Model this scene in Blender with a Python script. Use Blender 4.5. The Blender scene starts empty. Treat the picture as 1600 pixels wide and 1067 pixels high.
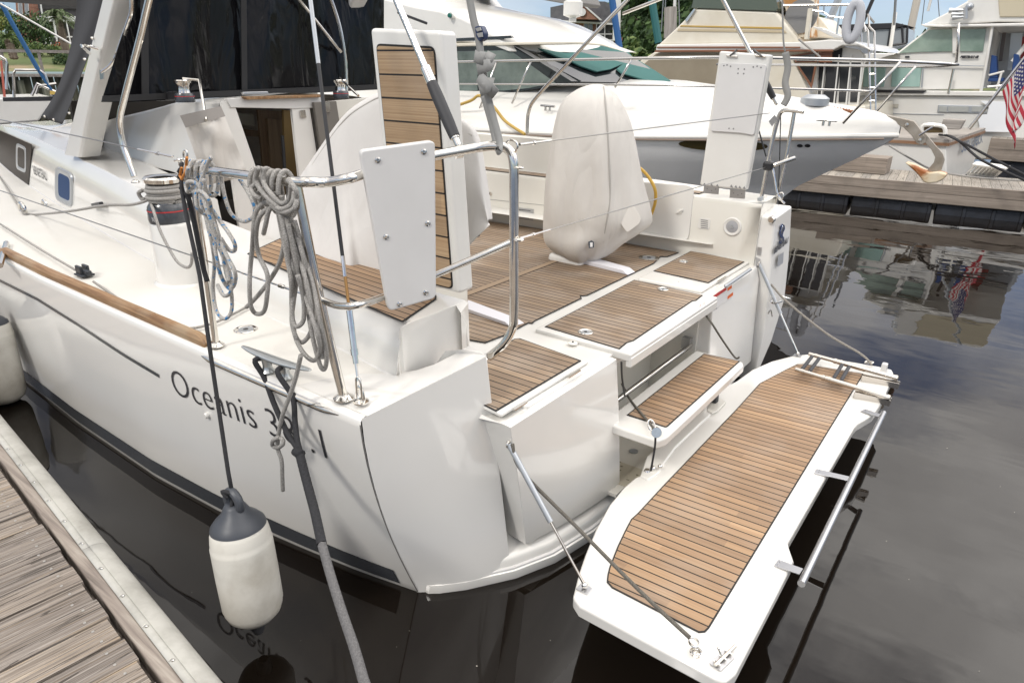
import bpy, bmesh, math, random
import numpy as np
from mathutils import Vector, Matrix
R_ = math.radians
random.seed(7)
sc = bpy.context.scene
col = sc.collection
# ------------------------------------------------------------------ camera
CAM_H = 2.45
YAW, PIT, ROL = 2.2061, 0.3842, -0.0123
FPX = 1067.0                       # focal length in pixels of a 1600 px wide picture (24 mm lens)
def _rot():
    cy, sy, cp, sp, cr, sr = math.cos(YAW), math.sin(YAW), math.cos(PIT), math.sin(PIT), math.cos(ROL), math.sin(ROL)
    f = np.array([cy*cp, sy*cp, -sp]); r = np.array([sy, -cy, 0.0]); d = np.cross(f, r)
    return np.array([cr*r+sr*d, -sr*r+cr*d, f])
RM = _rot(); CC = np.array([0, 0, CAM_H])
cam_data = bpy.data.cameras.new('camera'); cam_data.sensor_width = 36.0
cam_data.lens = 36.0*FPX/1600.0; cam_data.clip_start = 0.05; cam_data.clip_end = 3000
cam = bpy.data.objects.new('camera', cam_data); col.objects.link(cam)
cam.matrix_world = Matrix(((RM[0][0], -RM[1][0], -RM[2][0], 0), (RM[0][1], -RM[1][1], -RM[2][1], 0),
                           (RM[0][2], -RM[1][2], -RM[2][2], CAM_H), (0, 0, 0, 1)))
sc.camera = cam
# ------------------------------------------------------------------ sky, sun, exposure
SUN_EL, SUN_AZ = 43.0, 262.0       # elevation, direction (degrees from +X) the light comes from
w = bpy.data.worlds.new('World'); sc.world = w; w.use_nodes = True
nt = w.node_tree; nt.nodes.clear()
def _n(t, **k):
    n = nt.nodes.new(t)
    for a, b in k.items(): setattr(n, a, b)
    return n
out = _n('ShaderNodeOutputWorld'); bg = _n('ShaderNodeBackground'); sky = _n('ShaderNodeTexSky')
sky.sky_type = 'NISHITA'; sky.sun_disc = False; sky.sun_elevation = R_(SUN_EL); sky.sun_rotation = R_(90-SUN_AZ)
sky.air_density = 1.0; sky.dust_density = .25; sky.ozone_density = 1.0
tc = _n('ShaderNodeTexCoord'); mp = _n('ShaderNodeMapping'); mp.inputs['Scale'].default_value = (1, 1, 2.6)
mp.inputs['Location'].default_value = (0.35, 0.2, 0.0)
nz = _n('ShaderNodeTexNoise'); nz.inputs['Scale'].default_value = 2.3; nz.inputs['Detail'].default_value = 9; nz.inputs['Roughness'].default_value = .55
rp = _n('ShaderNodeValToRGB'); rp.color_ramp.elements[0].position = .33; rp.color_ramp.elements[1].position = .52
nz2 = _n('ShaderNodeTexNoise'); nz2.inputs['Scale'].default_value = 3.1; nz2.inputs['Detail'].default_value = 6
rp2 = _n('ShaderNodeValToRGB'); rp2.color_ramp.elements[0].position = .3; rp2.color_ramp.elements[1].position = .7
rp2.color_ramp.elements[0].color = (5.4, 5.2, 5.1, 1); rp2.color_ramp.elements[1].color = (11.5, 11.1, 10.6, 1)
mx = _n('ShaderNodeMix', data_type='RGBA')
L = nt.links.new
L(tc.outputs['Generated'], mp.inputs['Vector']); L(mp.outputs[0], nz.inputs['Vector']); L(nz.outputs['Fac'], rp.inputs['Fac'])
L(mp.outputs[0], nz2.inputs['Vector']); L(nz2.outputs['Fac'], rp2.inputs['Fac'])
tn = _n('ShaderNodeMix', data_type='RGBA', blend_type='MULTIPLY'); tn.inputs['Factor'].default_value = 1; tn.inputs['B'].default_value = (.38, .53, .78, 1); L(sky.outputs[0], tn.inputs['A'])
L(tn.outputs['Result'], mx.inputs['A'])
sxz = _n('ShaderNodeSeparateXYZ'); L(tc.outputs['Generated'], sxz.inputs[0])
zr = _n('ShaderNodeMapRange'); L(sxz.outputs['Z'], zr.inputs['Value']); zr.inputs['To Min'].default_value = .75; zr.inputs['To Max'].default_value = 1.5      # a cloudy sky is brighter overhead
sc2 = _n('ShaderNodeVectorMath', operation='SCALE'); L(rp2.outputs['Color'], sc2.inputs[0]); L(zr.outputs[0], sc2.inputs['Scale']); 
gd = _n('ShaderNodeVectorMath', operation='DOT_PRODUCT'); L(tc.outputs['Generated'], gd.inputs[0]); gd.inputs[1].default_value = (.50, .52, .69)   # added bright lobe in the unseen sky, to lighten the water's reflections
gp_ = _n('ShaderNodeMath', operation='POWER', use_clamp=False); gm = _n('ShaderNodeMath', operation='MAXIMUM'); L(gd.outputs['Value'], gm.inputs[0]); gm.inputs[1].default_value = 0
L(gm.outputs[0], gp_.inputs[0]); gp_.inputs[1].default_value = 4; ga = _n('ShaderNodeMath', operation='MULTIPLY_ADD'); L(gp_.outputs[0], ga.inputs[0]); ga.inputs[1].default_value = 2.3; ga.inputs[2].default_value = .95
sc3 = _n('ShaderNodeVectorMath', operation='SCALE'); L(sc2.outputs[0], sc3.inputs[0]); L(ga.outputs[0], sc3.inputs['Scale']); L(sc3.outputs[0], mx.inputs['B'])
zf = _n('ShaderNodeMapRange'); L(sxz.outputs['Z'], zf.inputs['Value']); zf.inputs['From Min'].default_value = .04; zf.inputs['From Max'].default_value = .42; zf.inputs['To Min'].default_value = .35
cf = _n('ShaderNodeMath', operation='MULTIPLY')
L(rp.outputs['Color'], cf.inputs[0]); L(zf.outputs[0], cf.inputs[1]); L(cf.outputs[0], mx.inputs['Factor'])
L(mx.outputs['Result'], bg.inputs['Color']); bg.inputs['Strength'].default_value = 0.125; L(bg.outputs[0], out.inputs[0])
sl = bpy.data.lights.new('sun', 'SUN'); sl.energy = 1.6; sl.angle = R_(10); sl.color = (1, .96, .9)
so = bpy.data.objects.new('sun', sl); col.objects.link(so)
_d = Vector((math.cos(R_(SUN_AZ))*math.cos(R_(SUN_EL)), math.sin(R_(SUN_AZ))*math.cos(R_(SUN_EL)), math.sin(R_(SUN_EL))))
so.rotation_euler = _d.to_track_quat('Z', 'Y').to_euler(); so.location = (0, 0, 30)
sc.view_settings.view_transform = 'Standard'; sc.view_settings.look = 'None'; sc.view_settings.gamma = 1; sc.view_settings.exposure = 0.10
# ------------------------------------------------------------------ helpers: measured picks (photo pixel + one known coordinate -> real point)
def ray(px, py): return RM.T @ np.array([(px-800)/FPX, (py-533.5)/FPX, 1.0])
def Z(px, py, z): d = ray(px, py); return Vector(CC+d*(z-CAM_H)/d[2])
def X(px, py, x): d = ray(px, py); return Vector(CC+d*x/d[0])
def Y(px, py, y): d = ray(px, py); return Vector(CC+d*y/d[1])
def PL(px, py, p0, n): d = ray(px, py); n = np.array(n); return Vector(CC+d*(((np.array(p0)-CC)@n)/(d@n)))
def V(*a): return Vector(a)
def lerp(a, b, t): return a+(b-a)*t
# ------------------------------------------------------------------ helpers: objects
def tag(o, label=None, cat=None, group=None, kind=None):
    if label: o['label'] = label
    if cat: o['category'] = cat
    if group: o['group'] = group
    if kind: o['kind'] = kind
    return o
def thing(name, label, cat, loc, group=None, parent=None):
    o = bpy.data.objects.new(name, None); col.objects.link(o); o.location = loc; o.empty_display_size = .2
    return tag(o, label, cat, group)
def link(name, me, mats, parent=None, sharp=35, bevel=0, seg=2, subs=0, label=None, cat=None, group=None, kind=None, solid=0, soff=-1):
    for m in (mats if isinstance(mats, (list, tuple)) else [mats]): me.materials.append(m)
    for p in me.polygons: p.use_smooth = True
    if sharp and sharp < 180: me.set_sharp_from_angle(angle=R_(sharp))
    o = bpy.data.objects.new(name, me); col.objects.link(o)
    if parent is not None:
        o.parent = parent
        o.matrix_parent_inverse = Matrix.Translation(-Vector(parent.location)) if parent.type == 'EMPTY' else Matrix.Identity(4)
    if solid:
        s = o.modifiers.new('t', 'SOLIDIFY'); s.thickness = solid; s.offset = soff
    if bevel:
        b = o.modifiers.new('b', 'BEVEL'); b.width = bevel; b.segments = seg; b.limit_method = 'ANGLE'; b.angle_limit = R_(32); b.harden_normals = True
    if subs:
        s = o.modifiers.new('s', 'SUBSURF'); s.levels = subs; s.render_levels = subs
    return tag(o, label, cat, group, kind)
class MB:
    """collects shapes into one mesh"""
    def __init__(s): s.v = []; s.f = []; s.m = []
    def add(s, vs, fs, mi=0):
        n = len(s.v); s.v += [tuple(v) for v in vs]; s.f += [tuple(i+n for i in f) for f in fs]; s.m += [mi]*len(fs); return s
    def box(s, x0, x1, y0, y1, z0, z1, mi=0):
        return s.add([(x, y, z) for x in (x0, x1) for y in (y0, y1) for z in (z0, z1)],
                     [(0, 1, 3, 2), (4, 6, 7, 5), (0, 4, 5, 1), (2, 3, 7, 6), (0, 2, 6, 4), (1, 5, 7, 3)], mi)
    def prism(s, poly, d, mi=0):
        """polygon (3D points) swept by vector d"""
        n = len(poly); d = Vector(d); a = [Vector(p) for p in poly]; b = [p+d for p in a]
        nn = Vector((0, 0, 0))
        for i in range(n): nn += a[i].cross(a[(i+1) % n])
        if nn.dot(d) > 0: a.reverse(); b.reverse()
        return s.add(a+b, [tuple(range(n)), tuple(range(2*n-1, n-1, -1))]+[(i, i+n, (i+1) % n+n, (i+1) % n)[::-1] for i in range(n)][:0]+[((i+1) % n, i, i+n, (i+1) % n+n) for i in range(n)], mi)
    def obox(s, p0, p1, up, w, h, mi=0):
        """bar from p0 to p1, width w across, height h along up"""
        p0 = Vector(p0); p1 = Vector(p1); t = (p1-p0).normalized(); sx = t.cross(Vector(up)).normalized(); u = sx.cross(t).normalized()
        q = [p0+sx*a*w/2+u*b*h/2 for a, b in ((-1, -1), (1, -1), (1, 1), (-1, 1))]
        return s.prism(q, p1-p0, mi)
    def grid(s, rows, mi=0, closeu=False, closev=False):
        nr = len(rows); nc = len(rows[0]); fs = []
        for i in range(nr-(0 if closev else 1)):
            for j in range(nc-(0 if closeu else 1)):
                a = i*nc+j; b = i*nc+(j+1) % nc; c = ((i+1) % nr)*nc+(j+1) % nc; d = ((i+1) % nr)*nc+j
                fs.append((a, b, c, d))
        return s.add([p for r in rows for p in r], fs, mi)
    def tube(s, pts, r, n=10, mi=0, closed=False, cap=True, sm=0, flat=1.0):
        pts = [Vector(p) for p in pts]
        if sm: pts = spline(pts, sm, closed)
        rr = r if isinstance(r, (list, tuple)) else None
        if rr and len(rr) != len(pts):
            m = len(rr); rr = [rr[min(m-1, int(i*(m-1)/(len(pts)-1)))]*(1-(i*(m-1)/(len(pts)-1)) % 1)+rr[min(m-1, int(i*(m-1)/(len(pts)-1))+1)]*((i*(m-1)/(len(pts)-1)) % 1) for i in range(len(pts))]
        N = len(pts); rows = []; u = None
        for i, p in enumerate(pts):
            if closed: t = (pts[(i+1) % N]-pts[i-1])
            else: t = pts[min(i+1, N-1)]-pts[max(i-1, 0)]
            if t.length < 1e-9: t = Vector((0, 0, 1))
            t.normalize()
            if u is None:
                u = t.cross(Vector((0, 0, 1)) if abs(t.z) < .9 else Vector((1, 0, 0))).normalized()
            else:
                u = (u-t*u.dot(t)); u = u.normalized() if u.length > 1e-6 else t.cross(Vector((1, 0, .3))).normalized()
            v = t.cross(u); ri = rr[i] if rr else r
            rows.append([p+u*ri*math.cos(2*math.pi*k/n)+v*ri*flat*math.sin(2*math.pi*k/n) for k in range(n)])
        s.grid(rows, mi, closeu=True, closev=closed)
        if cap and not closed:
            b = len(s.v)-N*n; s.f.append(tuple(b+k for k in range(n))[::-1]); s.m.append(mi)
            b = len(s.v)-n; s.f.append(tuple(b+k for k in range(n))); s.m.append(mi)
        return s
    def lathe(s, prof, base, ax=(0, 0, 1), n=24, mi=0, cap=True):
        ax = Vector(ax).normalized(); base = Vector(base)
        u = ax.cross(Vector((0, 1, 0)) if abs(ax.y) < .9 else Vector((1, 0, 0))).normalized(); v = ax.cross(u)
        rows = [[base+ax*h+(u*math.cos(2*math.pi*k/n)+v*math.sin(2*math.pi*k/n))*r for k in range(n)] for r, h in prof]
        s.grid(rows, mi, closeu=True)
        if cap:
            b = len(s.v)-len(prof)*n; s.f.append(tuple(b+k for k in range(n))[::-1]); s.m.append(mi)
            b = len(s.v)-n; s.f.append(tuple(b+k for k in range(n))); s.m.append(mi)
        return s
    def ball(s, c, r, mi=0, sc=(1, 1, 1), n=12):
        c = Vector(c); rows = []
        for i in range(n//2+1):
            a = math.pi*i/(n//2); rows.append([c+Vector((r*sc[0]*math.sin(a)*math.cos(2*math.pi*k/n), r*sc[1]*math.sin(a)*math.sin(2*math.pi*k/n), r*sc[2]*math.cos(a))) for k in range(n)])
        return s.grid(rows, mi, closeu=True)
    def fixn(s): s.fix = True; return s
    def build(s, name, mats, parent=None, norm=True, merge=True, **k):
        me = bpy.data.meshes.new(name); me.from_pydata(s.v, [], s.f); me.update()
        for p, m in zip(me.polygons, s.m): p.material_index = m
        bm = bmesh.new(); bm.from_mesh(me)
        if merge: bmesh.ops.remove_doubles(bm, verts=bm.verts, dist=1e-5)
        if norm: bmesh.ops.recalc_face_normals(bm, faces=bm.faces)
        bm.to_mesh(me); bm.free()
        return link(name, me, mats, parent, **k)
def braid(b, pts, r, mi=0, n=20, pitch=.045, step=.0035, amp=.13):
    """rope with a plaited surface: crossing strands raised on the tube"""
    P = spline(pts, 12); L_ = [0]
    for a, c in zip(P, P[1:]): L_.append(L_[-1]+(c-a).length)
    N = max(4, int(L_[-1]/step)); Q = []; k = 0
    for i in range(N+1):
        s_ = L_[-1]*i/N
        while k < len(L_)-2 and L_[k+1] < s_: k += 1
        Q.append((P[k].lerp(P[k+1], (s_-L_[k])/max(1e-9, L_[k+1]-L_[k])), s_))
    u = None; rows = []
    for i, (p, s_) in enumerate(Q):
        t = (Q[min(i+1, N)][0]-Q[max(i-1, 0)][0]).normalized(); u = (t.cross(Vector((0, 0, 1))) if u is None else u-t*u.dot(t)).normalized(); v = t.cross(u); w_ = 2*math.pi*s_/pitch
        rows.append([p+(u*math.cos(a)+v*math.sin(a))*r*(1+amp*max(math.sin(4*a+w_*4*.5), math.sin(4*a-w_*4*.5))*.6) for a in (2*math.pi*j/n for j in range(n))])
    return b.grid(rows, mi, closeu=True)
def spline(pts, sub=6, closed=False):
    P = [Vector(p) for p in pts]; N = len(P); o = []
    for i in range(N if closed else N-1):
        g = (lambda j: P[j % N]) if closed else (lambda j: P[max(0, min(N-1, j))])
        a, b, c, d = g(i-1), g(i), g(i+1), g(i+2)
        for k in range(sub):
            t = k/sub
            o.append(.5*((2*b)+(-a+c)*t+(2*a-5*b+4*c-d)*t*t+(-a+3*b-3*c+d)*t**3))
    if not closed: o.append(P[-1])
    return o
def fillet(pts, r, n=5):
    """round the corners of an open polyline"""
    P = [Vector(p) for p in pts]; o = [P[0]]
    for i in range(1, len(P)-1):
        a = P[i-1]-P[i]; b = P[i+1]-P[i]; q = min(r, a.length*.48, b.length*.48); s0 = P[i]+a.normalized()*q; s1 = P[i]+b.normalized()*q
        for k in range(n+1):
            t = k/n; o.append(s0*(1-t)**2+P[i]*2*t*(1-t)+s1*t*t)
    return o+[P[-1]]
def offset_poly(pts, d):
    """inset a 2D polygon (list of (x,y)) by d"""
    n = len(pts); A = sum(pts[i][0]*pts[(i+1) % n][1]-pts[(i+1) % n][0]*pts[i][1] for i in range(n)); sgn = 1 if A > 0 else -1; o = []
    for i in range(n):
        p0, p1, p2 = Vector(pts[i-1]), Vector(pts[i]), Vector(pts[(i+1) % n]); e0 = (p1-p0).normalized(); e1 = (p2-p1).normalized()
        n0 = Vector((-e0.y, e0.x))*sgn; n1 = Vector((-e1.y, e1.x))*sgn; b = (n0+n1)
        b = b.normalized(); c = max(.45, b.dot(n0)); o.append(p1+b*(d/c))
    return [(q.x, q.y) for q in o]
# ------------------------------------------------------------------ materials
def mat(name, colr, rough=.5, metal=0, coat=0, **k):
    m = bpy.data.materials.new(name); m.use_nodes = True; b = m.node_tree.nodes['Principled BSDF']
    b.inputs['Base Color'].default_value = (*colr, 1); b.inputs['Roughness'].default_value = rough; b.inputs['Metallic'].default_value = metal
    if coat: b.inputs['Coat Weight'].default_value = coat; b.inputs['Coat Roughness'].default_value = .04
    for a, v in k.items(): b.inputs[a.replace('_', ' ')].default_value = v
    return m
class NT:
    def __init__(s, m): s.t = m.node_tree; s.b = s.t.nodes['Principled BSDF']
    def n(s, t, inp=None, **k):
        o = s.t.nodes.new(t)
        for a, b in k.items(): setattr(o, a, b)
        for a, b in (inp or {}).items():
            if hasattr(b, 'is_linked') or 'NodeSocket' in type(b).__name__: s.t.links.new(b, o.inputs[a])
            else: o.inputs[a].default_value = b
        return o
    def math(s, op, a, b=0.0, c=None, clamp=False):
        i = {0: a, 1: b}
        if c is not None: i[2] = c
        return s.n('ShaderNodeMath', i, operation=op, use_clamp=clamp).outputs[0]
    def mix(s, f, a, b, bt='MIX'):
        o = s.n('ShaderNodeMix', {'Factor': f, 'A': a, 'B': b}, data_type='RGBA', blend_type=bt); return o.outputs['Result']
    def pos(s, scale=(1, 1, 1), rot=(0, 0, 0), loc=(0, 0, 0)):
        g = s.n('ShaderNodeTexCoord').outputs['Object']
        return s.n('ShaderNodeMapping', {'Vector': g, 'Scale': scale, 'Rotation': rot, 'Location': loc}).outputs[0]
    def noise(s, v, sc, det=3, rough=.5, dist=0):
        return s.n('ShaderNodeTexNoise', {'Vector': v, 'Scale': sc, 'Detail': det, 'Roughness': rough, 'Distortion': dist}).outputs['Fac']
    def ramp(s, f, stops):
        r = s.n('ShaderNodeValToRGB', {'Fac': f}); e = r.color_ramp.elements
        while len(e) < len(stops): e.new(.5)
        for q, (p, c) in zip(e, stops): q.position = p; q.color = (*c, 1) if len(c) == 3 else c
        return r.outputs['Color']
    def bump(s, h, st=.2, dist=.01):
        o = s.n('ShaderNodeBump', {'Height': h, 'Strength': st, 'Distance': dist}); s.t.links.new(o.outputs[0], s.b.inputs['Normal'])
    def set(s, name, v): s.t.links.new(v, s.b.inputs[name])
def rgb4(c): return (c[0], c[1], c[2], 1)
def dirty(m, c1, c2, scale=1.5, amt=(.35, .75), rough=None, bump=None, det=5):
    t = NT(m); p = t.pos(); f = t.noise(p, scale, det, .6)
    t.set('Base Color', t.ramp(f, [(amt[0], c1), (amt[1], c2)]))
    if rough: t.set('Roughness', t.ramp(t.noise(p, scale*4, 4), [(.3, (rough[0],)*3), (.7, (rough[1],)*3)]))
    if bump: t.bump(t.noise(p, bump[0], 4), bump[1], bump[2])
    return m
GEL = dirty(mat('gelcoat_white', (.8, .785, .75), .16, coat=.5), (.735, .72, .685), (.69, .672, .625), .9, (.3, .8))
HULL = dirty(mat('hull_gelcoat', (.8, .785, .76), .1, coat=.6), (.76, .745, .71), (.725, .705, .665), .7, (.3, .8))
DECK = dirty(mat('deck_nonskid', (.8, .78, .73), .5), (.70, .682, .64), (.64, .618, .565), 1.7, (.3, .8), bump=(260, .15, .002))
CREAM = dirty(mat('moulded_cream', (.78, .76, .69), .22, coat=.3), (.73, .71, .65), (.68, .655, .585), 1.3, (.3, .8))
BOARD = dirty(mat('white_board', (.64, .63, .62), .45), (.65, .64, .625), (.60, .59, .575), 3)
LAV = mat('pale_plastic', (.66, .65, .68), .4)
STEEL = dirty(mat('stainless_steel', (.72, .70, .66), .09, 1), (.76, .74, .70), (.66, .63, .58), 30)
BRUSH = mat('brushed_aluminium', (.47, .47, .48), .28, 1)
GREYM = mat('grey_anodised', (.42, .44, .46), .35, .6)
BLACK = mat('black_plastic', (.02, .02, .022), .4)
RUBBER = mat('black_rubber', (.035, .035, .038), .6)
DGREY = mat('dark_grey_stripe', (.045, .05, .058), .25, coat=.4)
CAULK = mat('black_caulk', (.012, .011, .01), .7)
RED = mat('red_print', (.45, .03, .03), .5)
ORANGE = mat('orange_print', (.6, .12, .02), .5)
TEXT = mat('dark_lettering', (.035, .035, .04), .3)
SILVER = mat('silver_emblem', (.35, .38, .45), .2, .8)
GLASSD = mat('dark_window', (.02, .016, .012), .04, coat=1)
GLASSW = mat('smoked_hull_window', (.03, .023, .018), .4, Specular_IOR_Level=.08)
GLASSB = mat('portlight_glass', (.03, .06, .14), .5, Specular_IOR_Level=.05)
SEAM = mat('seam_sealant', (.16, .15, .14), .6)
GASKET = mat('grey_gasket', (.2, .2, .2), .5)
def teak(name, pitch=.05, off=0.0, lw=.0072, axis=1, base=((.31, .20, .118), (.24, .148, .082), (.39, .27, .168)), shift=0, weather=.3):
    m = mat(name, (.3, .19, .1), .55); t = NT(m)
    p = t.n('ShaderNodeTexCoord').outputs['Object']
    sp = t.n('ShaderNodeSeparateXYZ', {0: p}); a = sp.outputs[axis]; la = sp.outputs[0 if axis != 0 else 1]
    q = t.math('DIVIDE', t.math('SUBTRACT', a, off), pitch); fl = t.math('FLOOR', q); fr = t.math('SUBTRACT', q, fl)
    wn = t.n('ShaderNodeTexWhiteNoise', {'W': fl}, noise_dimensions='1D').outputs['Value']
    seg = t.math('FLOOR', t.math('ADD', t.math('MULTIPLY', la, .55), t.math('MULTIPLY', wn, 7.3)))
    wn2 = t.n('ShaderNodeTexWhiteNoise', {'W': t.math('ADD', fl, t.math('MULTIPLY', seg, 13.7))}, noise_dimensions='1D').outputs['Value']
    sc_ = [26, 26, 26]; sc_[0 if axis != 0 else 1] = 1.6; sc_[axis] = 190
    if axis == 2: sc_[1] = 26
    mp_ = t.n('ShaderNodeMapping', {'Vector': p, 'Scale': tuple(sc_)}).outputs[0]
    adv = t.n('ShaderNodeVectorMath', {0: mp_, 1: t.n('ShaderNodeCombineXYZ', {0: t.math('MULTIPLY', wn, 37.0), 1: 0.0, 2: t.math('MULTIPLY', wn, 11.0)}).outputs[0]}, operation='ADD').outputs[0]
    g = t.noise(adv, 1.0, 4, .6, .4)
    c = t.ramp(g, [(.28, base[1]), (.5, base[0]), (.75, base[2])])
    tone = t.ramp(wn2, [(0, (.80, .78, .76)), (.5, (1, .98, .95)), (.9, (1.10, 1.07, 1.0)), (1, (1.30, 1.28, 1.22))])
    c = t.mix(1.0, c, tone, 'MULTIPLY')
    gr = t.noise(t.n('ShaderNodeMapping', {'Vector': p, 'Scale': (1.5, 1.5, 1.5)}).outputs[0], 2.2, 4)
    c = t.mix(t.math('MULTIPLY', t.ramp(gr, [(.45, (0, 0, 0)), (.75, (1, 1, 1))]), weather), c, (.40, .35, .30, 1))
    ln = t.math('LESS_THAN', fr, lw/pitch)
    t.set('Base Color', t.mix(ln, c, (.012, .01, .009, 1)))
    t.set('Roughness', t.mix(ln, (.55, .55, .55, 1), (.8, .8, .8, 1)))
    t.bump(t.math('SUBTRACT', g, t.math('MULTIPLY', ln, 1.0)), .25, .002)
    return m
TEAK_PLAT = teak('teak_platform', .053, .02)
TEAK_SOLE = teak('teak_sole', .053, .0, base=((.25, .178, .118), (.19, .132, .085), (.33, .25, .175)), weather=.5)
TEAK_STEP = teak('teak_step', .053, .01)
TEAK_FLAP = teak('teak_flap', .1, .0, lw=.008, axis=2, base=((.36, .25, .15), (.27, .18, .1), (.47, .35, .22)), weather=.3)
def wood(name, c0, c1, c2, axis=0, fine=60, rough=.6, stain=None):
    m = mat(name, c1, rough); t = NT(m); s_ = [fine]*3; s_[axis] = fine/25
    p = t.pos(tuple(s_)); g = t.noise(p, 1, 5, .6, .8); c = t.ramp(g, [(.3, c0), (.5, c1), (.72, c2)])
    if stain: c = t.mix(t.ramp(t.noise(t.pos((1.5, 1.5, 1.5)), 2.5, 4), [(.5, (0, 0, 0)), (.72, (.7, .7, .7))]), c, rgb4(stain))
    t.set('Base Color', c); t.bump(g, .3, .003); return m
TOERAIL = wood('varnished_teak', (.13, .06, .02), (.25, .135, .055), (.40, .25, .13), 0, 60, .4, stain=(.36, .27, .17))
CABWOOD = wood('cabin_joinery', (.09, .06, .035), (.13, .09, .055), (.17, .12, .08), 2, 30, .4)
def cloth(name, c, c2=None, rough=.85, fold=6, st=.35, fd=.02):
    m = mat(name, c, rough); t = NT(m); p = t.pos((1, 1, .45))
    f = t.noise(p, fold, 3, .5, .6); t.set('Base Color', t.ramp(t.noise(t.pos(), 2.0, 5), [(.3, c), (.75, c2 or tuple(x*.93 for x in c))]))
    t.bump(f, st, fd); return m
def creased(name, c, c2):
    m = mat(name, c, .85); t = NT(m); p = t.pos((1, 1, .5)); t.set('Base Color', t.ramp(t.noise(t.pos(), 2.2, 6, .65), [(.3, c2), (.7, c)]))
    w1 = t.noise(t.pos((1.6, 1.6, .35), (.25, .2, 0)), 1.7, 2, .5, .9); w2 = t.noise(t.pos((1, 1, .6), (.0, .5, .3)), 5, 3, .5, .7); w3 = t.noise(t.pos(), 260, 1)
    rg = t.math('ABSOLUTE', t.math('SUBTRACT', w1, .5)); h = t.math('ADD', t.math('MULTIPLY', t.math('MINIMUM', rg, .12), 3.0), t.math('ADD', t.math('MULTIPLY', w2, .45), t.math('MULTIPLY', w3, .03)))
    t.bump(h, .34, .05); return m
CANVAS = creased('cover_canvas', (.62, .592, .55), (.575, .547, .505))
CANVAS2 = creased('wheel_cover_canvas', (.64, .622, .595), (.60, .58, .555))
HEMK = mat('black_binding', (.012, .012, .013), .7)
HOOD = cloth('charcoal_canvas', (.035, .036, .04), (.028, .028, .03), fold=4)
VINYL = mat('black_vinyl', (.007, .007, .008), .11, Specular_IOR_Level=.22)
_t = NT(VINYL); _t.bump(_t.noise(_t.pos((1, 2.2, .6)), 2.1, 2, .5, 1.3), .4, .05)
def rope(name, c, fleck=None, scale=220):
    m = mat(name, c, .85); t = NT(m); p = t.pos()
    v = t.n('ShaderNodeTexVoronoi', {'Vector': p, 'Scale': scale}); d = v.outputs['Distance']
    cc = t.ramp(d, [(.1, tuple(x*1.1 for x in c)), (.55, tuple(x*.55 for x in c))])
    if fleck:
        f = t.noise(p, 55, 1); cc = t.mix(t.ramp(f, [(.62, (0, 0, 0)), (.64, (1, 1, 1))]), cc, rgb4(fleck))
    t.set('Base Color', cc); t.bump(d, .7, .002); return m
ROPE_B = rope('fleck_rope', (.60, .58, .545), (.05, .20, .42)); ROPE_G = rope('grey_rope', (.46, .44, .41))
ROPE_K = rope('black_rope', (.03, .03, .034)); ROPE_M = rope('mooring_grey_rope', (.185, .18, .18), scale=260); ROPE_D = rope('weathered_cord', (.17, .155, .13))
WIRE = mat('wire', (.32, .31, .29), .3, 1)
FENDER = dirty(mat('fender_vinyl', (.66, .63, .56), .42), (.64, .615, .55), (.42, .385, .32), 4, (.42, .74), bump=(9, .2, .004))
def dockwood(name, tones, axis=0, pitch=.14, off=0.0, rot=0.0, gap=.006):
    m = mat(name, tones[1], .85); t = NT(m); p = t.n('ShaderNodeMapping', {'Vector': t.n('ShaderNodeTexCoord').outputs['Object'], 'Rotation': (0, 0, rot)}).outputs[0]
    sp = t.n('ShaderNodeSeparateXYZ', {0: p}); q = t.math('DIVIDE', sp.outputs[axis], pitch); fl = t.math('FLOOR', q); fr = t.math('SUBTRACT', q, fl)
    wn = t.n('ShaderNodeTexWhiteNoise', {'W': fl}, noise_dimensions='1D').outputs['Value']
    s_ = [4.0, 4.0, 30.0]; s_[axis] = 120.0; s_[1-axis] = 2.0
    mp_ = t.n('ShaderNodeMapping', {'Vector': p, 'Scale': tuple(s_)}).outputs[0]
    ad = t.n('ShaderNodeVectorMath', {0: mp_, 1: t.n('ShaderNodeCombineXYZ', {0: t.math('MULTIPLY', wn, 31.0), 1: t.math('MULTIPLY', wn, 9.0), 2: 0.0}).outputs[0]}, operation='ADD').outputs[0]
    g = t.noise(ad, 1, 6, .65, 1.2); wv = t.noise(ad, .35, 3, .5, 3.0)
    c = t.ramp(g, [(.3, tones[0]), (.48, tones[1]), (.62, tones[2]), (.78, tones[3])])
    c = t.mix(t.ramp(wv, [(.56, (0, 0, 0)), (.7, (.55, .55, .55))]), c, rgb4(tones[4]))
    s2 = [4.0, 4.0, 30.0]; s2[axis] = 34.0; s2[1-axis] = .9
    ck = t.noise(t.n('ShaderNodeMapping', {'Vector': ad, 'Scale': tuple(a/b for a, b in zip(s2, s_))}).outputs[0], 1, 2, .5, .6)
    crk = t.math('LESS_THAN', t.math('ABSOLUTE', t.math('SUBTRACT', ck, .5)), .012)
    c = t.mix(t.math('MULTIPLY', crk, .8), c, (.05, .04, .032, 1))
    vr = t.n('ShaderNodeTexVoronoi', {'Vector': t.n('ShaderNodeMapping', {'Vector': p, 'Scale': (3.2, 1.4, 1)}).outputs[0], 'Scale': 1.0}).outputs['Distance']
    c = t.mix(t.ramp(vr, [(.03, (.85, .85, .85)), (.075, (0, 0, 0))]), c, (.10, .06, .035, 1))
    c = t.mix(1.0, c, t.ramp(wn, [(0, (.78, .78, .79)), (1, (1.12, 1.1, 1.06))]), 'MULTIPLY')
    if gap: c = t.mix(t.math('LESS_THAN', fr, gap/pitch), c, (.02, .018, .015, 1))
    t.set('Base Color', c); t.bump(g, .7, .006); return m
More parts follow.
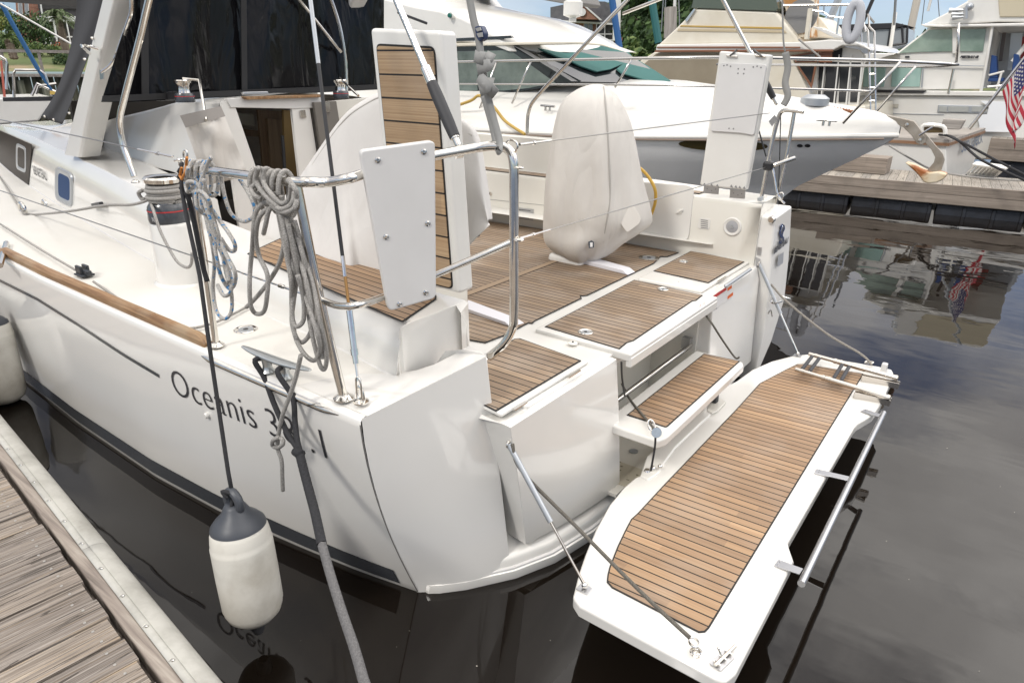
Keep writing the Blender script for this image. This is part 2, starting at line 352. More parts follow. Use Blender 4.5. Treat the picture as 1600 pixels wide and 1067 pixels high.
GREYW = ((.05, .04, .032), (.235, .20, .17), (.36, .32, .28), (.50, .455, .40), (.36, .265, .16))
# ------------------------------------------------------------------ water
WATER = mat('brown_creek_water', (.007, .005, .0035), .015, IOR=1.43)
_t = NT(WATER); _p = _t.n('ShaderNodeTexCoord').outputs['Object']
_a = _t.noise(_t.n('ShaderNodeMapping', {'Vector': _p, 'Scale': (.55, 1.15, 1)}).outputs[0], 1.1, 2, .45, .4)
_b = _t.noise(_t.n('ShaderNodeMapping', {'Vector': _p, 'Scale': (1.5, 3.2, 1), 'Rotation': (0, 0, .3)}).outputs[0], 1.4, 2, .5, .6)
_t.bump(_t.math('ADD', _t.math('MULTIPLY', _a, 1.0), _t.math('MULTIPLY', _b, .12)), .16, .04)
b = MB(); xs = [-400, 300]; b.add([(-500, -60, 0), (300, -60, 0), (300, 500, 0), (-500, 500, 0)], [(0, 1, 2, 3)])
b.build('water', WATER, kind='structure')
BED = mat('creek_bed', (.05, .04, .03), .9)
b = MB(); b.add([(-900, -100, -2.5), (900, -100, -2.5), (900, 1200, -2.5), (-900, 1200, -2.5)], [(0, 1, 2, 3)]); b.build('ground', BED, kind='structure')
# ------------------------------------------------------------------ near dock (planks run across it)
DA = -math.atan2(.29, 2.87); du = V(math.cos(DA), math.sin(DA), 0); dv = V(-math.sin(DA), math.cos(DA), 0); dO = V(-1.84, .835, 0)
def D(u, v, z): return dO+du*u+dv*v+V(0, 0, z)
NDW = dockwood('weathered_planks', GREYW, 0, .14, rot=-DA, gap=0)
NTRIM = wood('weathered_trim', (.12, .10, .085), (.25, .21, .18), (.38, .34, .29), 0, 30, .85)
VINW = dirty(mat('dock_bumper_vinyl', (.55, .54, .49), .55), (.45, .44, .40), (.24, .23, .20), 6, (.40, .80), bump=(18, .2, .003))
dock = thing('dock', 'grey weathered plank dock with white vinyl edge at lower left', 'dock', tuple(D(-2, -1.2, .45)))
b = MB(); u = -26.0; i = 0; screws = MB()
while u < 6:
    wdt = .135+random.uniform(-.004, .004); dz = random.uniform(-.004, .003); e = random.uniform(-.008, .006)
    q = [D(u, -3.2, .41+dz), D(u+wdt, -3.2, .41+dz), D(u+wdt, -.172+e, .41+dz), D(u, -.172+e, .41+dz)]
    b.prism(q, (0, 0, .04))
    if -6 < u < 1:
        for du_ in (.03, .105):
            c = D(u+du_, -.235+random.uniform(-.01, .01), .451+dz)
            screws.lathe([(.0062, 0), (.0055, .0012), (.003, .0008)], c, n=8)
            if u > -3: screws.lathe([(.0048, 0), (.0048, .001), (.0025, .0015)], D(u+du_, -.84+random.uniform(-.01, .01), .451+dz), n=8)
    u += wdt+random.uniform(.004, .011)
b.add(screws.v, screws.f, 1); b.build('decking', [NDW, mat('screw_steel', (.42, .40, .37), .45, .6)], dock, bevel=.003, seg=1)
b = MB(); b.prism([D(-26, -.15, .36), D(6, -.15, .36), D(6, -.098, .36), D(-26, -.098, .36)], (0, 0, .083)); b.build('edge_trim', NTRIM, dock, bevel=.008)
b = MB(); b.prism([D(-26, -3.2, .1), D(6, -3.2, .1), D(6, -.02, .1), D(-26, -.02, .1)], (0, 0, .255)); b.build('dock_frame', NTRIM, dock)
for s0, s1 in ((-26, -1.115), (-1.11, 6)):     # two lengths of bumper, one butting on the other
    rows = []
    prof = [(-.104, .452), (-.085, .4535), (-.075, .452)]+[(-.075+.075*math.sin(a), .405+.052*math.cos(a)) for a in [0, .25, .5, .8, 1.1, 1.4, 1.7, 2.1]]+[(-.01, .33), (-.03, .28)]
    for uu in np.linspace(s0, s1, 80): rows.append([D(uu, v_, z_+.0012*math.sin(uu*3)) for v_, z_ in prof])
    b = MB().grid(rows); b.build('bumper_strip', VINW, dock, sharp=50, solid=.006)
for k in range(-20, 12):
    uu = k*.235+.02; b = MB()
    if uu > 1: break
    b.lathe([(.007, 0), (.006, .003), (.002, .005)], D(uu-.0, -.089, .4535), n=10); b.obox(D(uu-.005, -.103, .455), D(uu-.012, -.089, .4565), (0, 0, 1), .003, .002); b.build('rivet', STEEL, dock, merge=False)
for uu in (-14, -7, -.5): MB().prism([D(uu, -2.6, -.35), D(uu+1.6, -2.6, -.35), D(uu+1.6, -.4, -.35), D(uu, -.4, -.35)], (0, 0, .5)).build('float', RUBBER, dock)
# ------------------------------------------------------------------ far dock
FDW = wood('far_dock_boards', (.16, .13, .105), (.27, .225, .185), (.37, .31, .26), 0, 22, .85, stain=(.2, .17, .14))
FDT = dockwood('far_dock_decking', ((.2, .18, .155), (.33, .3, .26), (.42, .385, .34), (.5, .46, .41), (.3, .25, .2)), 0, .15)
FLOAT = dirty(mat('black_float', (.02, .022, .028), .45), (.03, .033, .042), (.014, .014, .016), 6)
def far_dock(name, label, x0, x1, y0, y1, zt, zb, parent=None, fl=1.35):
    t = thing(name, label, 'dock', (-1.0, y0, zt))
    h = (zt-zb)/2
    MB().box(x0, x1, y0, y0+.04, zb+h+.004, zt).build('fascia_board', FDW, t, bevel=.006); MB().box(x0, x1, y0+.004, y0+.04, zb, zb+h).build('fascia_board', FDW, t, bevel=.006)
    MB().box(x0, x1, y0+.04, y1, zt-.04, zt-.003).build('decking', FDT, t)
    x = x0+.1
    while x < x1-.3:
        b = MB(); b.box(x, min(x1, x+fl), y0+.12, y1-.3, -.4, zb-.03)
        for q in (.33, .66, .97): b.box(x+fl*q-.035, x+fl*q+.035, y0+.095, y0+.2, -.4, zb-.035)
        b.build('float', FLOAT, t, bevel=.02, merge=False)
        x += fl+.06
    return t
t_ = far_dock('dock', 'long brown timber dock on black floats beyond the swim platform', -14, 22, 14.62, 16.35, .55, .21); t_.rotation_euler.z = .10
t_ = far_dock('dock', 'timber dock farthest to the right behind the flag', -.9, 24, 19.9, 21.7, 1.0, .52)
b = MB(); b.box(-3.3, -2.25, 15.2, 15.75, .555, .86); b.build('step_box', FDW, label='low grey timber step box on the far dock', cat='step box', bevel=.01)

rnd = random.Random(9); b = MB()
for px, py in ((330, 850), (470, 1000), (690, 1000), (745, 1040), (640, 985), (620, 1010), (1300, 790), (1480, 700), (1563, 760), (1585, 800), (1420, 905), (1530, 1048), (1450, 660), (1540, 470), (1385, 845), (860, 1000), (300, 925), (540, 880)):
    c = Z(px, py, .003); r = rnd.uniform(.002, .005); a = rnd.uniform(0, 6); b.add([c+V(r*math.cos(a), r*math.sin(a), 0), c+V(-r*.4*math.sin(a), r*.4*math.cos(a), .001), c-V(r*math.cos(a), r*math.sin(a), 0), c-V(-r*.4*math.sin(a), r*.4*math.cos(a), 0)], [(0, 1, 2, 3)])
b.build('floating_debris', mat('pale_flecks', (.5, .47, .4), .8), norm=False, merge=False, kind='stuff', label='tiny pale flecks floating on the brown water', cat='debris')
# ------------------------------------------------------------------ the sailing yacht: hull, deck, transom
yacht = thing('sailing_yacht', 'white sailing yacht in the foreground with open teak stern and fold-down swim platform', 'sailing yacht', (-6.0, 3.7, 0))
CY = 3.7
ST = [(-1.965, 1.905, 1.625, 1.10), (-2.3, 1.83, 1.62, 1.105), (-2.66, 1.77, 1.615, 1.11), (-3.3, 1.68, 1.612, 1.115), (-4.0, 1.635, 1.612, 1.12), (-5.1, 1.645, 1.622, 1.125), (-6.2, 1.70, 1.66, 1.135),
      (-7.2, 1.80, 1.73, 1.15), (-8.2, 1.96, 1.84, 1.165), (-9.4, 2.25, 2.03, 1.19), (-10.6, 2.65, 2.34, 1.22), (-11.8, 3.15, 2.78, 1.26), (-12.8, 3.6, 3.30, 1.3), (-13.3, 3.68, 3.66, 1.33)]
def st_at(x):
    for a, b_ in zip(ST, ST[1:]):
        if b_[0] <= x <= a[0]:
            t = (x-a[0])/(b_[0]-a[0]); t2 = t; return [lerp(a[k], b_[k], t2) for k in range(1, 4)]
    return list(ST[0][1:]) if x > ST[0][0] else list(ST[-1][1:])
def hull_y(x, z):
    yw, ys, zs = st_at(x); t = max(0, min(1, z/zs)); return ys+(yw-ys)*(1-t)**1.45+.012*math.sin(math.pi*min(1, t*1.0))*-1
zl = [-.45, -.15, 0, .05, .15, .3, .45, .6, .75, .9, 1.0, 1.05, 1.085]
rows = []
for x in np.concatenate([np.linspace(-1.965, -6.2, 34), np.linspace(-6.4, -13.3, 30)]):
    yw, ys, zs = st_at(x); r = []
    for z in zl:
        y = yw+(.5 if z < -.3 else .1) if z < -.01 else hull_y(x, z*zs/1.1)
        r.append(V(x, min(y, CY), z*zs/1.1 if z > 0 else z))
    for a in (25, 50, 75, 90): r.append(V(x, ys+.03*(1-math.cos(R_(a))) , zs-.022+.022*math.sin(R_(a))))
    rows.append(r)
b = MB().grid(rows); b.grid([[V(p.x, 2*CY-p.y, p.z) for p in r] for r in rows])
hull = b.build('hull', HULL, yacht, sharp=60)
def on_hull(px, py, off=.003):
    """where the sight line of a photo pixel meets the port topside"""
    d = ray(px, py); lo, hi = 1.0, 40.0
    f = lambda s: (CC+d*s)[1]-hull_y((CC+d*s)[0], (CC+d*s)[2])
    lo = (1.0/d[1]); hi = (2.6/d[1])
    for _ in range(60):
        m = (lo+hi)/2
        if f(m) > 0: hi = m
        else: lo = m
    p = Vector(CC+d*hi); p.y -= off; return p
def hull_band(name, z0, z1, m, x0=-1.99, x1=-12.5, off=.003, n=70, parent=None):
    rows = []
    for x in np.linspace(x0, x1, n):
        rows.append([V(x, hull_y(x, z)-off, z) for z in np.linspace(z0(x) if callable(z0) else z0, z1(x) if callable(z1) else z1, 4)])
    return MB().grid(rows).build(name, m, parent or yacht, norm=False)
hull_band('boot_stripe', .028, lambda x: .138, DGREY, x0=-2.06, off=.004)
# thin cove stripe, ends short of the lettering
cs = [on_hull(*p) for p in ((250, 590), (190, 554), (125, 511), (62, 471), (0, 440))]
zc = [(p.x, p.z) for p in cs]; print('cove', zc)
def cz(x):
    for a, c in zip(zc, zc[1:]):
        if c[0] <= x <= a[0]: return lerp(a[1], c[1], (x-a[0])/(c[0]-a[0]))
    return zc[0][1] if x > zc[0][0] else zc[-1][1]
hull_band('cove_stripe', lambda x: cz(x)-.001, lambda x: cz(x)+.022, DGREY, x0=zc[0][0], x1=-12, off=.0035)
# lettering laid along the hull side
def lettering(name, body, size, m, parent, o, ux, uy, off=0.0, bold=0, shear=0, warp=None, depth=.0012, spacing=1):
    c = bpy.data.curves.new(name, 'FONT'); c.body = body; c.size = size; c.extrude = 0; c.offset = bold; c.shear = shear; c.space_character = spacing; c.resolution_u = 4
    t = bpy.data.objects.new('tmp', c); col.objects.link(t); dg = bpy.context.evaluated_depsgraph_get(); me0 = bpy.data.meshes.new_from_object(t.evaluated_get(dg))
    bpy.data.objects.remove(t); ux = Vector(ux); uy = Vector(uy); o = Vector(o); nn = ux.cross(uy).normalized()
    bm = bmesh.new(); bm.from_mesh(me0); bmesh.ops.triangulate(bm, faces=bm.faces); bmesh.ops.subdivide_edges(bm, edges=[e for e in bm.edges if e.calc_length() > size*.3], cuts=1)
    for v in bm.verts:
        p = o+ux*v.co.x+uy*v.co.y+nn*off
        v.co = warp(p) if warp else p
    me = bpy.data.meshes.new(name); bm.to_mesh(me); bm.free()
    return link(name, me, m, parent, sharp=0)
LP0 = on_hull(272, 614); LP1 = on_hull(512, 716)
def hw(p): return V(p.x, hull_y(p.x, p.z)-.004, p.z)
ld = (LP1-LP0); print('letters', LP0, LP1)
ldn = V(ld.x, 0, ld.z).normalized(); lup = V(-ldn.z, 0, ldn.x)
lettering('lettering', 'Oceanis 38 .1', ld.length/5.5, TEXT, yacht, LP0, ldn, lup, warp=hw, bold=-.0028, spacing=1.03)
# through-hull fitting
p = on_hull(325, 648, 0); MB().lathe([(.0, 0), (.018, 0), (.018, .012), (.012, .02), (0, .02)], p, (0, -1, 0), n=14, cap=False).build('drain_fitting', GEL, yacht)
# ---- side deck
dz = lambda x: st_at(x)[2]
def deck_side(sgn):
    rows = []
    for x in np.linspace(-1.95, -13.2, 60):
        yw, ys, zs = st_at(x); yi = min(CY, np.interp(-x, [1.9, 2.6, 4.3, 5, 6.8, 8.5, 10.7, 13.2], [2.02, 2.1, 2.25, 2.35, 2.65, 2.95, 3.4, 3.7]))
        r = [V(x, ys+.03, zs), V(x, ys+.05, zs-.001), V(x, lerp(ys, yi, .5), zs+.004), V(x, yi, zs+.008)]
        rows.append([V(p.x, p.y if sgn > 0 else 2*CY-p.y, p.z) for p in r])
    return rows
b = MB(); b.grid(deck_side(1)); b.grid(deck_side(-1)); b.build('side_deck', DECK, yacht)
# ---- port quarter of the transom
T1 = V(-1.958, 1.655, 1.102); T2 = Z(762, 556, 1.25); B1 = V(-1.972, 1.92, -.1); B2 = Z(812, 848, .17); B2b = V(B2.x-.01, B2.y-.03, -.1)
TL0 = V(-1.966, 1.628, 1.075)
print('T', T2, B2)
def tr_port(n=12):
    rows = []
    for i in range(n+1):
        t = i/n; top = T1.lerp(T2, t); bot = B1.lerp(B2b, t); r = []; w0 = (1-t)**2
        for k in range(11):
            s_ = k/10; p = top.lerp(bot, s_); p.x += .068*math.sin(math.pi*t)*s_**1.3; ze = p.z; p.y += w0*((hull_y(-1.965, max(0, ze)) if i == 0 else hull_y(-1.965, max(0, ze)))-T1.lerp(B1, s_).y); r.append(p)
        rows.append(r)
    return rows
rows = tr_port(); b = MB().grid(rows)
b.grid([[V(p[0].x-.9, p[0].y+.0, 1.102) for p in (rows[0],)]+[]], 0) if False else None
# top surface of the quarter: level with the side deck, running inboard to the coaming
CO = [Z(*p, 1.112) for p in ((733, 540), (700, 548), (622, 587), (532, 538))]
CO[0] = Z(733, 540, 1.235); A_e = [T1.lerp(T2, t) for t in np.linspace(0, 1, 9)]; B_e = spline([V(-2.42, 1.66, 1.106), V(-2.30, 1.9, 1.11), CO[2]+V(-.02, .02, 0), CO[2].lerp(CO[0], .5)+V(0, 0, -.02), CO[0]], 2)
b.grid([[a_.lerp(c_, t) for a_, c_ in zip(A_e, B_e)] for t in (0, .06, .3, .6, 1)])
I2 = V(T2.x-.22, T2.y+.02, 1.102); I3 = V(T2.x-.22, T2.y+.05, .4); r_in = [p[-1] for p in [rows[-1]]]
e_ = rows[-1]; b.grid([e_, [V(p.x-.05, p.y+.005, p.z) for p in e_], [V(lerp(CO[0].x, p.x-.5, min(1, k/3)), p.y+.01, lerp(CO[0].z, p.z, min(1, k/3))) for k, p in enumerate(e_)]])
b.build('transom_quarter', HULL, yacht, bevel=.012, seg=3, sharp=40)
# dark seam at the hull and transom joint
b = MB(); pts = [V(-1.968, hull_y(-1.965, z)-.003, z) for z in np.linspace(1.07, .0, 12)]; b.tube(pts, .0024, 6); b.build('hull_seam', SEAM, yacht)
# ---- stern ledge and bumper lip, curving across the whole stern
LED = [(672, 903), (740, 890), (812, 868), (870, 842), (925, 806), (962, 776), (985, 748), (1020, 712), (1062, 660), (1110, 610), (1150, 563), (1192, 515), (1222, 478)]
led = [Z(*p, .15) for p in LED]; print('boot', on_hull(225,716), on_hull(225,737), on_hull(600,855), on_hull(600,905))
print('ledge', [tuple(round(c, 2) for c in p) for p in led])
ym = [1.925, 1.96, 2.0, 2.06, 2.13, 2.2, 2.28, 2.38, 2.5, 2.8, 3.1, 3.4, 3.7, 4.0, 4.3, 4.6, 4.9, 5.2, 5.42, 5.5]
def ledx(y):   # plan curve of the ledge edge
    return float(np.interp(y, [1.92, 1.96, 2.06, 2.28, 2.51, 2.79, 3.1, 3.7, 4.3, 4.6, 4.9, 5.2, 5.42, 5.5], [-1.96, -1.91, -1.82, -1.67, -1.57, -1.515, -1.49, -1.48, -1.49, -1.5, -1.52, -1.56, -1.6, -1.62]))
ledz = lambda y: float(np.interp(y, [4.3, 4.9, 5.2, 5.45], [.105, .2, .31, .44]))
LE = [V(ledx(y), y, ledz(y)) for y in ym]
b = MB(); rows = [[V(p.x-.55, p.y, p.z+.075), V(p.x-.13, p.y, p.z+.065), V(p.x-.03, p.y, p.z+.02), p+V(-.008, 0, .008), p+V(0, 0, -.005), p+V(.004, 0, -.05), p+V(.03, 0, -.058), p+V(.034, 0, -.12), p+V(.0, 0, -.17), p+V(-.2, 0, -.3)] for p in LE]
b.grid(rows); b.f += [tuple(range(9))[::-1], tuple(range((len(ym)-1)*9, len(ym)*9))]; b.m += [0, 0]; b.build('stern_ledge', GEL, yacht, sharp=50)
b = MB(); b.prism([V(ledx(y)+.02, y, -.012) for y in ym[:15]]+[V(ledx(y)-.01, y, -.012) for y in ym[:15][::-1]], (0, 0, .075)); b.build('bumper_lip', BOARD, yacht, bevel=.006)
scr = MB()
for y in np.arange(2.1, 4.6, .28): scr.ball(V(ledx(y)+.021, y, .03), .006, n=6)
scr.build('lip_screws', STEEL, yacht)
# ---- cockpit sole slab, lockers either side, opening in the middle
XF = -1.565
SOLE = .985
b = MB(); b.prism([V(-5.9, 2.25, .9), V(-2.2, 2.25, .9), V(-1.98, 2.2, .9), V(-1.78, 2.22, .9), V(-1.74, 2.3, .9), V(XF-.05, 2.32, .9), V(XF-.01, 5.45, .9), V(-5.9, 5.45, .9)], (0, 0, SOLE-.9)); b.build('cockpit_sole', GEL, yacht, bevel=.01)
# locker fronts (proud mouldings)
def locker(ya, yb, name='locker_front'):
    b = MB(); f = [V(XF-.03, ya, SOLE-.012), V(XF-.03, yb, SOLE-.012), V(-1.45, yb, .2), V(-1.45, ya, .2)]
    b.prism([V(XF-.06, ya, SOLE+.004), V(XF, ya, SOLE+.0), V(XF+.03, ya, SOLE-.1), V(-1.50, ya, .172), V(-1.75, ya, .172), V(-1.75, ya, SOLE-.09), V(XF-.06, ya, SOLE-.09)], (0, yb-ya, 0))
    return b.build(name, GEL, yacht, bevel=.014, seg=3)
# port front follows the curve of the stern: wider at the top than at the bottom
PTL, PTR, PBR, PBL = Z(797, 668, .965), V(XF, 3.085, SOLE-.01), V(-1.50, 3.12, .17), V(-1.635, 2.36, .165)
fr_ = []
for j in range(9):
    v_ = j/8; r = [lerp(PTL.lerp(PTR, i/10), PBL.lerp(PBR, i/10), v_)+V(.02*math.sin(math.pi*i/10)*v_+.006*math.sin(math.pi*v_), 0, 0) for i in range(11)]; fr_.append(r)
fr_ = [[V(p.x-.30, p.y, p.z-.03) for p in fr_[0]], [V(p.x-.02, p.y, p.z+.004) for p in fr_[0]]]+fr_
fr_ = [[V(r[0].x-.28, r[0].y+.03, r[0].z)]+r+[V(r[-1].x-.10, r[-1].y, r[-1].z)] for r in fr_]
MB().grid(fr_).build('locker_front', GEL, yacht, bevel=.012, seg=3, sharp=30)
lf = locker(4.42, 5.41)
b = MB(); b.box(-1.9, XF-.06, 2.40, 3.07, .16, .899); b.box(-1.9, XF-.035, 4.44, 5.45, .16, .899); b.build('locker_body', CREAM, yacht)
b = MB(); b.box(-1.97, -1.95, 3.0, 4.5, .1, .9); b.box(-1.95, -1.46, 3.0, 4.5, .17, .19); b.build('stern_recess', CREAM, yacht)
MB().box(-1.95, -1.62, 3.075, 3.083, .19, .9).build('recess_side', CREAM, yacht); MB().box(-1.95, -1.62, 4.4, 4.42, .19, .9).build('recess_side', CREAM, yacht)
# lids on the sole level: slabs with a shadow gap
def lid(name, pts, th=.02, m=None, z=SOLE): return MB().prism([V(x, y, z+.002) for x, y in pts], (0, 0, th)).build(name, m or GEL, yacht, bevel=.008, seg=3)
def tpanel(parent, pts, z, m, th=.004, cw=.007, name='teak_panel', r=.0, zf=None):
    """teak inlay: black caulk border sheet with the planked sheet on top"""
    zf = zf or (lambda x, y: z)
    A = sum(pts[i][0]*pts[(i+1) % len(pts)][1]-pts[(i+1) % len(pts)][0]*pts[i][1] for i in range(len(pts)))
    if A < 0: pts = pts[::-1]
    q = offset_poly(pts, cw)
    def ring(P, dz_): return [V(x, y, zf(x, y)+dz_) for x, y in P]
    n = len(pts); b = MB(); o0 = ring(pts, 0); o1 = ring(pts, th); i1 = ring(q, th+.0003)
    b.add(o0+o1, [(i, (i+1) % n, (i+1) % n+n, i+n) for i in range(n)], 1); b.add(o1+i1, [(i, (i+1) % n, (i+1) % n+n, i+n) for i in range(n)], 1)
    me_ = b; me_.add(i1, [tuple(range(n))], 0)
    return b.build(name, [m, CAULK], parent, sharp=30)
def xy(pts, z): return [(Z(*p, z).x, Z(*p, z).y) for p in pts]
zt = SOLE+.024
# port locker lid
pl_ = xy([(804, 524), (925, 560), (792, 641)], zt); PB = Z(808, 528, zt)
lidp = lid('locker_lid', [(-2.13, 2.2), (-2.13, PB.y+.02), (XF-.075, Z(918, 563, zt).y+.005), (XF-.075, 2.15)])
tp = xy([(813, 529), (908, 564), (775, 643)], zt); print('port teak', tp)
tpanel(lidp, [(-2.09, 2.22), (tp[0][0]-.02, tp[0][1]-.03), (tp[0][0]+.0, tp[0][1]-.005), tp[1], (tp[2][0], 2.15)], zt, TEAK_SOLE)
# centre lid with teak
cl = xy([(851, 511), (991, 438), (1098, 462), (1088, 470), (1082, 471), (990, 533), (980, 536), (968, 546)], zt)
c_o = xy([(828, 507), (996, 424), (1117, 456), (1117, 466), (976, 566), (966, 558)], zt); print('centre', cl, c_o)
c_in = offset_poly(cl, -.05)
lidc = MB().prism([V(-2.13, 3.115, .96), V(-2.13, 4.385, .96), V(-1.50, 4.385, .96), V(-1.50, 3.115, .96)], (0, 0, zt-.96)).build('locker_lid', GEL, yacht, bevel=.012, seg=3)
MB().prism([V(-1.53, 3.12, .925), V(-1.53, 4.38, .925), V(-1.495, 4.38, .925), V(-1.495, 3.12, .925)], (0, 0, .06)).build('lid_lip', GEL, lidc, bevel=.008)
tpanel(lidc, cl, zt, TEAK_SOLE)
# starboard lid
rl = xy([(1021, 424), (1080, 393), (1163, 410), (1112, 440), (1107, 443)], zt); print('stbd', rl)
lids = lid('locker_lid', [(-2.13, 4.44), (-2.13, 5.42), (XF-.075, 5.42), (XF-.075, 4.44)], th=.022); tpanel(lids, rl, zt+.002, TEAK_SOLE)
# strips between the lids with a small recess and catch
for y0, y1, cx, cy in ((2.99, 3.10, 895, 537), (4.39, 4.435, 1060, 443)):
    q = Z(cx, cy, SOLE+.01)
    b = MB(); b.lathe([(0, .0), (.028, .0), (.028, .006), (.02, .009), (0, .009)], q, n=16, cap=False); b.build('lid_catch', CREAM, yacht)
    b = MB(); b.ball(q+V(0, .0, .01), .006); b.build('catch_pin', BLACK, yacht)
# cockpit sole teak
zs_ = SOLE+.004
st = xy([(1069, 391), (1040, 403), (1036, 402), (1026, 398), (1009, 397), (1004, 404), (1022, 412)], zs_)
bl = xy([(758.5, 536), (790, 524), (826, 505), (832, 506), (836, 502), (906, 468), (909, 467), (907, 463), (918, 462), (1022, 412)], zs_); print('sole', bl, st)
sole_pts = bl+[(st[2][0]-.02, st[2][1]), (st[1][0]-.0, st[1][1]+.04), (st[0][0], 5.40), (-3.6, 5.40), (-5.8, 5.2), (-5.8, 2.4), (-2.75, 2.4), (-2.45, 2.62), (bl[0][0]-.12, bl[0][1]-.03)]
solep = tpanel(yacht, sole_pts, zs_, TEAK_SOLE, name='sole_teak')
# cross plank
a0 = Z(747, 452, zs_+.006); a1 = Z(845, 412, zs_+.006)
CROSS = wood('cross_plank', (.26, .18, .115), (.31, .22, .14), (.37, .27, .18), 1, 40, .6)
b = MB(); b.prism([V(a0.x-.02, 2.45, zs_+.005), V(a0.x+.035, 2.45, zs_+.005), V(a0.x+.035, 5.2, zs_+.005), V(a0.x-.02, 5.2, zs_+.005)], (0, 0, .002)); b.build('cross_plank', CROSS, solep)
b = MB(); b.box(a0.x-.026, a0.x+.041, 2.45, 5.2, zs_+.0045, zs_+.006); b.build('cross_caulk', CAULK, solep)
# two white foot chocks
def chock(pts, z, h):
    A, B_, C_, D_ = [Z(*p, z) for p in pts]; c = (A+B_+C_+D_)/4
    t_ = [q.lerp(c, .0)+V(0, 0, h) for q in (A, B_, C_, D_)]
    t_[1].x -= .05; t_[2].x -= .05; t_[0].y += .006; t_[1].y += .006; t_[2].y -= .006; t_[3].y -= .006
    return MB().add([A, B_, C_, D_]+t_, [(0, 1, 2, 3), (4, 5, 6, 7), (0, 1, 5, 4), (1, 2, 6, 5), (2, 3, 7, 6), (3, 0, 4, 7)]).build('foot_chock', LAV, yacht, bevel=.004)
chock([(716, 483), (798, 511), (820, 505), (733, 473)], zs_+.005, .022); chock([(905, 411), (981, 430), (993, 425), (918, 405)], zs_+.005, .03)
# deck fittings in the sole
def ring_fit(px, py, z, r, parent=yacht, name='deck_filler', dark=.55):
    q = Z(px, py, z); b = MB(); b.lathe([(0, -.002), (r, -.002), (r, .003), (r*.9, .006), (r*.7, .004), (r*.62, .001)], q, n=28, cap=False)
    o = b.build(name, STEEL, parent); MB().lathe([(r*.62, .001), (r*.6, .0035), (0, .0035)], q, n=24, cap=False).build('cap', GREYM, o); MB().lathe([(r*.22, .0035), (r*.22, .005), (0, .005)], q, n=12, cap=False).build('socket', BLACK, o); return o
ring_fit(1014, 403, SOLE+.008, .085, name='hatch_ring'); ring_fit(915, 519, zt+.006, .045, lidc, 'lid_latch'); ring_fit(1036, 452, zt+.006, .04, lidc, 'lid_latch'); ring_fit(1068, 409, zt+.007, .038, lids, 'lid_latch')
ring_fit(384, 515, 1.118, .062, name='deck_filler')
# lid hinges
for ax_, ay, bx, by, z in ((803, 640, 819, 627, zt), (887, 590, 905, 578, zt), (1122, 440, 1136, 432, zt)):
    a = Z(ax_, ay, z); c = Z(bx, by, z); c.x = a.x; MB().obox(a, c, (0, 0, 1), .014, .006).build('hinge', STEEL, yacht)
# grab bar and warning sticker on the starboard locker front
def on_front(px, py, off=.0): return X(px, py, -1.525+off)
lp0, lp1 = X(1134, 447, -1.515), X(1172, 421, -1.53)
b = MB(); b.tube([lp0, lp1], .014, 12); b.ball(lp0, .014); b.ball(lp1, .014); b.build('grab_bar', GREYM, yacht)
def fquad(pts, off=.0): 
    return [PL(px, py, (XF+.035, 5, SOLE-.1+.0), (1, 0, .083/.715)) + V(.0025+off, 0, 0) for px, py in pts]
def decal(name, polys, m, parent, off=0): 
    b = MB()
    for q in polys: b.add(fquad(q, off), [tuple(range(len(q)))])
    return b.build(name, m, parent, norm=False)
stk = decal('warning_sticker', [[(1113, 476), (1145, 455), (1146, 462), (1113, 487)]][:0]+[[(1114, 468), (1144, 447), (1145, 463), (1115, 484)]], BOARD, lf)
decal('red_band', [[(1114, 462), (1134.5, 448), (1134.5, 453), (1114, 467)]], RED, stk, .0005)
decal('orange_band', [[(1136, 450), (1143, 445), (1143, 450), (1136, 455)], [(1136, 463), (1145, 456), (1145, 461), (1136, 468)]], ORANGE, stk, .0005)
decal('pictogram', [[(1115, 475), (1117, 473), (1118, 478), (1120, 482), (1118.5, 483), (1117, 480), (1115.5, 484), (1114, 483), (1116, 478)]], TEXT, stk, .0005)
decal('fine_print', [[(1119, 468+k*4), (1134, 458+k*4), (1134, 459+k*4), (1119, 469+k*4)] for k in range(3)], LAV, stk, .0005)
# "8 | 8" marks on the lid lip
for s_, px, py in (('8', 1093, 481), ('I', 1096.5, 479), ('8', 1099, 477)):
    q = X(px, py, -1.488); lettering('red_mark', s_, .03, RED, lidc, q, (0, 1, 0), (0, 0, 1))
# ---- boarding step with teak in the recess
zst = .6
b = MB(); sp_ = [(-1.60, 3.03), (-1.60, 4.36), (-1.26, 4.36), (-1.235, 4.30), (-1.235, 3.09), (-1.26, 3.03)]
stp = b.prism([V(x, y, zst-.055) for x, y in sp_], (0, 0, .055)).build('boarding_step', GEL, yacht, bevel=.014, seg=3)
tpanel(stp, xy([(979, 649), (1100, 553), (1156, 565), (1043, 667), (1040, 668)], zst), zst, TEAK_STEP)
b = MB(); r0 = X(985, 652, -1.66); r1 = X(1098, 552, -1.66); b.tube([V(-1.64, 3.05, .625), V(-1.64, 4.38, .625)], .012, 12); b.build('step_rail', STEEL, stp)
b = MB(); b.box(-1.7, -1.64, 4.33, 4.38, .60, .68); b.build('rail_bracket', BRUSH, stp)
MB().obox(V(-1.665, 3.02, .598), V(-1.665, 4.4, .598), (0, 0, 1), .03, .012).build('step_seal', RUBBER, stp)
# floor bits seen under the step
MB().prism([V(-1.62, 3.1, .192), V(-1.36, 3.1, .192), V(-1.36, 3.32, .192), V(-1.62, 3.32, .192)], (0, 0, .004)).build('stained_pad', dirty(mat('stained_pad', (.5, .47, .36), .7), (.52, .48, .38), (.10, .08, .04), 22, (.62, .68)), yacht)
q = Z(990, 705, .193); MB().lathe([(0, 0), (.028, 0), (.028, .004), (.018, .006), (0, .004)], q, n=20, cap=False).build('scupper_drain', GREYM, yacht)
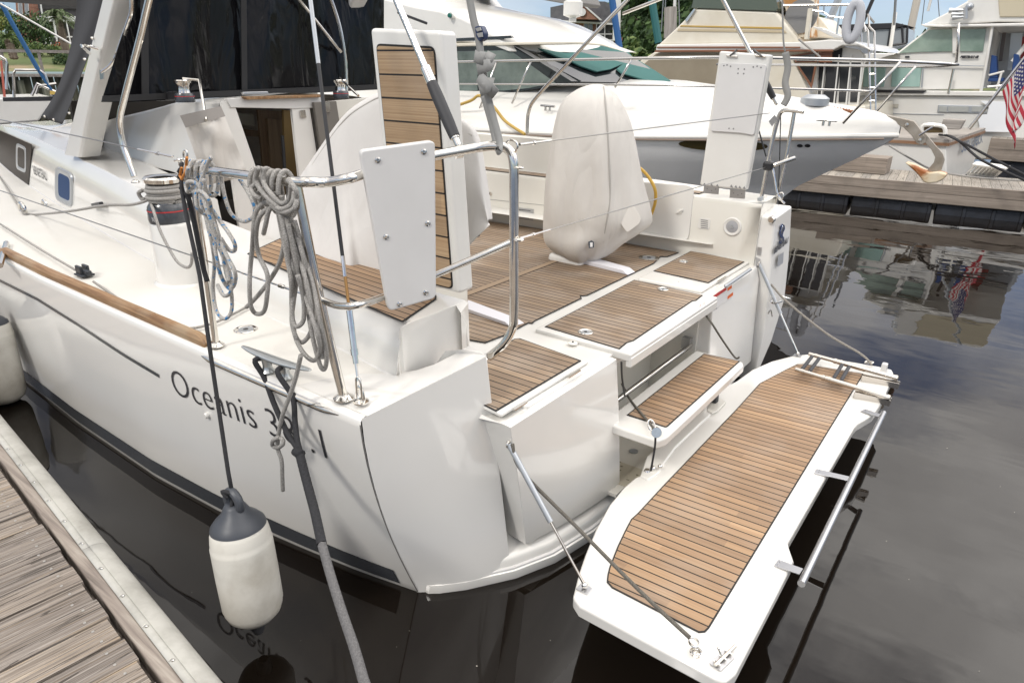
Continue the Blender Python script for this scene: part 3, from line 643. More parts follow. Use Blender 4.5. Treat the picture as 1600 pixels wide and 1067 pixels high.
# ---- starboard quarter pod
b = MB(); pt = [(-1.78, 5.42), (-1.452, 5.42), (-1.405, 5.70), (-1.78, 5.76)]
b.prism([V(x, y, -.1) for x, y in pt][:0]+[V(-1.76, 5.43, 1.43), V(-1.43, 5.43, 1.40), V(-1.43, 5.74, 1.455), V(-1.76, 5.74, 1.455)], (0, 0, -.25)) if False else None
F = lambda px, py, y: Y(px, py, y)
pa, pb, pc_, pd = F(1197, 345, 5.42), F(1237, 320, 5.74), F(1227, 465, 5.72), F(1183, 585, 5.55); pe = F(1196, 514, 5.42); print('pod', pa, pb, pc_, pd, pe)
ft = [pa, pb, pc_, V(pc_.x-.03, 5.66, .35), V(-1.5, 5.5, -.1), V(-1.5, 5.42, -.1), V(pe.x, 5.42, .3)]
ft = [V(-1.495, 5.435, 1.38), V(-1.475, 5.8, 1.425), V(-1.43, 5.80, 1.0), V(-1.40, 5.775, .65), V(-1.42, 5.66, .3), V(-1.455, 5.53, .05), V(-1.46, 5.5, -.1), V(-1.47, 5.435, -.1), V(-1.44, 5.435, .48)]
bk = [V(-1.62, p.y, p.z) for p in ft]; n_ = len(ft)
b.add(ft+bk, [tuple(range(n_)), tuple(range(2*n_-1, n_-1, -1))]+[(i, (i+1) % n_, (i+1) % n_+n_, i+n_) for i in range(n_)])
pod = b.build('transom_quarter', HULL, yacht, bevel=.02, seg=3)
# ------------------------------------------------------------------ coaming, coachroof, cockpit
CX = [2.12, 2.6, 3.5, 4.3, 5.1, 5.9, 6.8, 7.6, 8.5, 9.6, 10.7, 12.2]
def ybf(x): return float(np.interp(-x, CX, [1.98, 2.045, 2.11, 2.18, 2.3, 2.43, 2.58, 2.71, 2.87, 3.07, 3.3, 3.65]))
def ztf(x): return float(np.interp(-x, CX, [1.355, 1.36, 1.40, 1.48, 1.59, 1.63, 1.66, 1.68, 1.70, 1.70, 1.67, 1.5]))
def coam(x, sg=1, aft=False):
    yb, zt_ = ybf(x), ztf(x); hh = zt_-1.1; k = min(.12, hh*.3); z0 = dz(x)
    yin = max(2.50, yb+.3) if x > -4.7 else yb+.5
    r = [V(x, yb-.02, z0+.000), V(x, yb+.0, z0+.012), V(x, yb+.02, z0+hh*.45), V(x, yb+.045, zt_-k*.75), V(x, yb+.10, zt_), V(x, yb+.12, zt_+.002), V(x, yin-.03, zt_+.003), V(x, yin, zt_-.02)]
    r += [V(x, yin+.01, .95)] if x > -4.7 else [V(x, yin+.02, zt_-.3)]
    return r if sg > 0 else [V(p.x, 2*CY-p.y, p.z) for p in r]
xs_ = [-2.12, -2.3, -2.6, -3.0, -3.5, -3.9, -4.3, -4.69, -4.71, -5.1, -5.5, -5.9, -6.3, -6.8, -7.2, -7.6, -8.05, -8.5, -9.05, -9.6, -10.7, -12.2]
rows = [coam(x) for x in xs_]
# closed aft end: chamfered then vertical, a little aft of the section
e0 = rows[0]; cen = V(-2.0, 2.25, 1.1)
q_ = [X(*p, -2.02) for p in ((622, 587), (622, 582), (622, 562), (622, 538))]
def endp(px, py, z): return Z(px, py, z)
aft1 = [Z(622, 586, 1.11), Z(622, 583, 1.125), Z(622, 560, 1.20), Z(622, 534, 1.27), Z(625, 512, 1.352), Z(632, 508, 1.356), Z(712, 477, 1.356), Z(720, 489, 1.33), Z(720, 489, 1.33)+V(0, .01, -.36)]
low_ = [V(p.x+.0, lerp(p.y, 2.2, .0), min(p.z, 1.27)) for p in aft1]; mid_ = [p.copy() for p in aft1]
for k in (4, 5): low_[k] = Z(628, 532, 1.275)
low_[6] = Z(724, 500, 1.275); low_[7] = Z(729, 507, 1.25); low_[8] = V(low_[7].x, low_[7].y+.01, .97)
bas_ = [V(p.x+.01, p.y, 1.09) for p in low_]
b = MB().grid([bas_, low_, aft1]+rows); b.build('coaming', GEL, yacht, sharp=28, bevel=.008, seg=3)
# teak on the port seat top
ztk = 1.361
tk = xy([(388, 410), (625, 502), (630, 503), (682, 468), (682, 463), (600, 428), (500, 396), (440, 388)], ztk); print('teakseat', tk)
tk[6] = (tk[6][0], tk[6][1]); tpanel(yacht, tk, 0, TEAK_STEP, cw=.009, zf=lambda x, y: ztf(x)+.005)
# starboard side: seat front, seat top with teak, backrest
sb = [(5.42, .95), (5.405, 1.44), (5.415, 1.468), (5.44, 1.475), (5.62, 1.475)]
def sside(x):
    bz = float(np.interp(x, [-5.8, -3.3, -2.9, -1.6], [1.80, 1.80, 1.52, 1.49]))
    return [V(x, y, z) for y, z in sb]+[V(x, 5.63, 1.48), V(x, 5.66, max(1.482, bz-.01)), V(x, 5.69, bz+.002), V(x, 5.76, bz-.0), V(x, 5.78, bz-.03), V(x, 5.78, 1.1)]
b = MB(); b.grid([sside(x) for x in (-5.8, -5, -4.2, -3.6, -3.3, -3.1, -2.9, -2.4, -2.0, -1.75, -1.6)]); 
b.add([V(-1.6, 5.42, .9), V(-1.6, 5.405, 1.44), V(-1.6, 5.44, 1.475), V(-1.6, 5.66, 1.485), V(-1.6, 5.78, 1.46), V(-1.6, 5.78, .9)], [(0, 1, 2, 3, 4, 5)])
b.build('cockpit_side', CREAM, yacht, sharp=40)
tpanel(yacht, [(-5.7, 5.43), (-3.2, 5.43), (-3.2, 5.60), (-5.7, 5.60)], 1.477, TEAK_SOLE, name='seat_teak')
tpanel(yacht, [(-2.7, 5.50), (-2.15, 5.50), (-2.15, 5.62), (-2.7, 5.62)], 1.48, TEAK_SOLE, name='seat_teak')
# locker panel, vent, loudspeaker on the starboard cockpit side
W_ = lambda px, py, o=0: Y(px, py, 5.412-o)
def wall_poly(name, pts, m, th=.012, parent=yacht, off=.0, bev=.01):
    P_ = [W_(px, py, off) for px, py in pts]; return MB().prism(P_, (0, -th, 0)).build(name, m, parent, bevel=bev, seg=3)
def roundpts(P_, r, n=4):
    o = []; N = len(P_)
    for i in range(N):
        p = Vector(P_[i]); a = Vector(P_[i-1])-p; c = Vector(P_[(i+1) % N])-p; s0 = p+a.normalized()*min(r, a.length*.45); s1 = p+c.normalized()*min(r, c.length*.45)
        for k in range(n+1): t = k/n; o.append(tuple(s0*(1-t)**2+p*2*t*(1-t)+s1*t*t))
    return o
hat = wall_poly('side_locker_door', roundpts([(985, 283), (1086, 290), (1076, 378), (975, 362)], 12), GEL)
MB().lathe([(0, .0), (.022, 0), (.02, -.006), (.0, -.008)], W_(1062, 331, .013), (0, 1, 0), n=16, cap=False).build('recessed_pull', CREAM, hat); MB().tube([W_(1057, 333, .02), W_(1067, 328, .02)], .009, 8).build('door_pull', GEL, hat)
q = W_(1101, 349); b = MB(); b.prism([W_(*p) for p in roundpts([(1092, 340), (1111, 342), (1109, 359), (1090, 357)], 4)], (0, -.005, 0)); v = b.build('vent', GEL, yacht, bevel=.002)
b = MB()
for k in range(5): b.obox(W_(1095, 343.5+k*3, .006), W_(1106, 345+k*3, .006), (0, 1, 0), .006, .002)
b.build('vent_slots', GASKET, v)
q = W_(1144.5, 354); b = MB(); b.lathe([(0, 0), (.075, 0), (.075, .008), (.066, .016), (.05, .01), (0, .01)], q, (0, -1, 0), n=36, cap=False); spk = b.build('loudspeaker', GEL, yacht)
MB().lathe([(.048, .0115), (.03, .016), (0, .017)], q, (0, -1, 0), n=30, cap=False).build('speaker_grille', mat('speaker_grille', (.35, .35, .36), .6), spk); MB().lathe([(.017, .017), (.015, .021), (0, .021)], q, (0, -1, 0), n=20, cap=False).build('speaker_cone', GREYM, spk)
for px, py in ((1111, 296), (1152, 303)):
    b = MB(); b.prism([W_(px-11, py-7), W_(px+13, py-5), W_(px+12, py+8), W_(px-12, py+6)], (0, -.004, 0)); h = b.build('hinge', BRUSH, yacht, bevel=.001)
    b = MB(); [b.lathe([(.005, 0), (.004, .002), (0, .002)], W_(px+dx, py+dy, .0045), (0, -1, 0), n=8, cap=False) for dx, dy in ((-6, -1), (1, 2), (7, 0))]; b.build('screw_heads', GASKET, h)
# builder's plate and door line on the side of the seat (left of the covered pedestal)
PLM = mat('data_plate', (.42, .42, .42), .3, .5)
pl = wall_poly('data_plate', [(806, 324), (834, 327), (833, 345), (805, 342)], PLM, .002, bev=0)
b = MB()
for k in range(4): b.prism([W_(809, 327+k*4, .0024), W_(829-k*3 % 7, 329+k*4, .0024), W_(829-k*3 % 7, 330+k*4, .0024), W_(809, 328+k*4, .0024)], (0, -.0004, 0))
b.build('plate_print', TEXT, pl)
MB().lathe([(0, 0), (.02, 0), (.018, .01), (.0, .012)], W_(767, 303), (0, -1, 0), n=16, cap=False).build('deck_shower_ring', STEEL, yacht)
MB().obox(W_(757, 311, .001), W_(850, 321, .001), (0, 1, 0), .003, .002).build('panel_joint', GASKET, yacht)
# ---- coachroof
lo = [Y(60, 213, 3.05), Y(105, 238, 2.8), Y(162, 265, 2.62), Y(230, 287, 2.6), Y(290, 312, 2.6), Y(400, 345, 2.6)]
hi = [Y(60, 190, 3.15), Y(110, 195, 3.0), Y(155, 192, 2.85), Y(225, 175, 2.78), Y(277, 162, 2.8), Y(342, 161, 2.95)]
lo = [V(-8.6, 3.08, 1.62), V(-7.3, 2.85, 1.62), V(-6.2, 2.66, 1.57), V(-5.45, 2.58, 1.52), V(-5.0, 2.56, 1.45), V(-4.72, 2.6, 1.2)]
hi[0] = V(-8.6, 3.3, 1.78); hi[1] = V(-7.3, 3.05, 1.92)
print('trunk', lo, hi)
lo = [V(-8.9, 3.22, 1.66), V(-7.75, 3.16, 1.655), V(-6.6, 3.01, 1.63), V(-5.9, 2.95, 1.61), V(-5.54, 2.92, 1.60), V(-4.9, 2.88, 1.50)]
hi = [V(-8.9, 3.35, 1.73), V(-7.9, 3.28, 1.80), Y(155, 192, 3.17), Y(225, 175, 3.08), Y(277, 162, 3.02), Y(342, 161, 3.0)]
mid = [a.lerp(c, .5) for a, c in zip(lo, hi)]
rows = [lo, mid, hi]+[[V(c.x-.02, c.y+.1, c.z+.02) for c in hi]]+[[V(c.x-.1, CY, c.z+.05) for c in hi]]+[[V(c.x-.1, 2*CY-c.y-.1, c.z+.02) for c in hi]]+[[V(c.x, 2*CY-c.y, c.z) for c in hi]]+[[V(c.x, 2*CY-c.y, c.z-.9) for c in hi]]
rows = [spline(r, 5) for r in rows]; rows.insert(3, [p.lerp(q_, .12)+V(0, 0, .0) for p, q_ in zip(rows[2], rows[3])])
ROOF = dirty(mat('coachroof_gelcoat', (.6, .59, .57), .3, coat=.3), (.62, .61, .585), (.57, .555, .53), 1.2)
MB().grid(rows).build('coachroof', ROOF, yacht, sharp=25, bevel=.012)
MB().grid([[V(-8.9, 3.22, 1.655), V(-8.9, 3.36, 1.74), V(-8.9, CY, 1.82), V(-8.5, 2*CY-3.1, 1.7)], [V(-10.5, 3.42, 1.66), V(-10.5, 3.5, 1.70), V(-10.5, CY, 1.7), V(-10.5, 4.1, 1.55)], [V(-12.3, 3.6, 1.35), V(-12.3, 3.62, 1.36), V(-12.3, CY, 1.4), V(-12.3, 3.8, 1.35)]]).build('fore_coachroof', GEL, yacht)
# cabin side helpers
def side_y(x, z): 
    yb, zt_ = ybf(x), ztf(x); return yb+.0+.045*max(0, (z-1.12))/(zt_-1.12)
def on_cab(px, py, off=.004):
    d = ray(px, py); lo_, hi_ = 1.0/d[1], 4.5/d[1]
    for _ in range(60):
        m = (lo_+hi_)/2; q = CC+d*m
        if q[1]-side_y(q[0], q[2]) > 0: hi_ = m
        else: lo_ = m
    q = Vector(CC+d*hi_); q.y -= off; return q
def cab_patch(name, TL, TR, BR, BL, m, parent=yacht, off=.004, n=8, k=4, solid=0):
    rows = []
    for j in range(k+1):
        r = []
        for i in range(n+1):
            a = Vector(TL).lerp(Vector(TR), i/n); c = Vector(BL).lerp(Vector(BR), i/n); p = a.lerp(c, j/k); r.append(on_cab(p.x, p.y, off))
        rows.append(r)
    return MB().grid(rows).build(name, m, parent, norm=False, solid=solid)
print('oncab', on_cab(52, 224), on_cab(46, 290), on_cab(0, 200), on_cab(0, 225), on_cab(-40, 200))
win = cab_patch('hull_window', (-40, 186), (52, 226), (46, 290), (-40, 226), GLASSW, off=.012)
def portlight(cx, cy, w_, h_, sk, name='portlight'):
    """rounded frame and dark glass following the cabin side"""
    def ringp(f, off):
        o = []
        for k in range(28):
            a = 2*math.pi*k/28; c, s_ = math.cos(a), math.sin(a); e = .38
            x = abs(c)**e*math.copysign(1, c)*w_*f; y = abs(s_)**e*math.copysign(1, s_)*h_*(f if f > .8 else f*1.02); o.append(on_cab(cx+x, cy+y+x*sk, off))
        return o
    b = MB().grid([ringp(1, .002), ringp(.97, .016), ringp(.80, .018), ringp(.66, .008)], closeu=True); f = b.build(name, GREYM, yacht)
    g = ringp(.68, .009); MB().add(g, [tuple(range(len(g)))]).build('glass', GLASSB, f, norm=False); return f
portlight(101.5, 292, 13.5, 27, .5); portlight(35, 247, 8, 21, .5)
P0 = on_cab(54, 272, .006); P1 = on_cab(77, 284, .006); dd = (P1-P0); lettering('lettering', 'BENETEAU', dd.length/5.2, TEXT, yacht, P0, dd.normalized(), (0, 0, 1), bold=.0015)
# ---- aft bulkhead with companionway, cabin interior
BX = -4.86
def B_(px, py, o=0): return X(px, py, BX+o)
def bpoly(name, pts, m, th=.03, off=0, parent=yacht, bev=.004): return MB().prism([B_(px, py, off) for px, py in pts], (th, 0, 0)).build(name, m, parent, bevel=bev)
bpoly('bulkhead', [(342, 158), (362, 160), (410, 300), (420, 420), (380, 420)], GEL)
bpoly('companionway_frame', [(349, 154), (500, 148), (502, 168), (457, 170), (356, 168)], ROOF, .04, .002)
bpoly('companionway_frame', [(452, 166), (480, 166), (520, 420), (480, 420)], GEL, .03, .004)
bpoly('bulkhead', [(492, 160), (600, 150), (640, 420), (520, 420)], CREAM, .03)
CP = mat('companionway_door', (.16, .145, .125), .35)
bpoly('companionway_door', [(487, 160), (522, 158), (545, 300), (508, 300)], CP, .03, .05); MB().prism([B_(506, 161, .09), B_(514, 160, .09), B_(516, 175, .09), B_(508, 176, .09)], (.01, 0, 0)).build('door_latch', STEEL, yacht)
bpoly('sliding_hatch', [(375, 151), (495, 148), (497, 152), (380, 156)], TOERAIL, .05, .03)
bpoly('hatch_handle', [(375, 144), (415, 143), (417, 148), (378, 149)], BRUSH, .03, .05)
MB().prism([B_(468, 173, .04), B_(476, 172, .04), B_(478, 184, .04), B_(470, 185, .04)], (.008, 0, 0)).build('hinge', STEEL, yacht)
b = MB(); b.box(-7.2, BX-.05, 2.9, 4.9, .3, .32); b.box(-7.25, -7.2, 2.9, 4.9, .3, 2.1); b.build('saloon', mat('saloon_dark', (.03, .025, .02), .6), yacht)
def ipoly(name, pts, x, m, th=.03): return MB().prism([X(px, py, x) for px, py in pts], (th, 0, 0)).build(name, m, yacht, bevel=.003)
ipoly('cabin_cabinet', [(400, 172), (442, 174), (446, 300), (412, 300)], -5.6, CABWOOD); ipoly('cabin_door', [(415, 185), (438, 188), (443, 300), (424, 300)], -5.57, wood('cabin_door_wood', (.12, .085, .05), (.17, .125, .08), (.21, .16, .105), 2, 30, .4))
ipoly('saloon_trim', [(440, 172), (462, 174), (480, 320), (444, 320)], -5.3, mat('ochre_trim', (.22, .15, .06), .5))
ipoly('saloon_shelf', [(365, 200), (402, 204), (404, 214), (368, 212)], -6.0, CABWOOD); ipoly('saloon_window', [(361, 176), (393, 178), (396, 197), (365, 193)], -6.3, mat('saloon_window_glass', (.45, .47, .44), .2))
b = MB(); b.tube([B_(441, 212, -.1), B_(443, 235, -.1), B_(446, 285, -.1)], .014, 8); b.build('fire_hose', BLACK, yacht)
# halyard bag on the bulkhead
def patch(name, quad, m, parent, nx=10, ny=12, f=None, xpl=BX+.06, solid=.004, th=None, sub=0):
    rows = []
    for j in range(ny+1):
        r = []
        for i in range(nx+1):
            u, v_ = i/nx, j/ny; a = Vector(quad[0]).lerp(Vector(quad[1]), u); c = Vector(quad[3]).lerp(Vector(quad[2]), u); p = a.lerp(c, v_); r.append(X(p.x, p.y, xpl+(f(u, v_) if f else 0)))
        rows.append(r)
    return MB().grid(rows).build(name, m, parent, norm=False, sharp=180, subs=sub)
BAGB = cloth('bag_band', (.30, .28, .26))
bag = patch('halyard_bag', ((286, 190), (350, 178), (388, 275), (322, 290)), CANVAS, yacht, f=lambda u, v_: .10+.11*math.sin(math.pi*u)*math.sin(math.pi*min(1, .2+v_))+.028*math.sin(u*11+v_*5)*(1-.3*v_)+.02*math.sin(u*5-v_*9)-.1*(v_ > .97))
patch('bag_rim', ((281, 181), (345, 166), (352, 182), (290, 200)), BAGB, bag, ny=3, f=lambda u, v_: .13+.11*math.sin(math.pi*u))
# ---- arch (hardtop legs) and canvas
ARCH = dirty(mat('arch_gelcoat', (.66, .65, .62), .25, coat=.3), (.66, .65, .62), (.62, .605, .575), 2)
def leg(base, mid_, top, wx, wy, name='arch_leg'):
    path = spline([base, mid_, top], 5); rows = []
    for i, p in enumerate(path):
        wk = wx*(1.12-.62*i/(len(path)-1)); rows.append([p+V(wk*a, wy*c, 0) for a, c in ((-.5, -.32), (-.4, -.5), (.4, -.5), (.5, -.38), (.5, .5), (-.5, .5))])
    return MB().grid(rows, closeu=True).build(name, ARCH, yacht, sharp=30, bevel=.01)
ab = Y(133, 222, 2.68); at_ = Y(190, 0, 2.68); up_ = at_+(at_-ab)*1.1; am = ab.lerp(at_, .5)+V(-.02, 0, 0)
print('arch', ab, at_)
bd_ = (ab-at_).normalized()*.17; leg(ab+bd_, am, up_, .30, .17)
ab2 = V(ab.x, 2*CY-ab.y, ab.z); leg(ab2+V(bd_.x, 0, bd_.z), V(am.x, 2*CY-am.y, am.z), V(up_.x, 2*CY-up_.y, up_.z), .30, .17)
MB().obox(up_+V(0, -.1, 0), V(up_.x, 2*CY-up_.y+.1, up_.z), (0, 0, 1), .34, .17).build('arch_top', ARCH, yacht, bevel=.03)
A_ = lambda px, py, y=2.58: Y(px, py, y)
b = MB(); b.tube(fillet([A_(205, -8), A_(206, 20), A_(178, 100), A_(160, 113)], .12), .014, 10); gr = b.build('grab_rail', STEEL, yacht); MB().prism([A_(157, 110), A_(164, 110), A_(163, 124), A_(158, 125)], (0, -.008, 0)).build('rail_foot', BRUSH, gr)
b = MB(); b.tube(fillet([A_(154, 77), A_(130, 70, 2.5), A_(127, 72, 2.42), A_(140, 84, 2.55)], .05), .012, 10); b.build('lead_ring', STEEL, yacht)
# sprayhood, port side panel
rows = []
pth = [((120, -30), (176, -30)), ((121, 20), (163, 20)), ((112, 70), (147, 70)), ((100, 115), (128, 115)), ((84, 155), (113, 158)), ((62, 184), (98, 197))]
for (a, c) in pth:
    r = []
    for i in range(9):
        u = i/8; p = Vector(a).lerp(Vector(c), u); q = Y(p.x, p.y, lerp(2.78, 2.62, u)+.03*math.sin(u*7+a[1]*.02)); r.append(q)
    rows.append(r)
hood = MB().grid([spline(r, 2) for r in rows]).build('sprayhood', HOOD, yacht, subs=1, solid=.004, norm=False)
b = MB()
for px, py in ((144, 60), (132, 93), (108, 177), (70, 182), (84, 187)): b.ball(Y(px, py, 2.585), .012, n=8)
b.build('snaps', STEEL, hood)
MB().box(-8.7, -5.9, 2.85, 2*CY-2.85, 2.98, 3.02).build('hood_top', HOOD, hood)
# black vinyl enclosure across the aft end of the coachroof
EX = -5.3
rows = []
for j in range(15):
    v_ = j/14; r = []
    for i in range(41):
        u = i/40; pyb = lerp(162, 140, u) if u > .1 else 160; py = lerp(-60, pyb, v_); px = lerp(lerp(208, 158, max(0, min(1, py/160))), 600, u)
        r.append(X(px, py, EX+.02*math.sin(px*.045+v_*2)+.01*math.sin(px*.11)))
    rows.append(r)
enc = MB().grid(rows).build('vinyl_enclosure', VINYL, yacht, norm=False, sharp=180)
MB().prism([X(160, 150, EX+.04), X(590, 132, EX+.04), X(590, 140, EX+.04), X(158, 160, EX+.04)], (.01, 0, 0)).build('hem', HEMK, enc)
for px in (225, 380): MB().obox(X(px, -40, EX+.03), X(px+2, 150, EX+.03), (1, 0, 0), .05, .01).build('zip_band', HEMK, enc)
b = MB(); b.tube([X(466, 0, EX+.06), X(515, 0, EX+.06)][:0]+[X(459, -10, EX+.08), X(533, 82, EX+.08)], .013, 8); b.tube(spline([X(510, -20, EX+.1), X(530, 40, EX+.1), X(540, 100, EX+.1), X(541, 150, EX+.1)], 5), .016, 8); b.build('hood_frame', STEEL, enc)
# winches
def winch(c, s=1.0, label=None, band=RED):
    b = MB(); b.lathe([(.072, 0), (.074, .01), (.072, .04), (.066, .05)], c, n=28, cap=False) if False else None
    w_ = MB().lathe([(0, 0), (.078*s, 0), (.08*s, .01*s), (.076*s, .06*s), (.066*s, .075*s), (0, .075*s)], c, n=30, cap=False).build('winch_base', DGREY, yacht)
    MB().lathe([(.0785*s, .045*s), (.0785*s, .050*s)], c, n=30, cap=False).build('red_ring', band, w_)
    MB().lathe([(.055*s, .07*s), (.05*s, .09*s), (.048*s, .13*s), (.056*s, .15*s), (.07*s, .155*s), (.073*s, .17*s), (.066*s, .178*s), (.03*s, .182*s), (0, .182*s)], c, n=30, cap=False).build('drum', STEEL, w_)
    return w_
WC = Y(266, 345, 2.14); print('winch', WC)
pz = WC.z
# round pedestal under the port winch
pb = V(WC.x, WC.y+.02, 1.112)
b = MB(); rows = []
for rr_, z_ in ((.24, -.0), (.18, .008), (.155, .03), (.148, .1), (.142, pz-1.112-.02), (.136, pz-1.112-.005), (.12, pz-1.112), (.0, pz-1.112)):
    rows.append([V(pb.x+rr_*1.08*math.cos(a), pb.y+rr_*math.sin(a), pb.z+z_) for a in np.linspace(0, 2*math.pi, 33)[:-1]])
b.grid(rows, closeu=True); b.build('winch_pedestal', GEL, yacht, sharp=30)
W1 = winch(V(WC.x, WC.y, pz), 1.55)
lettering('winch_mark', 'N', .04, BOARD, W1, V(WC.x+.03, WC.y-.126, pz+.02), (1, 0, 0), (0, 0, 1))
CWc = Y(290, 160, 2.78); winch(V(CWc.x, CWc.y, CWc.z-.0), .85); CW2 = X(533, 152, -4.9); winch(CW2+V(0, 0, -.01), .85)
b = MB(); b.tube([CWc+V(.02, 0, .16), CWc+V(.14, .05, .15), X(322, 188, -4.55)], .011, 8); b.build('winch_handle', STEEL, yacht); b = MB(); b.tube([CW2+V(0, 0, .15), X(560, 150, -4.6)], .01, 8); b.build('winch_handle', STEEL, yacht)
b = MB()
for k in range(5):
    c = Y(250+k*7, 156-k*.4, 2.8); b.box(c.x-.04, c.x+.04, c.y-.02, c.y+.02, c.z-.01, c.z+.05)
b.build('clutch_bank', BLACK, yacht, bevel=.008)
b = MB(); b.tube([Y(172, 154, 2.75), Y(237, 152, 2.9)], .016, 8); b.build('hatch_rail', BRUSH, yacht)
# ------------------------------------------------------------------ fold-down swim platform
PS = .032; PX0 = -1.1; PZ0 = .335
def zp(x): return PZ0+PS*(x-PX0)
PN = (-PS, 0, 1); PP0 = (PX0, 0, PZ0)
def P(px, py, dz_=0): q = PL(px, py, (PX0, 0, PZ0+dz_), PN); return q
def Pxy(pts, dz_=0): return [(P(*p, dz_).x, P(*p, dz_).y) for p in pts]
outl = [(895, 932), (905, 893), (915, 864), (931, 826), (952, 788), (974, 761), (991, 746), (1002, 741), (1030, 702), (1075, 655), (1112, 618), (1128, 606), (1150, 595), (1175, 577), (1205, 564), (1240, 555), (1262, 553),
        (1372, 572), (1394, 577), (1398, 586), (1377, 630), (1364, 648), (1352, 655), (1340, 662), (1335, 668), (1232, 848), (1234, 856), (1241, 876), (1236, 886), (1150, 1052), (1134, 1064), (1118, 1061), (905, 947)]
op = Pxy(outl); print('plat', [(round(a, 2), round(c, 2)) for a, c in op])
TH = .062
plat = MB().prism([V(x, y, zp(x)-TH) for x, y in op], (0, 0, TH)).build('swim_platform', GEL, yacht, bevel=.014, seg=4)
tk_ = Pxy([(948, 909), (949, 898), (952, 886), (965, 853), (976, 830), (986, 811), (997, 801), (1035, 760), (1100, 692), (1150, 640), (1187, 599), (1229, 577), (1246, 569), (1258, 569), (1349, 584), (1346, 590), (1298, 668), (1108, 981), (1102, 987), (1092, 988), (956, 918)], .003)
tpanel(plat, tk_, 0, TEAK_PLAT, zf=lambda x, y: zp(x)+.001, cw=.0065)
# raised moulding and hardware along the forward edge
def pb(pts, h0, h1, name, m, par=plat, bev=.004, seg=3):
    o = Pxy(pts); return MB().prism([V(x, y, zp(x)+h0) for x, y in o], (0, 0, h1-h0)).build(name, m, par, bevel=bev, seg=seg)
pb([(1000, 745), (1010, 715), (1040, 690), (1066, 664), (1104, 634), (1122, 622), (1133, 629), (1118, 642), (1090, 668), (1056, 700), (1040, 722), (1028, 742), (1012, 752)], -.03, .012, 'edge_moulding', GEL, bev=.01)
pb([(1106, 638), (1112, 630), (1126, 625), (1134, 631), (1122, 644), (1112, 649), (1104, 645)], .004, .016, 'latch_recess', CREAM, bev=.005)
q = P(1114, 626, .02); b = MB(); b.box(q.x-.03, q.x+.03, q.y-.028, q.y+.028, q.z-.02, q.z+.05); k = b.build('black_catch', RUBBER, plat, bevel=.008); b = MB(); b.tube([q+V(0, 0, -.02), q+V(.02, -.02, -.06)], .008, 8); b.build('catch_pin', STEEL, k)
q = P(1020, 732, .02); b = MB(); b.ball(q, .018); b.ball(q+V(.03, .03, .01), .014); b.lathe([(.02, 0), (.014, .012), (0, .014)], q+V(-.02, -.03, -.01), n=12); b.build('hinge_bracket', STEEL, plat, merge=False)
# strut feet and eyes
def foot(px, py, s=.05):
    q = P(px, py, .002); b = MB(); b.box(q.x-s*.6, q.x+s*.6, q.y-s*.5, q.y+s*.5, q.z, q.z+.005); f = b.build('foot_plate', BRUSH, plat, bevel=.003, seg=1)
    b = MB(); b.ball(q+V(0, 0, .02), .014); b.build('ball_stud', STEEL, f); return q+V(0, 0, .022)
f1 = foot(913, 920); f2 = foot(1246, 556)
# gas struts from the quarters down to the platform
def strut(a, c, name='gas_strut'):
    m_ = a.lerp(c, .56); b = MB(); b.tube([a, m_], .0135, 12); o = b.build(name, GREYM, yacht); MB().tube([m_, c], .0065, 8).build('rod', STEEL, o); MB().lathe([(.018, -.006), (.02, 0), (.018, .006)], a, (1, 0, 0), n=14).build('strut_mount', STEEL, o)
s1 = Z(795, 693, .86); s1 = V(-1.60, 2.13, .83); s1 = X(795, 694, -1.60); strut(s1, f1)
s2 = Y(1186, 412, 5.42); strut(s2, f2); print('struts', s1, s2, f1, f2)
MB().prism([Y(1181, 402, 5.432), Y(1188, 405, 5.432), Y(1189, 418, 5.432), Y(1181, 417, 5.432)], (0, -.006, 0)).build('strut_plate', BRUSH, yacht)
MB().prism([Y(1184, 386, 5.432), Y(1190, 387, 5.432), Y(1189, 399, 5.432), Y(1183, 398, 5.432)], (0, -.006, 0)).build('latch_plate', BRUSH, yacht)
# lifting lines (things that only hang there)
def ropething(name, label, cat, pts, r, m, sub=8, n=8, group=None, flat=1.0):
    b = MB().tube(spline(pts, sub) if sub else pts, r, n, flat=flat); return b.build(name, m, label=label, cat=cat, group=group, sharp=180)
e1 = P(1086, 1010, .02)
ropething('control_line', 'longest dark cord, from the near quarter down to the shackle at the near platform corner', 'rope', [s1+V(.02, 0, .01), X(815, 735, -1.52), Z(900, 822, .55), Z(1000, 923, .45), P(1078, 996, .05)], .0085, ROPE_D)
b = MB(); q = P(1084, 1003, .03)
def shackle(c, d, r=.018, t=.0045):
    d = Vector(d).normalized(); s_ = d.cross(V(0, 0, 1)).normalized() if abs(d.z) < .9 else V(1, 0, 0); return [c+s_*r*math.cos(a)+d*r*1.5*math.sin(a) for a in np.linspace(0, 2*math.pi, 17)[:-1]]
b.tube(shackle(q, (.6, -.7, .1)), .0045, 8, closed=True); b.tube(shackle(P(1088, 1018, .02), (.2, -.9, .3), .016), .005, 8, closed=True); b.lathe([(.026, 0), (.026, .005), (.012, .01)], P(1088, 1020, 0), n=14); b.build('shackle', STEEL, plat, merge=False)
e2 = P(1362, 570, .03)
ropething('control_line', 'pale cord from the far quarter to the platform corner beside the ladder', 'rope', [Y(1178, 434, 5.43), Y(1190, 436, 5.5)+V(.04, 0, .0), Y(1228, 470, 5.45), P(1290, 520, .2), P(1345, 553, .08), e2], .0085, rope('pale_cord', (.36, .33, .29)))
b = MB(); b.tube(shackle(P(1358, 566, .03), (1, .2, .2), .02), .005, 8, closed=True); b.build('shackle', STEEL, plat)
sq = V(-1.245, 3.07, .60)
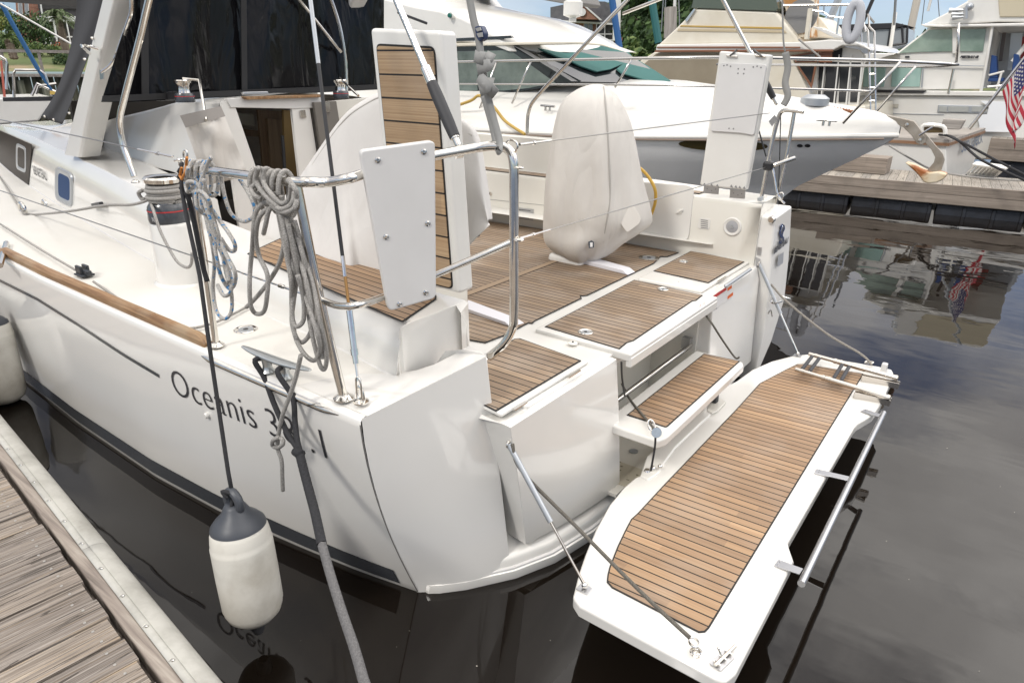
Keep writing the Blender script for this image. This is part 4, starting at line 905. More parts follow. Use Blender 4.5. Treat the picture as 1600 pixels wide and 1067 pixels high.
tie1 = ropething('control_line', 'dark cord from the recess to the swivel on the boarding step', 'rope', [X(972, 600, -1.75), X(985, 625, -1.6), X(1010, 655, -1.4), X(1024, 672, -1.27)], .0075, ROPE_D)
ropething('control_line', 'looped dark cord from under the teak lid to the far corner of the boarding step', 'rope', [X(1095, 482, -1.6), X(1112, 505, -1.45), X(1128, 530, -1.4), X(1148, 558, -1.33), X(1155, 558, -1.3)], .007, ROPE_D)
b = MB(); w_ = X(1025, 675, -1.255); b.lathe([(.0, -.012), (.028, -.012), (.028, .012), (0, .012)], w_, (.6, -.7, .3), n=18, cap=False); b.tube(shackle(w_+V(-.03, .0, .03), (-.5, .3, .7), .02), .005, 8, closed=True); b.build('swivel', STEEL, stp, merge=False)
ropething('control_line', 'short black cord hanging from the step swivel to the platform hinge', 'rope', [w_+V(0, 0, -.03), X(1023, 700, -1.26), X(1017, 735, -1.28)], .006, ROPE_K)
b = MB(); b.tube(spline([X(971, 566, -1.55), X(972, 590, -1.57), X(976, 618, -1.6)], 5), .006, 8); b.build('black_hose', BLACK, yacht)
# aft grab rail on flat brackets
def pa_(px, py, h): return P(px, py, h)
A0, A1 = P(1252, 912, .02), P(1381, 645, .02)
rl_ = MB().tube([A0, A1], .017, 14).build('stern_rail', BRUSH, plat)
for (x0, y0, x1, y1) in ((1213, 879, 1252, 893), (1274, 736, 1326, 748), (1348, 641, 1376, 650)):
    a = P(x0, y0, .004); c = P(x1, y1, .012); a2 = a.lerp(c, .45); b = MB(); b.obox(a, a2, (0, 0, 1), .055, .006); b.obox(a2+V(-.002, 0, 0), c, (0, 0, 1), .05, .006)
    b.ball(a+(c-a)*.12+V(0, .012, .004), .005, n=6); b.ball(a+(c-a)*.12+V(0, -.012, .004), .005, n=6); b.build('rail_bracket', BRUSH, rl_, bevel=.002, seg=1)
# telescopic ladder folded on the platform
ld1a, ld1b = P(1243, 577, .07), P(1391, 622, .05)      # near tube
ld2a, ld2b = P(1264, 553, .07), P(1403, 591, .05)
b = MB()
LADM = mat('ladder_steel', (.62, .58, .53), .22, 1)
lad = MB().tube([ld1a, ld1b], .016, 12).build('ladder', LADM, plat)
MB().tube([ld2a, ld2b], .016, 12).build('ladder_side', LADM, lad)
for a, c in ((ld1a, ld1b), (ld2a, ld2b)):
    b = MB()
    for t0, t1, r in ((.30, .33, .021), (.34, .36, .020), (.36, .99, .019), (.37, .39, .022), (.97, .995, .021), (.07, .1, .018)): b.tube([a.lerp(c, t0), a.lerp(c, t1)], r, 12)
    b.build('ladder_sleeve', LADM, lad, merge=False)
for t in (.06, .145, .41, .49):
    a = ld1a.lerp(ld1b, t); c = ld2a.lerp(ld2b, t-.01); MB().tube([a.lerp(c, .1), a.lerp(c, .9)], .0135, 10).build('rung', (bpy.data.materials.get('rung_grip') or mat('rung_grip', (.035, .035, .04), .6)), lad); MB().tube([a, c], .009, 8).build('rung_core', LADM, lad)
for (x0, y0, x1, y1) in ((1346, 592, 1388, 598), (1334, 618, 1374, 624)):
    a = P(x0, y0, .012); c = P(x1, y1, .012); b = MB(); b.obox(a, c, (0, 0, 1), .05, .014); b.obox(a+V(0, .02, .012), c+V(.07, .02, .0), (0, 0, 1), .006, .045); b.obox(a+V(0, -.02, .012), c+V(.07, -.02, .0), (0, 0, 1), .006, .045); b.ball(c+V(.06, .025, 0), .012); b.build('ladder_bracket', LADM, lad, bevel=.002, seg=1, merge=False)
q = P(1381, 577, .03); MB().box(q.x-.02, q.x+.02, q.y-.022, q.y+.022, q.z-.03, q.z+.05).build('white_chock', BOARD, plat, bevel=.008)
# barrel bolt at the near corner
q0, q1 = P(1117, 1042, .006), P(1139, 1021, .006)
b = MB(); b.obox(q0, q1, (0, 0, 1), .05, .004); bb = b.build('barrel_bolt', BRUSH, plat, bevel=.001, seg=1)
b = MB(); b.tube([q0+V(0, 0, .012), q1+(q1-q0)*.45+V(0, 0, .012)], .0065, 10); b.tube([q0.lerp(q1, .5)+V(0, 0, .012), q0.lerp(q1, .5)+V(-.02, 0, .045)], .0035, 8); b.ball(q0.lerp(q1, .5)+V(-.02, 0, .047), .006)
for t in (.1, .5, .9): b.obox(q0.lerp(q1, t), q0.lerp(q1, min(1, t+.07)), (0, 0, 1), .03, .03)
b.build('bolt_rod', STEEL, bb, merge=False)
# ------------------------------------------------------------------ toe rail, pushpit, posts, rigging
rows = []
TR = [Z(*p, 1.125) for p in ((10, 388), (95, 432), (200, 486), (300, 535), (318, 541))]
print('toerail', TR)
b = MB(); xs2 = np.linspace(-3.17, -5.98, 40)
def trail(x0, x1, n):
    rows = []
    for i, x in enumerate(np.linspace(x0, x1, n)):
        yw, ys, zs = st_at(x); e = .35 if i in (0, n-1) else (.8 if i in (1, n-2) else 1.0); y = ys+.045
        rows.append([V(x, y-.024, zs-.006), V(x, y-.026, zs+.03*e), V(x, y-.014, zs+.052*e), V(x, y+.012, zs+.055*e), V(x, y+.026, zs+.045*e), V(x, y+.03, zs-.004)])
    return MB().grid(rows, closeu=True)
t = trail(-3.13, -5.92, 60); t.f += [tuple(range(6))[::-1], tuple(range(59*6, 60*6))]; t.m += [0, 0]; t.build('toe_rail', TOERAIL, yacht, sharp=30, bevel=.006)
t = trail(-6.02, -12.2, 60); t.f += [tuple(range(6))[::-1], tuple(range(59*6, 60*6))]; t.m += [0, 0]; t.build('toe_rail', TOERAIL, yacht, sharp=30, bevel=.006)
# steel rubbing strake by the cleat
rows = []
for i, x in enumerate(np.linspace(-2.10, -3.13, 30)):
    s_ = min(1, min(i, 29-i)/3+.15); z = 1.075; y = hull_y(x, z); rows.append([V(x, y-.002, z-.02*s_), V(x, y-.016*s_, z-.012*s_), V(x, y-.02*s_, z), V(x, y-.016*s_, z+.012*s_), V(x, y-.002, z+.02*s_)])
MB().grid(rows).build('rubbing_strake', STEEL, yacht, sharp=50)
def flange(c, r=.038, n=(0, 0, 1), par=yacht, name='base_flange'): return MB().lathe([(r, 0), (r, .005), (r*.75, .012), (r*.55, .02), (0, .02)], c, n, n=24, cap=False).build(name, STEEL, par)
RT = .0195
pb1, pb2 = Z(338, 540, 1.122), Z(537, 622, 1.118)
t1 = Y(299, 262, 1.64); t2 = Y(463, 285, 1.62); print('rail', pb1, pb2, t1, t2)
# vertical plane of the board
b0 = Z(562, 274, 2.045); gp = Y(803, 330, 2.30); print('b0', b0, gp)
top = [t1+V(-.06, .0, .02), t1, t2.lerp(t1, .12)+V(0, 0, .0), t2+V(.06, .015, .005), Z(510, 285, 2.03), Z(545, 279, 2.05), Z(568, 272, 2.06), Z(620, 257, 2.09), Z(680, 243, 2.12), Z(740, 232, 2.14), Z(770, 228, 2.15)]
print('top', [tuple(round(c, 2) for c in p) for p in top])
gt = top[-1]; low = Z(757, 562, 1.11); yg = gt.y+.03
down = [Y(793, 233, yg), Y(802, 252, yg), Y(803, 300, yg), Y(803, 400, yg), Y(803, 490, yg)]
dn2 = [Y(800, 515, yg), X(785, 540, down[-1].x-.05), X(765, 557, down[-1].x-.12)]
pp = MB().tube(spline(top+down+dn2, 6), RT, 14); pushpit = pp.build('pushpit', STEEL, yacht, sharp=180)
MB().tube([pb1, t1], .0155, 14).build('stanchion', STEEL, pushpit); MB().tube(spline([pb2, pb2.lerp(t2, .5)+V(0, -.01, 0), t2], 5), RT, 14).build('stanchion', STEEL, pushpit)
flange(pb1, .04, par=pushpit); flange(pb2, .045, par=pushpit); flange(Z(757, 560, 1.10), .03, par=pushpit)
l0 = Y(506, 470, pb2.lerp(t2, .5).y); l1 = Z(602, 463, 1.62)
print('low', l0, l1, Z(680, 430, 1.66), down[3])
# outboard-engine board clamped on the pushpit
pA = Z(568, 272, 2.06); pB_ = Z(680, 243, 2.12); nrm = (pB_-pA).cross(V(0, 0, 1)); pA = pA+(nrm.normalized() if nrm.y < 0 else -nrm.normalized())*.05; 
BQ = [PL(*p, pA, nrm) for p in roundpts([(562, 236), (680, 220), (682, 466), (607, 487)], 9)]
d_ = nrm.normalized(); d_ = d_ if d_.y > 0 else -d_; print('board', [BQ[0], BQ[10], d_])
MB().tube(spline([l0, Z(530, 478, 1.58), Z(562, 476, 1.60), *[PL(px, py, pA+d_*.075, nrm) for px, py in ((602, 463), (640, 447), (680, 430))], Z(745, 402, 1.70), Y(802, 377, yg)], 6), .0145, 12).build('mid_rail', STEEL, pushpit)
bd = MB().prism(BQ, d_*.05).build('engine_board', BOARD, yacht, bevel=.007, seg=3)
for px, py in ((590, 250), (662, 237), (603, 370), (668, 349), (624, 475), (665, 457)):
    c = PL(px, py, pA, nrm)-d_*.001; b = MB(); b.lathe([(.011, 0), (.011, .003), (.006, .005), (.006, .001), (0, .001)], c, -d_, n=14, cap=False); b.build('bolt', STEEL, bd)
# aft lower lifeline etc.
def wire(pts, r=.0032, name='lifeline', par=yacht): return MB().tube(pts, r, 6).build(name, WIRE, par)
def turnb(a, c, par): b = MB(); b.tube([a, a.lerp(c, .4)], .006, 8); b.tube([a.lerp(c, .4), a.lerp(c, .46)], .009, 8); b.tube([a.lerp(c, .46), c], .0045, 8); b.build('turnbuckle', STEEL, par)
u1 = Y(270, 245, 1.64); U2 = Y(-20, 183, 1.85); wl = wire([u1, U2]); turnb(u1, u1.lerp(U2, .13), wl)
m1 = Y(492, 465, 1.645); M2 = Y(-20, 291, 1.75); wl = wire([m1, M2]); turnb(m1, m1.lerp(M2, .14), wl)
b = MB(); b.tube(shackle(Y(281, 250, 1.64), (1, 0, .2), .02), .005, 8, closed=True); b.tube(shackle(Y(290, 243, 1.64), (.3, 0, 1), .016), .005, 8, closed=True); b.build('lifeline_shackle', STEEL, pushpit, merge=False)
g0 = Y(812, 226, yg); g1 = Y(1203, 177, 5.55); wl = wire([g0, g1], name='gate_wire'); turnb(g0, g0.lerp(g1, .07), wl)
g0 = Y(812, 373, yg); g1 = Y(1196, 262, 5.55); wl = wire([g0, g1], name='gate_wire'); turnb(g0, g0.lerp(g1, .07), wl)
b = MB(); b.tube(spline([Y(790, 224, yg), Y(797, 219, yg), Y(806, 222, yg), Y(809, 230, yg), Y(803, 240, yg)], 4), .004, 8); b.tube(shackle(Y(810, 262, yg), (1, 0, 0), .014), .004, 8, closed=True); b.tube(shackle(Y(810, 374, yg), (1, 0, 0), .014), .006, 8, closed=True); b.build('gate_ring', STEEL, pushpit, merge=False)
# backstay with its turnbuckle
k0 = Z(563, 622, 1.20); k1 = Y(485, 0, 1.90); kd = (k1-k0)
def kp(py): # point on the stay for picture row py (approx.)
    t = (622-py)/622*1.0; lo_, hi_ = 0, 1.5
    for _ in range(40):
        m = (lo_+hi_)/2; q = k0+kd*m; v = RM@(np.array(q)-CC); yy = 533.5+FPX*v[1]/v[2]
        if yy > py: lo_ = m
        else: hi_ = m
    return k0+kd*m
st_ = MB().tube([kp(400), k0+kd*6.5], .0042, 8).build('backstay', WIRE, yacht)
MB().tube([kp(100), kp(400)], .0075, 10).build('stay_cover', BLACK, st_); MB().tube([k0+kd*1.9, kp(100)], .0085, 10).build('stay_tube', GREYM, st_)
MB().tube([kp(400), kp(432)], .008, 10).build('swage', STEEL, st_); b = MB(); b.tube([kp(485), kp(545)], .0125, 10); b.tube([kp(545), kp(555)], .015, 10); b.tube([kp(555), kp(568)], .011, 10); b.tube([kp(568), kp(595)], .006, 8); b.build('turnbuckle', STEEL, st_, merge=False)
MB().tube([kp(432), kp(485)], .0065, 8).build('bronze_screw', mat('bronze', (.35, .2, .08), .35, 1), st_)
q = kp(600); b = MB(); b.tube([q+V(.012, 0, .02), q+V(.014, 0, -.05), q+V(0, 0, -.065), q+V(-.014, 0, -.05), q+V(-.012, 0, .02)], .0045, 8, sm=3, closed=True); b.build('toggle', STEEL, st_); b = MB(); c = Z(564, 628, 1.125); b.tube([c+V(-.02, 0, 0), c+V(-.018, 0, .05), c+V(0, 0, .075), c+V(.018, 0, .05), c+V(.02, 0, 0)], .007, 8, sm=3); b.lathe([(.034, 0), (.034, .006), (.02, .012)], c, n=20); b.build('chainplate', STEEL, st_, merge=False)
# bimini supports
def bent(pts, r, nm='bimini_frame', sm=6, par=yacht, m=STEEL): return MB().tube(spline(pts, sm), r, 12).build(nm, m, par, sharp=180)
f0 = Y(210, 277, 2.33)
pf = bent([f0, Y(205, 262, 2.33), Y(192, 225, 2.33), Y(187, 190, 2.33), Y(194, 155, 2.33), Y(215, 75, 2.33), Y(233, 0, 2.33), Y(262, -120, 2.33)], .021); flange(Y(211, 281, 2.33)+V(0, 0, -.02), .03, par=pf)
ys_ = 5.62
pf = bent([Y(824, 209, ys_), Y(824, 195, ys_), Y(826, 175, ys_), Y(836, 155, ys_), Y(880, 107, ys_), Y(940, 42, ys_), Y(985, -5, ys_), Y(1080, -110, ys_)], .017)
MB().tube([Y(973, 22, ys_), Y(1037, -3, ys_), Y(1160, -50, ys_)], .013, 10).build('frame_brace', STEEL, pf)
# stern arch struts with foam grips
def polestrut(a, c, g0, g1, nm='bimini_strut'):
    o = MB().tube([a, c], .0145, 14).build(nm, STEEL, yacht); rr_ = [.0225, .025, .025, .025, .0225]; MB().tube([a.lerp(c, g0+(g1-g0)*k/4) for k in range(5)], rr_, 14).build('foam_grip', RUBBER, o)
    MB().tube([a.lerp(c, g1), a.lerp(c, g1+(g1-g0)*.28)], .0215, 14).build('collar', STEEL, o); b = MB(); b.obox(a, a.lerp(c, g0*.7), (1, 0, 0), .022, .014); b.ball(a, .014); b.tube([a.lerp(c, g0*.8), a.lerp(c, g0)], .019, 12); b.build('jaw', STEEL, o, merge=False)
    return o
c0 = Z(716, 227, 2.15); c1 = Y(617, -5, 2.22); cc = c1+(c1-c0)*.8
print('strut', c0, c1)
L_ = (cc-c0).length; o = polestrut(c0, cc, .03, .03+.42*(1/1.8)*.0+.20)
b = MB(); b.lathe([(RT+.003, -.014), (RT+.003, .014)], c0+V(0, 0, -.03), (top[-2]-top[-3]), n=18); b.build('rail_clamp', STEEL, o)
c0s = Y(1213, 162, 5.62); c1s = Y(1127, -5, 5.62-.2); ccs = c1s+(c1s-c0s)*.8; polestrut(c0s, ccs, .03, .22)
b = MB(); b.tube([Y(622, 20, 2.4), Y(635, 25, 2.4), Y(667, 37, 2.5)], .006, 6); b.build('shock_cord', BLACK, yacht)
# starboard pushpit
Ya = 5.62
q = lambda px, py, y=Ya: Y(px, py, y)
sp = MB().tube(spline([q(1186, 330), q(1197, 270), q(1206, 225), q(1214, 192), q(1222, 174), q(1240, 173), q(1256, 175)], 5), .016, 12).build('pushpit', STEEL, yacht, sharp=180)
MB().tube([q(1213, 318, 5.7), q(1228, 250, 5.7), q(1241, 176, 5.7)], .015, 12).build('stanchion', STEEL, sp)
MB().tube([q(1198, 262), q(1222, 254, 5.64), q(1242, 247, 5.7)], .016, 12).build('mid_rail', STEEL, sp)
b = MB(); b.box(*(lambda c: (c.x-.03, c.x+.05, c.y-.04, c.y+.05, c.z-.035, c.z+.035))(q(1199, 259))); b.build('black_lashing', BLACK, sp, bevel=.02)
b = MB(); b.tube([q(1220, 180, 5.66), q(1216, 320, 5.66)], .004, 6); b.tube([q(1186, 205), q(1197, 245)], .006, 6); b.build('black_cord', BLACK, sp)
b = MB(); b.obox(q(1188, 308, 5.56), q(1190, 325, 5.56), (1, 0, 0), .07, .03); b.obox(q(1182, 320, 5.5), q(1178, 345, 5.5), (1, 0, 0), .035, .01); b.build('buckle', GREYM, sp, bevel=.006)
MB().lathe([(.028, 0), (.028, .02), (.02, .03), (0, .03)], Y(1207, 339, 5.43)+V(0, 0, -.02), (0, -1, 0), n=18, cap=False).build('gate_knob', STEEL, yacht)
b = MB(); b.tube(spline([q(1207, 262), q(1211, 280), q(1214, 300), q(1220, 312), q(1226, 318)], 4), .008, 6); b.tube(shackle(q(1220, 307), (0, 0, 1), .02), .005, 8, closed=True); b.build('gate_lanyard', STEEL, sp, merge=False)
MB().prism([q(1201, 190, 5.55), q(1210, 180, 5.55), q(1215, 186, 5.55), q(1206, 198, 5.55)][:4], (0, .004, 0)).build('tag_plate', BRUSH, sp)
# U-bolt and eye on the pod
b = MB(); c = X(1222, 466, -1.40); b.tube(spline([c+V(0, -.05, .03), c+V(.05, -.04, .02), c+V(.06, .02, 0), c+V(0, .03, -.01)], 4), .009, 8); b.tube(spline([X(1206, 465, -1.42), X(1204, 470, -1.38), X(1210, 474, -1.37), X(1222, 470, -1.37)], 4), .009, 8); b.tube(spline([X(1200, 490, -1.42), X(1204, 484, -1.39), X(1206, 494, -1.41)], 4), .006, 8); b.build('mooring_eye', STEEL, yacht, merge=False)
# emblem, letters and grey badge on the pod's aft face
def podp(px, py, off=.004): 
    n_ = (ft[1]-ft[0]).cross(ft[2]-ft[0]); q_ = PL(px, py, ft[0], n_); return q_+V(off, 0, 0)
e = [(1221, 350), (1224.5, 352), (1225, 358), (1222.5, 363), (1221.5, 368), (1224, 372), (1223.5, 377), (1220, 381), (1217, 381), (1216, 377), (1219, 377.5), (1220.5, 374), (1218, 370), (1216.5, 364), (1219, 358), (1217.5, 354)]
emb = MB().prism([podp(*p) for p in e], (.004, 0, 0)).build('emblem', mat('emblem_blue', (.06, .09, .2), .25, .5), pod); b = MB(); b.prism([podp(*p, .007) for p in ((1221, 352), (1223.5, 354), (1221, 362), (1219, 366), (1218.5, 361), (1220, 357))], (.003, 0, 0)); b.prism([podp(*p, .007) for p in ((1219, 372), (1222, 372), (1222, 377), (1219, 379))], (.003, 0, 0)); b.build('emblem_highlight', SILVER, emb)
a = podp(1208, 397); c = podp(1231, 378); dd = c-a; lettering('lettering', 'BENETEAU', dd.length/5.0, TEXT, pod, a, dd.normalized(), (0, 0, 1), bold=.004)
MB().prism([podp(*p) for p in ((1215, 400), (1223.5, 393.5), (1222.5, 411), (1214, 417))], (.001, 0, 0)).build('grey_badge', mat('grey_badge', (.3, .31, .33), .4), pod)
# ---- raised helm seat flaps
SHELL = dirty(mat('flap_shell', (.70, .69, .65), .3, coat=.3), (.71, .70, .665), (.67, .655, .615), 3)
yF = 2.34
fl = [Y(*p, yF) for p in ((577, 44), (688, 48), (718, 460), (640, 452))]; print('flap', fl)
tl, tr, br, bl_ = fl; bl_ = V(tl.x+.0+(br.x-tr.x), bl_.y, br.z)
FP = [tl, tr, br, bl_]
def flp(u, v_): return tl.lerp(tr, u).lerp(bl_.lerp(br, u), v_)
flap = MB().prism(FP, (0, .11, 0)).build('seat_flap', SHELL, yacht, bevel=.02, seg=4)
def quad(u0, u1, v0, v1, off): return [flp(u, v_)+V(0, off, 0) for u, v_ in ((u0, v0), (u1, v0), (u1, v1), (u0, v1))]
r_ = quad(.085, .915, .055, .985, -.001)
def rr4(Q, r):
    o = []
    for i in range(4):
        p = Q[i]; a = (Q[i-1]-p).normalized()*r; c = (Q[(i+1) % 4]-p).normalized()*r
        for k in range(5): t_ = k/4; o.append((p+a)*(1-t_)**2+p*2*t_*(1-t_)+(p+c)*t_*t_)
    return o
MB().prism(rr4(r_, .03), (0, -.003, 0)).build('caulk_border', CAULK, flap); MB().prism(rr4(quad(.10, .90, .063, .978, -.004), .024), (0, -.004, 0)).build('teak_panel', TEAK_FLAP, flap)
# starboard flap, seen from its underside
yS = 5.38
sf = [Y(*p, yS) for p in ((1124, 80), (1204, 86), (1165, 298), (1093, 290))]; sf[3].z = sf[2].z; print('sflap', sf)
sflap = MB().prism(sf, (0, .08, 0)).build('seat_flap', SHELL, yacht, bevel=.015, seg=3)
sq_ = [Y(*p, yS-.001) for p in roundpts([(1126, 98), (1199, 101), (1179, 212), (1159, 208), (1111, 205)], 5)]
wp = MB().prism(sq_, (0, -.016, 0)).build('flap_board', BOARD, sflap, bevel=.004)
for px, py in ((1131, 103), (1136, 102), (1141.5, 104), (1153.5, 108), (1163, 108.5), (1153, 115), (1162, 115.5), (1177, 105), (1183, 104), (1189, 106), (1139, 201), (1146, 201.5)): MB().lathe([(.006, 0), (.005, .003), (0, .003)], Y(px, py, yS-.017), (0, -1, 0), n=8, cap=False).build('bolt', GASKET, wp)
b = MB()
for px, px2 in ((1135, 1152), (1180, 1196)): b.tube([Y(px, 87, yS-.01), Y(px2, 89, yS-.01)], .008, 8)
b.build('hook', STEEL, sflap, merge=False)
for a, c in (((1140, 88), (1152, 78)), ((1191, 89), (1177, 78))): MB().tube([Y(*a, yS-.02), Y(*c, yS)], .007, 6).build('bungee', BLACK, sflap)
b = MB()
for k, px in enumerate((1101, 1112, 1121, 1143, 1150, 1156, 1163)): b.add([Y(px-2.5, 290+k*.9-1, yS-.004), Y(px, 286+k*.9, yS-.004), Y(px+2.5, 291+k*.9, yS-.004)], [(0, 1, 2)])
b.build('hinge_points', GASKET, sflap)
# ---- deck hardware: mooring cleat, blocks, fairleads
CL0, CL1 = Z(380, 545, 1.19), Z(485, 582, 1.19)
b = MB(); ax = (CL1-CL0); n_ = 15; rows = []
for i in range(n_):
    t = i/(n_-1); p = CL0+ax*t; e = math.sin(math.pi*(t*.94+.03))**.45; ww = .027*e; hh = .012*e+.002; up = .012*(2*abs(t-.5))**2
    rows.append([p+V(0, ww*math.cos(a), hh*math.sin(a)+up) for a in np.linspace(0, 2*math.pi, 13)[:-1]])
b.grid(rows, closeu=True); b.f += [tuple(range(12))[::-1], tuple(range((n_-1)*12, n_*12))]; b.m += [0, 0]
CLM = mat('cast_aluminium', (.48, .50, .50), .32, .9); cl_ = b.build('mooring_cleat', CLM, yacht, sharp=60)
for t in (.36, .62): p = CL0+ax*t; MB().lathe([(.035, 0), (.024, .012), (.021, .03), (.026, p.z-1.122)], V(p.x, p.y, 1.120), n=18).build('cleat_leg', CLM, cl_)
def block(px, py, z, s=.04, name='turning_block'):
    q = Z(px, py, z); b = MB(); b.box(q.x-s, q.x+s*1.1, q.y-s*.8, q.y+s*.8, q.z, q.z+s*.25); b.box(q.x-s*.9, q.x+s*.5, q.y-s*.55, q.y-s*.2, q.z, q.z+s*1.2); b.box(q.x-s*.9, q.x+s*.5, q.y+s*.2, q.y+s*.55, q.z, q.z+s*1.2); b.box(q.x+s*.2, q.x+s*1.6, q.y-s*.3, q.y+s*.3, q.z+s*.2, q.z+s*.8); return b.build(name, mat('block_plastic', (.03, .034, .04), .4), yacht, bevel=s*.2, merge=False)
block(132, 430, 1.135, .055)
def fair(q, r=.03): b = MB(); b.tube([q+V(r*math.cos(a), 0, r*math.sin(a)+r*.6) for a in np.linspace(0, 2*math.pi, 15)[:-1]], r*.28, 8, closed=True); b.box(q.x-r*1.2, q.x+r*1.2, q.y-r*.5, q.y+r*.5, q.z-.004, q.z+r*.2); b.build('fairlead', STEEL, yacht, merge=False)
fair(Z(37, 334, 1.14), .06); fair(Z(71, 325, 1.14), .045)
q0 = on_cab(150, 321, .02); b = MB(); b.obox(q0, on_cab(169, 318, .05), (0, -1, 0), .04, .03); b.build('cam_cleat', BLACK, yacht, bevel=.006)
b = MB(); b.tube([Z(0, 415, 1.15), Z(10, 380, 1.15)], .02, 8)
b.build('jib_lead', STEEL, yacht)
# ------------------------------------------------------------------ canvas covers over the steering pedestals
CC2 = V(-2.78, 4.68, 0); vd = V(-2.78, 4.68, 0).normalized(); vr = V(vd.y, -vd.x, 0)
OUTL = [(400, 872, 944), (396, 866, 950), (388, 856, 962), (376, 848, 972), (362, 846, 994), (348, 846, 1018), (335, 848, 1021), (300, 851, 1010), (260, 856, 1000), (220, 863, 994), (190, 868, 987), (165, 874, 975), (150, 887, 966), (140, 901, 957), (134, 916, 946), (131.5, 928, 938)]
rows = []; rnd = random.Random(5); NS = 72
for i, (py, lx, rx) in enumerate(sorted(OUTL, key=lambda t: -t[0])):
    Lp, Rp = PL(lx, py, CC2, vd), PL(rx, py, CC2, vd); c = Lp.lerp(Rp, .5); hw_ = (Rp-Lp).length/2; hd = min(.34, hw_*1.0+.0)*(1.0 if py < 340 else .9); r = []
    fw = min(1, max(.15, (py-150)/150))
    for k in range(NS):
        t = 2*math.pi*k/NS; wv = .010*fw*(math.sin(3*t+i*.5)+.9*math.sin(6*t-i*.35)+.5*math.sin(11*t+i*.6)+.5*math.sin(2*t+i*.9))
        r.append(c+vr*(hw_+wv)*math.cos(t)*1.0+vd*(hd+wv*1.6)*math.sin(t)+V(0, 0, .012*math.sin(2*t+1)*(i < 3)))
    rows.append(r)
b = MB().grid(rows, closeu=True); b.f.append(tuple(range(len(b.v)-NS, len(b.v)))); b.m.append(0)
cv = b.build('pedestal_cover', CANVAS, label='beige canvas cover over the far steering pedestal, centre seam in front', cat='cover', sharp=180, subs=1)
def on_cov(px, py, off=.004):
    """front surface of the cover along a sight line"""
    o = sorted(OUTL); lx = float(np.interp(py, [a[0] for a in o], [a[1] for a in o])); rx = float(np.interp(py, [a[0] for a in o], [a[2] for a in o]))
    Lp, Rp = PL(lx, py, CC2, vd), PL(rx, py, CC2, vd); hw_ = (Rp-Lp).length/2; u = max(-.98, min(.98, (px-(lx+rx)/2)/((rx-lx)/2))); d_ = min(.34, hw_)*math.sqrt(1-u*u)
    p = PL(px, py, CC2, vd); rr_ = (p-Vector(CC)); return p-rr_.normalized()*(d_/abs(rr_.normalized().dot(vd))*.98+off)
MB().tube(spline([on_cov(*p, .008) for p in ((943, 136), (946, 160), (949, 200), (952, 260), (953, 310), (948, 345), (942, 378))], 6), .0055, 6).build('seam', cloth('seam_tape', (.40, .38, .35)), cv)
pk = roundpts([(967, 327), (991, 322), (1002, 340), (1000, 349), (980, 364), (971, 352)], 4); pc0 = on_cov(984, 342, .012)
MB().prism([PL(*p, pc0, ray(984, 342)) for p in pk], Vector(ray(984, 342)).normalized()*.03).build('pocket_flap', CANVAS, cv, bevel=.004)
pt0 = on_cov(924, 380, .02)
MB().prism([PL(*p, pt0, ray(924, 380)) for p in ((919, 378), (923, 375), (928, 378), (928, 387), (920, 388))], Vector(ray(924, 380)).normalized()*.01).build('care_tag', DGREY, cv); MB().prism([PL(*p, pt0-Vector(ray(924, 380)).normalized()*.003, ray(924, 380)) for p in ((922, 379), (926, 379), (926, 386), (922, 386))], Vector(ray(924, 380)).normalized()*.002).build('tag_print', BOARD, cv)
q5 = on_cov(1014, 340, .0); b = MB(); b.ball(q5, .012); b.build('snap', STEEL, cv)
MB().box(-2.98, -2.66, 4.50, 4.84, .96, 1.05).build('steering_pedestal', GEL, yacht, bevel=.04)
# near pedestal: cover draped like a quarter fan from the wheel to the coaming
WPAL = CANVAS2
edge = [(352, 404), (392, 362), (428, 322), (462, 280), (500, 222), (534, 176), (566, 152), (600, 138), (640, 150), (690, 178), (734, 200), (750, 262), (762, 345)]
foot_ = [(360, 412), (400, 418), (440, 402), (470, 398), (520, 408), (560, 425), (590, 438), (620, 440), (660, 440), (690, 430), (720, 400), (745, 372), (766, 352)]
rows = []
for j in range(13):
    v_ = j/12; r = []
    for i, (e_, f_) in enumerate(zip(spline([Vector((a, c, 0)) for a, c in edge], 4), spline([Vector((a, c, 0)) for a, c in foot_], 4))):
        u = i/48; p = e_.lerp(f_, v_); depth = 2.58+.10*math.sin(math.pi*u)*1.0-.16*v_*math.sin(math.pi*u)+.012*math.sin(u*22+v_*3)*v_+.01*math.sin(v_*8+u*9); r.append(Y(p.x, p.y, depth-(.10*(1-u)*v_ if u < .4 else 0)))
    rows.append(r)
back = [[V(p.x, p.y+(.34 if i_ < 28 else .34-.30*min(1, (i_-28)/6))*math.sin(math.pi*min(1, .08+v2)), p.z-.01*v2) for i_, p in enumerate(rows[0])] for v2 in (.05, .2, .5)]
wc = MB().grid(back[::-1]+rows).build('wheel_cover', WPAL, label='pale grey canvas cover draped over the near steering wheel behind the white board', cat='cover', sharp=180, solid=.003, norm=False, subs=1)
sp2 = spline([Vector((a, c, 0)) for a, c in edge[1:11]], 4)
b = MB(); b.tube([Y(p.x+4, p.y+12, 2.565+.1*math.sin(math.pi*(i/40*.75+.08))) for i, p in enumerate(sp2)], .0045, 6); b.build('hem_seam', cloth('seam_pale', (.47, .45, .42)), wc)
MB().prism([Z(642, 440, 1.2), Z(765, 420, 1.15), V(-2.95, 3.2, 1.2), V(-3.2, 2.7, 1.2)], (0, 0, -.25)) if False else None
pdl = MB().prism([V(-3.25, 2.62, .97), V(-2.55, 2.62, .97), V(-2.55, 3.02, .97), V(-3.25, 3.02, .97)], (0, 0, .46)).build('steering_pedestal', CREAM, yacht, bevel=.03)
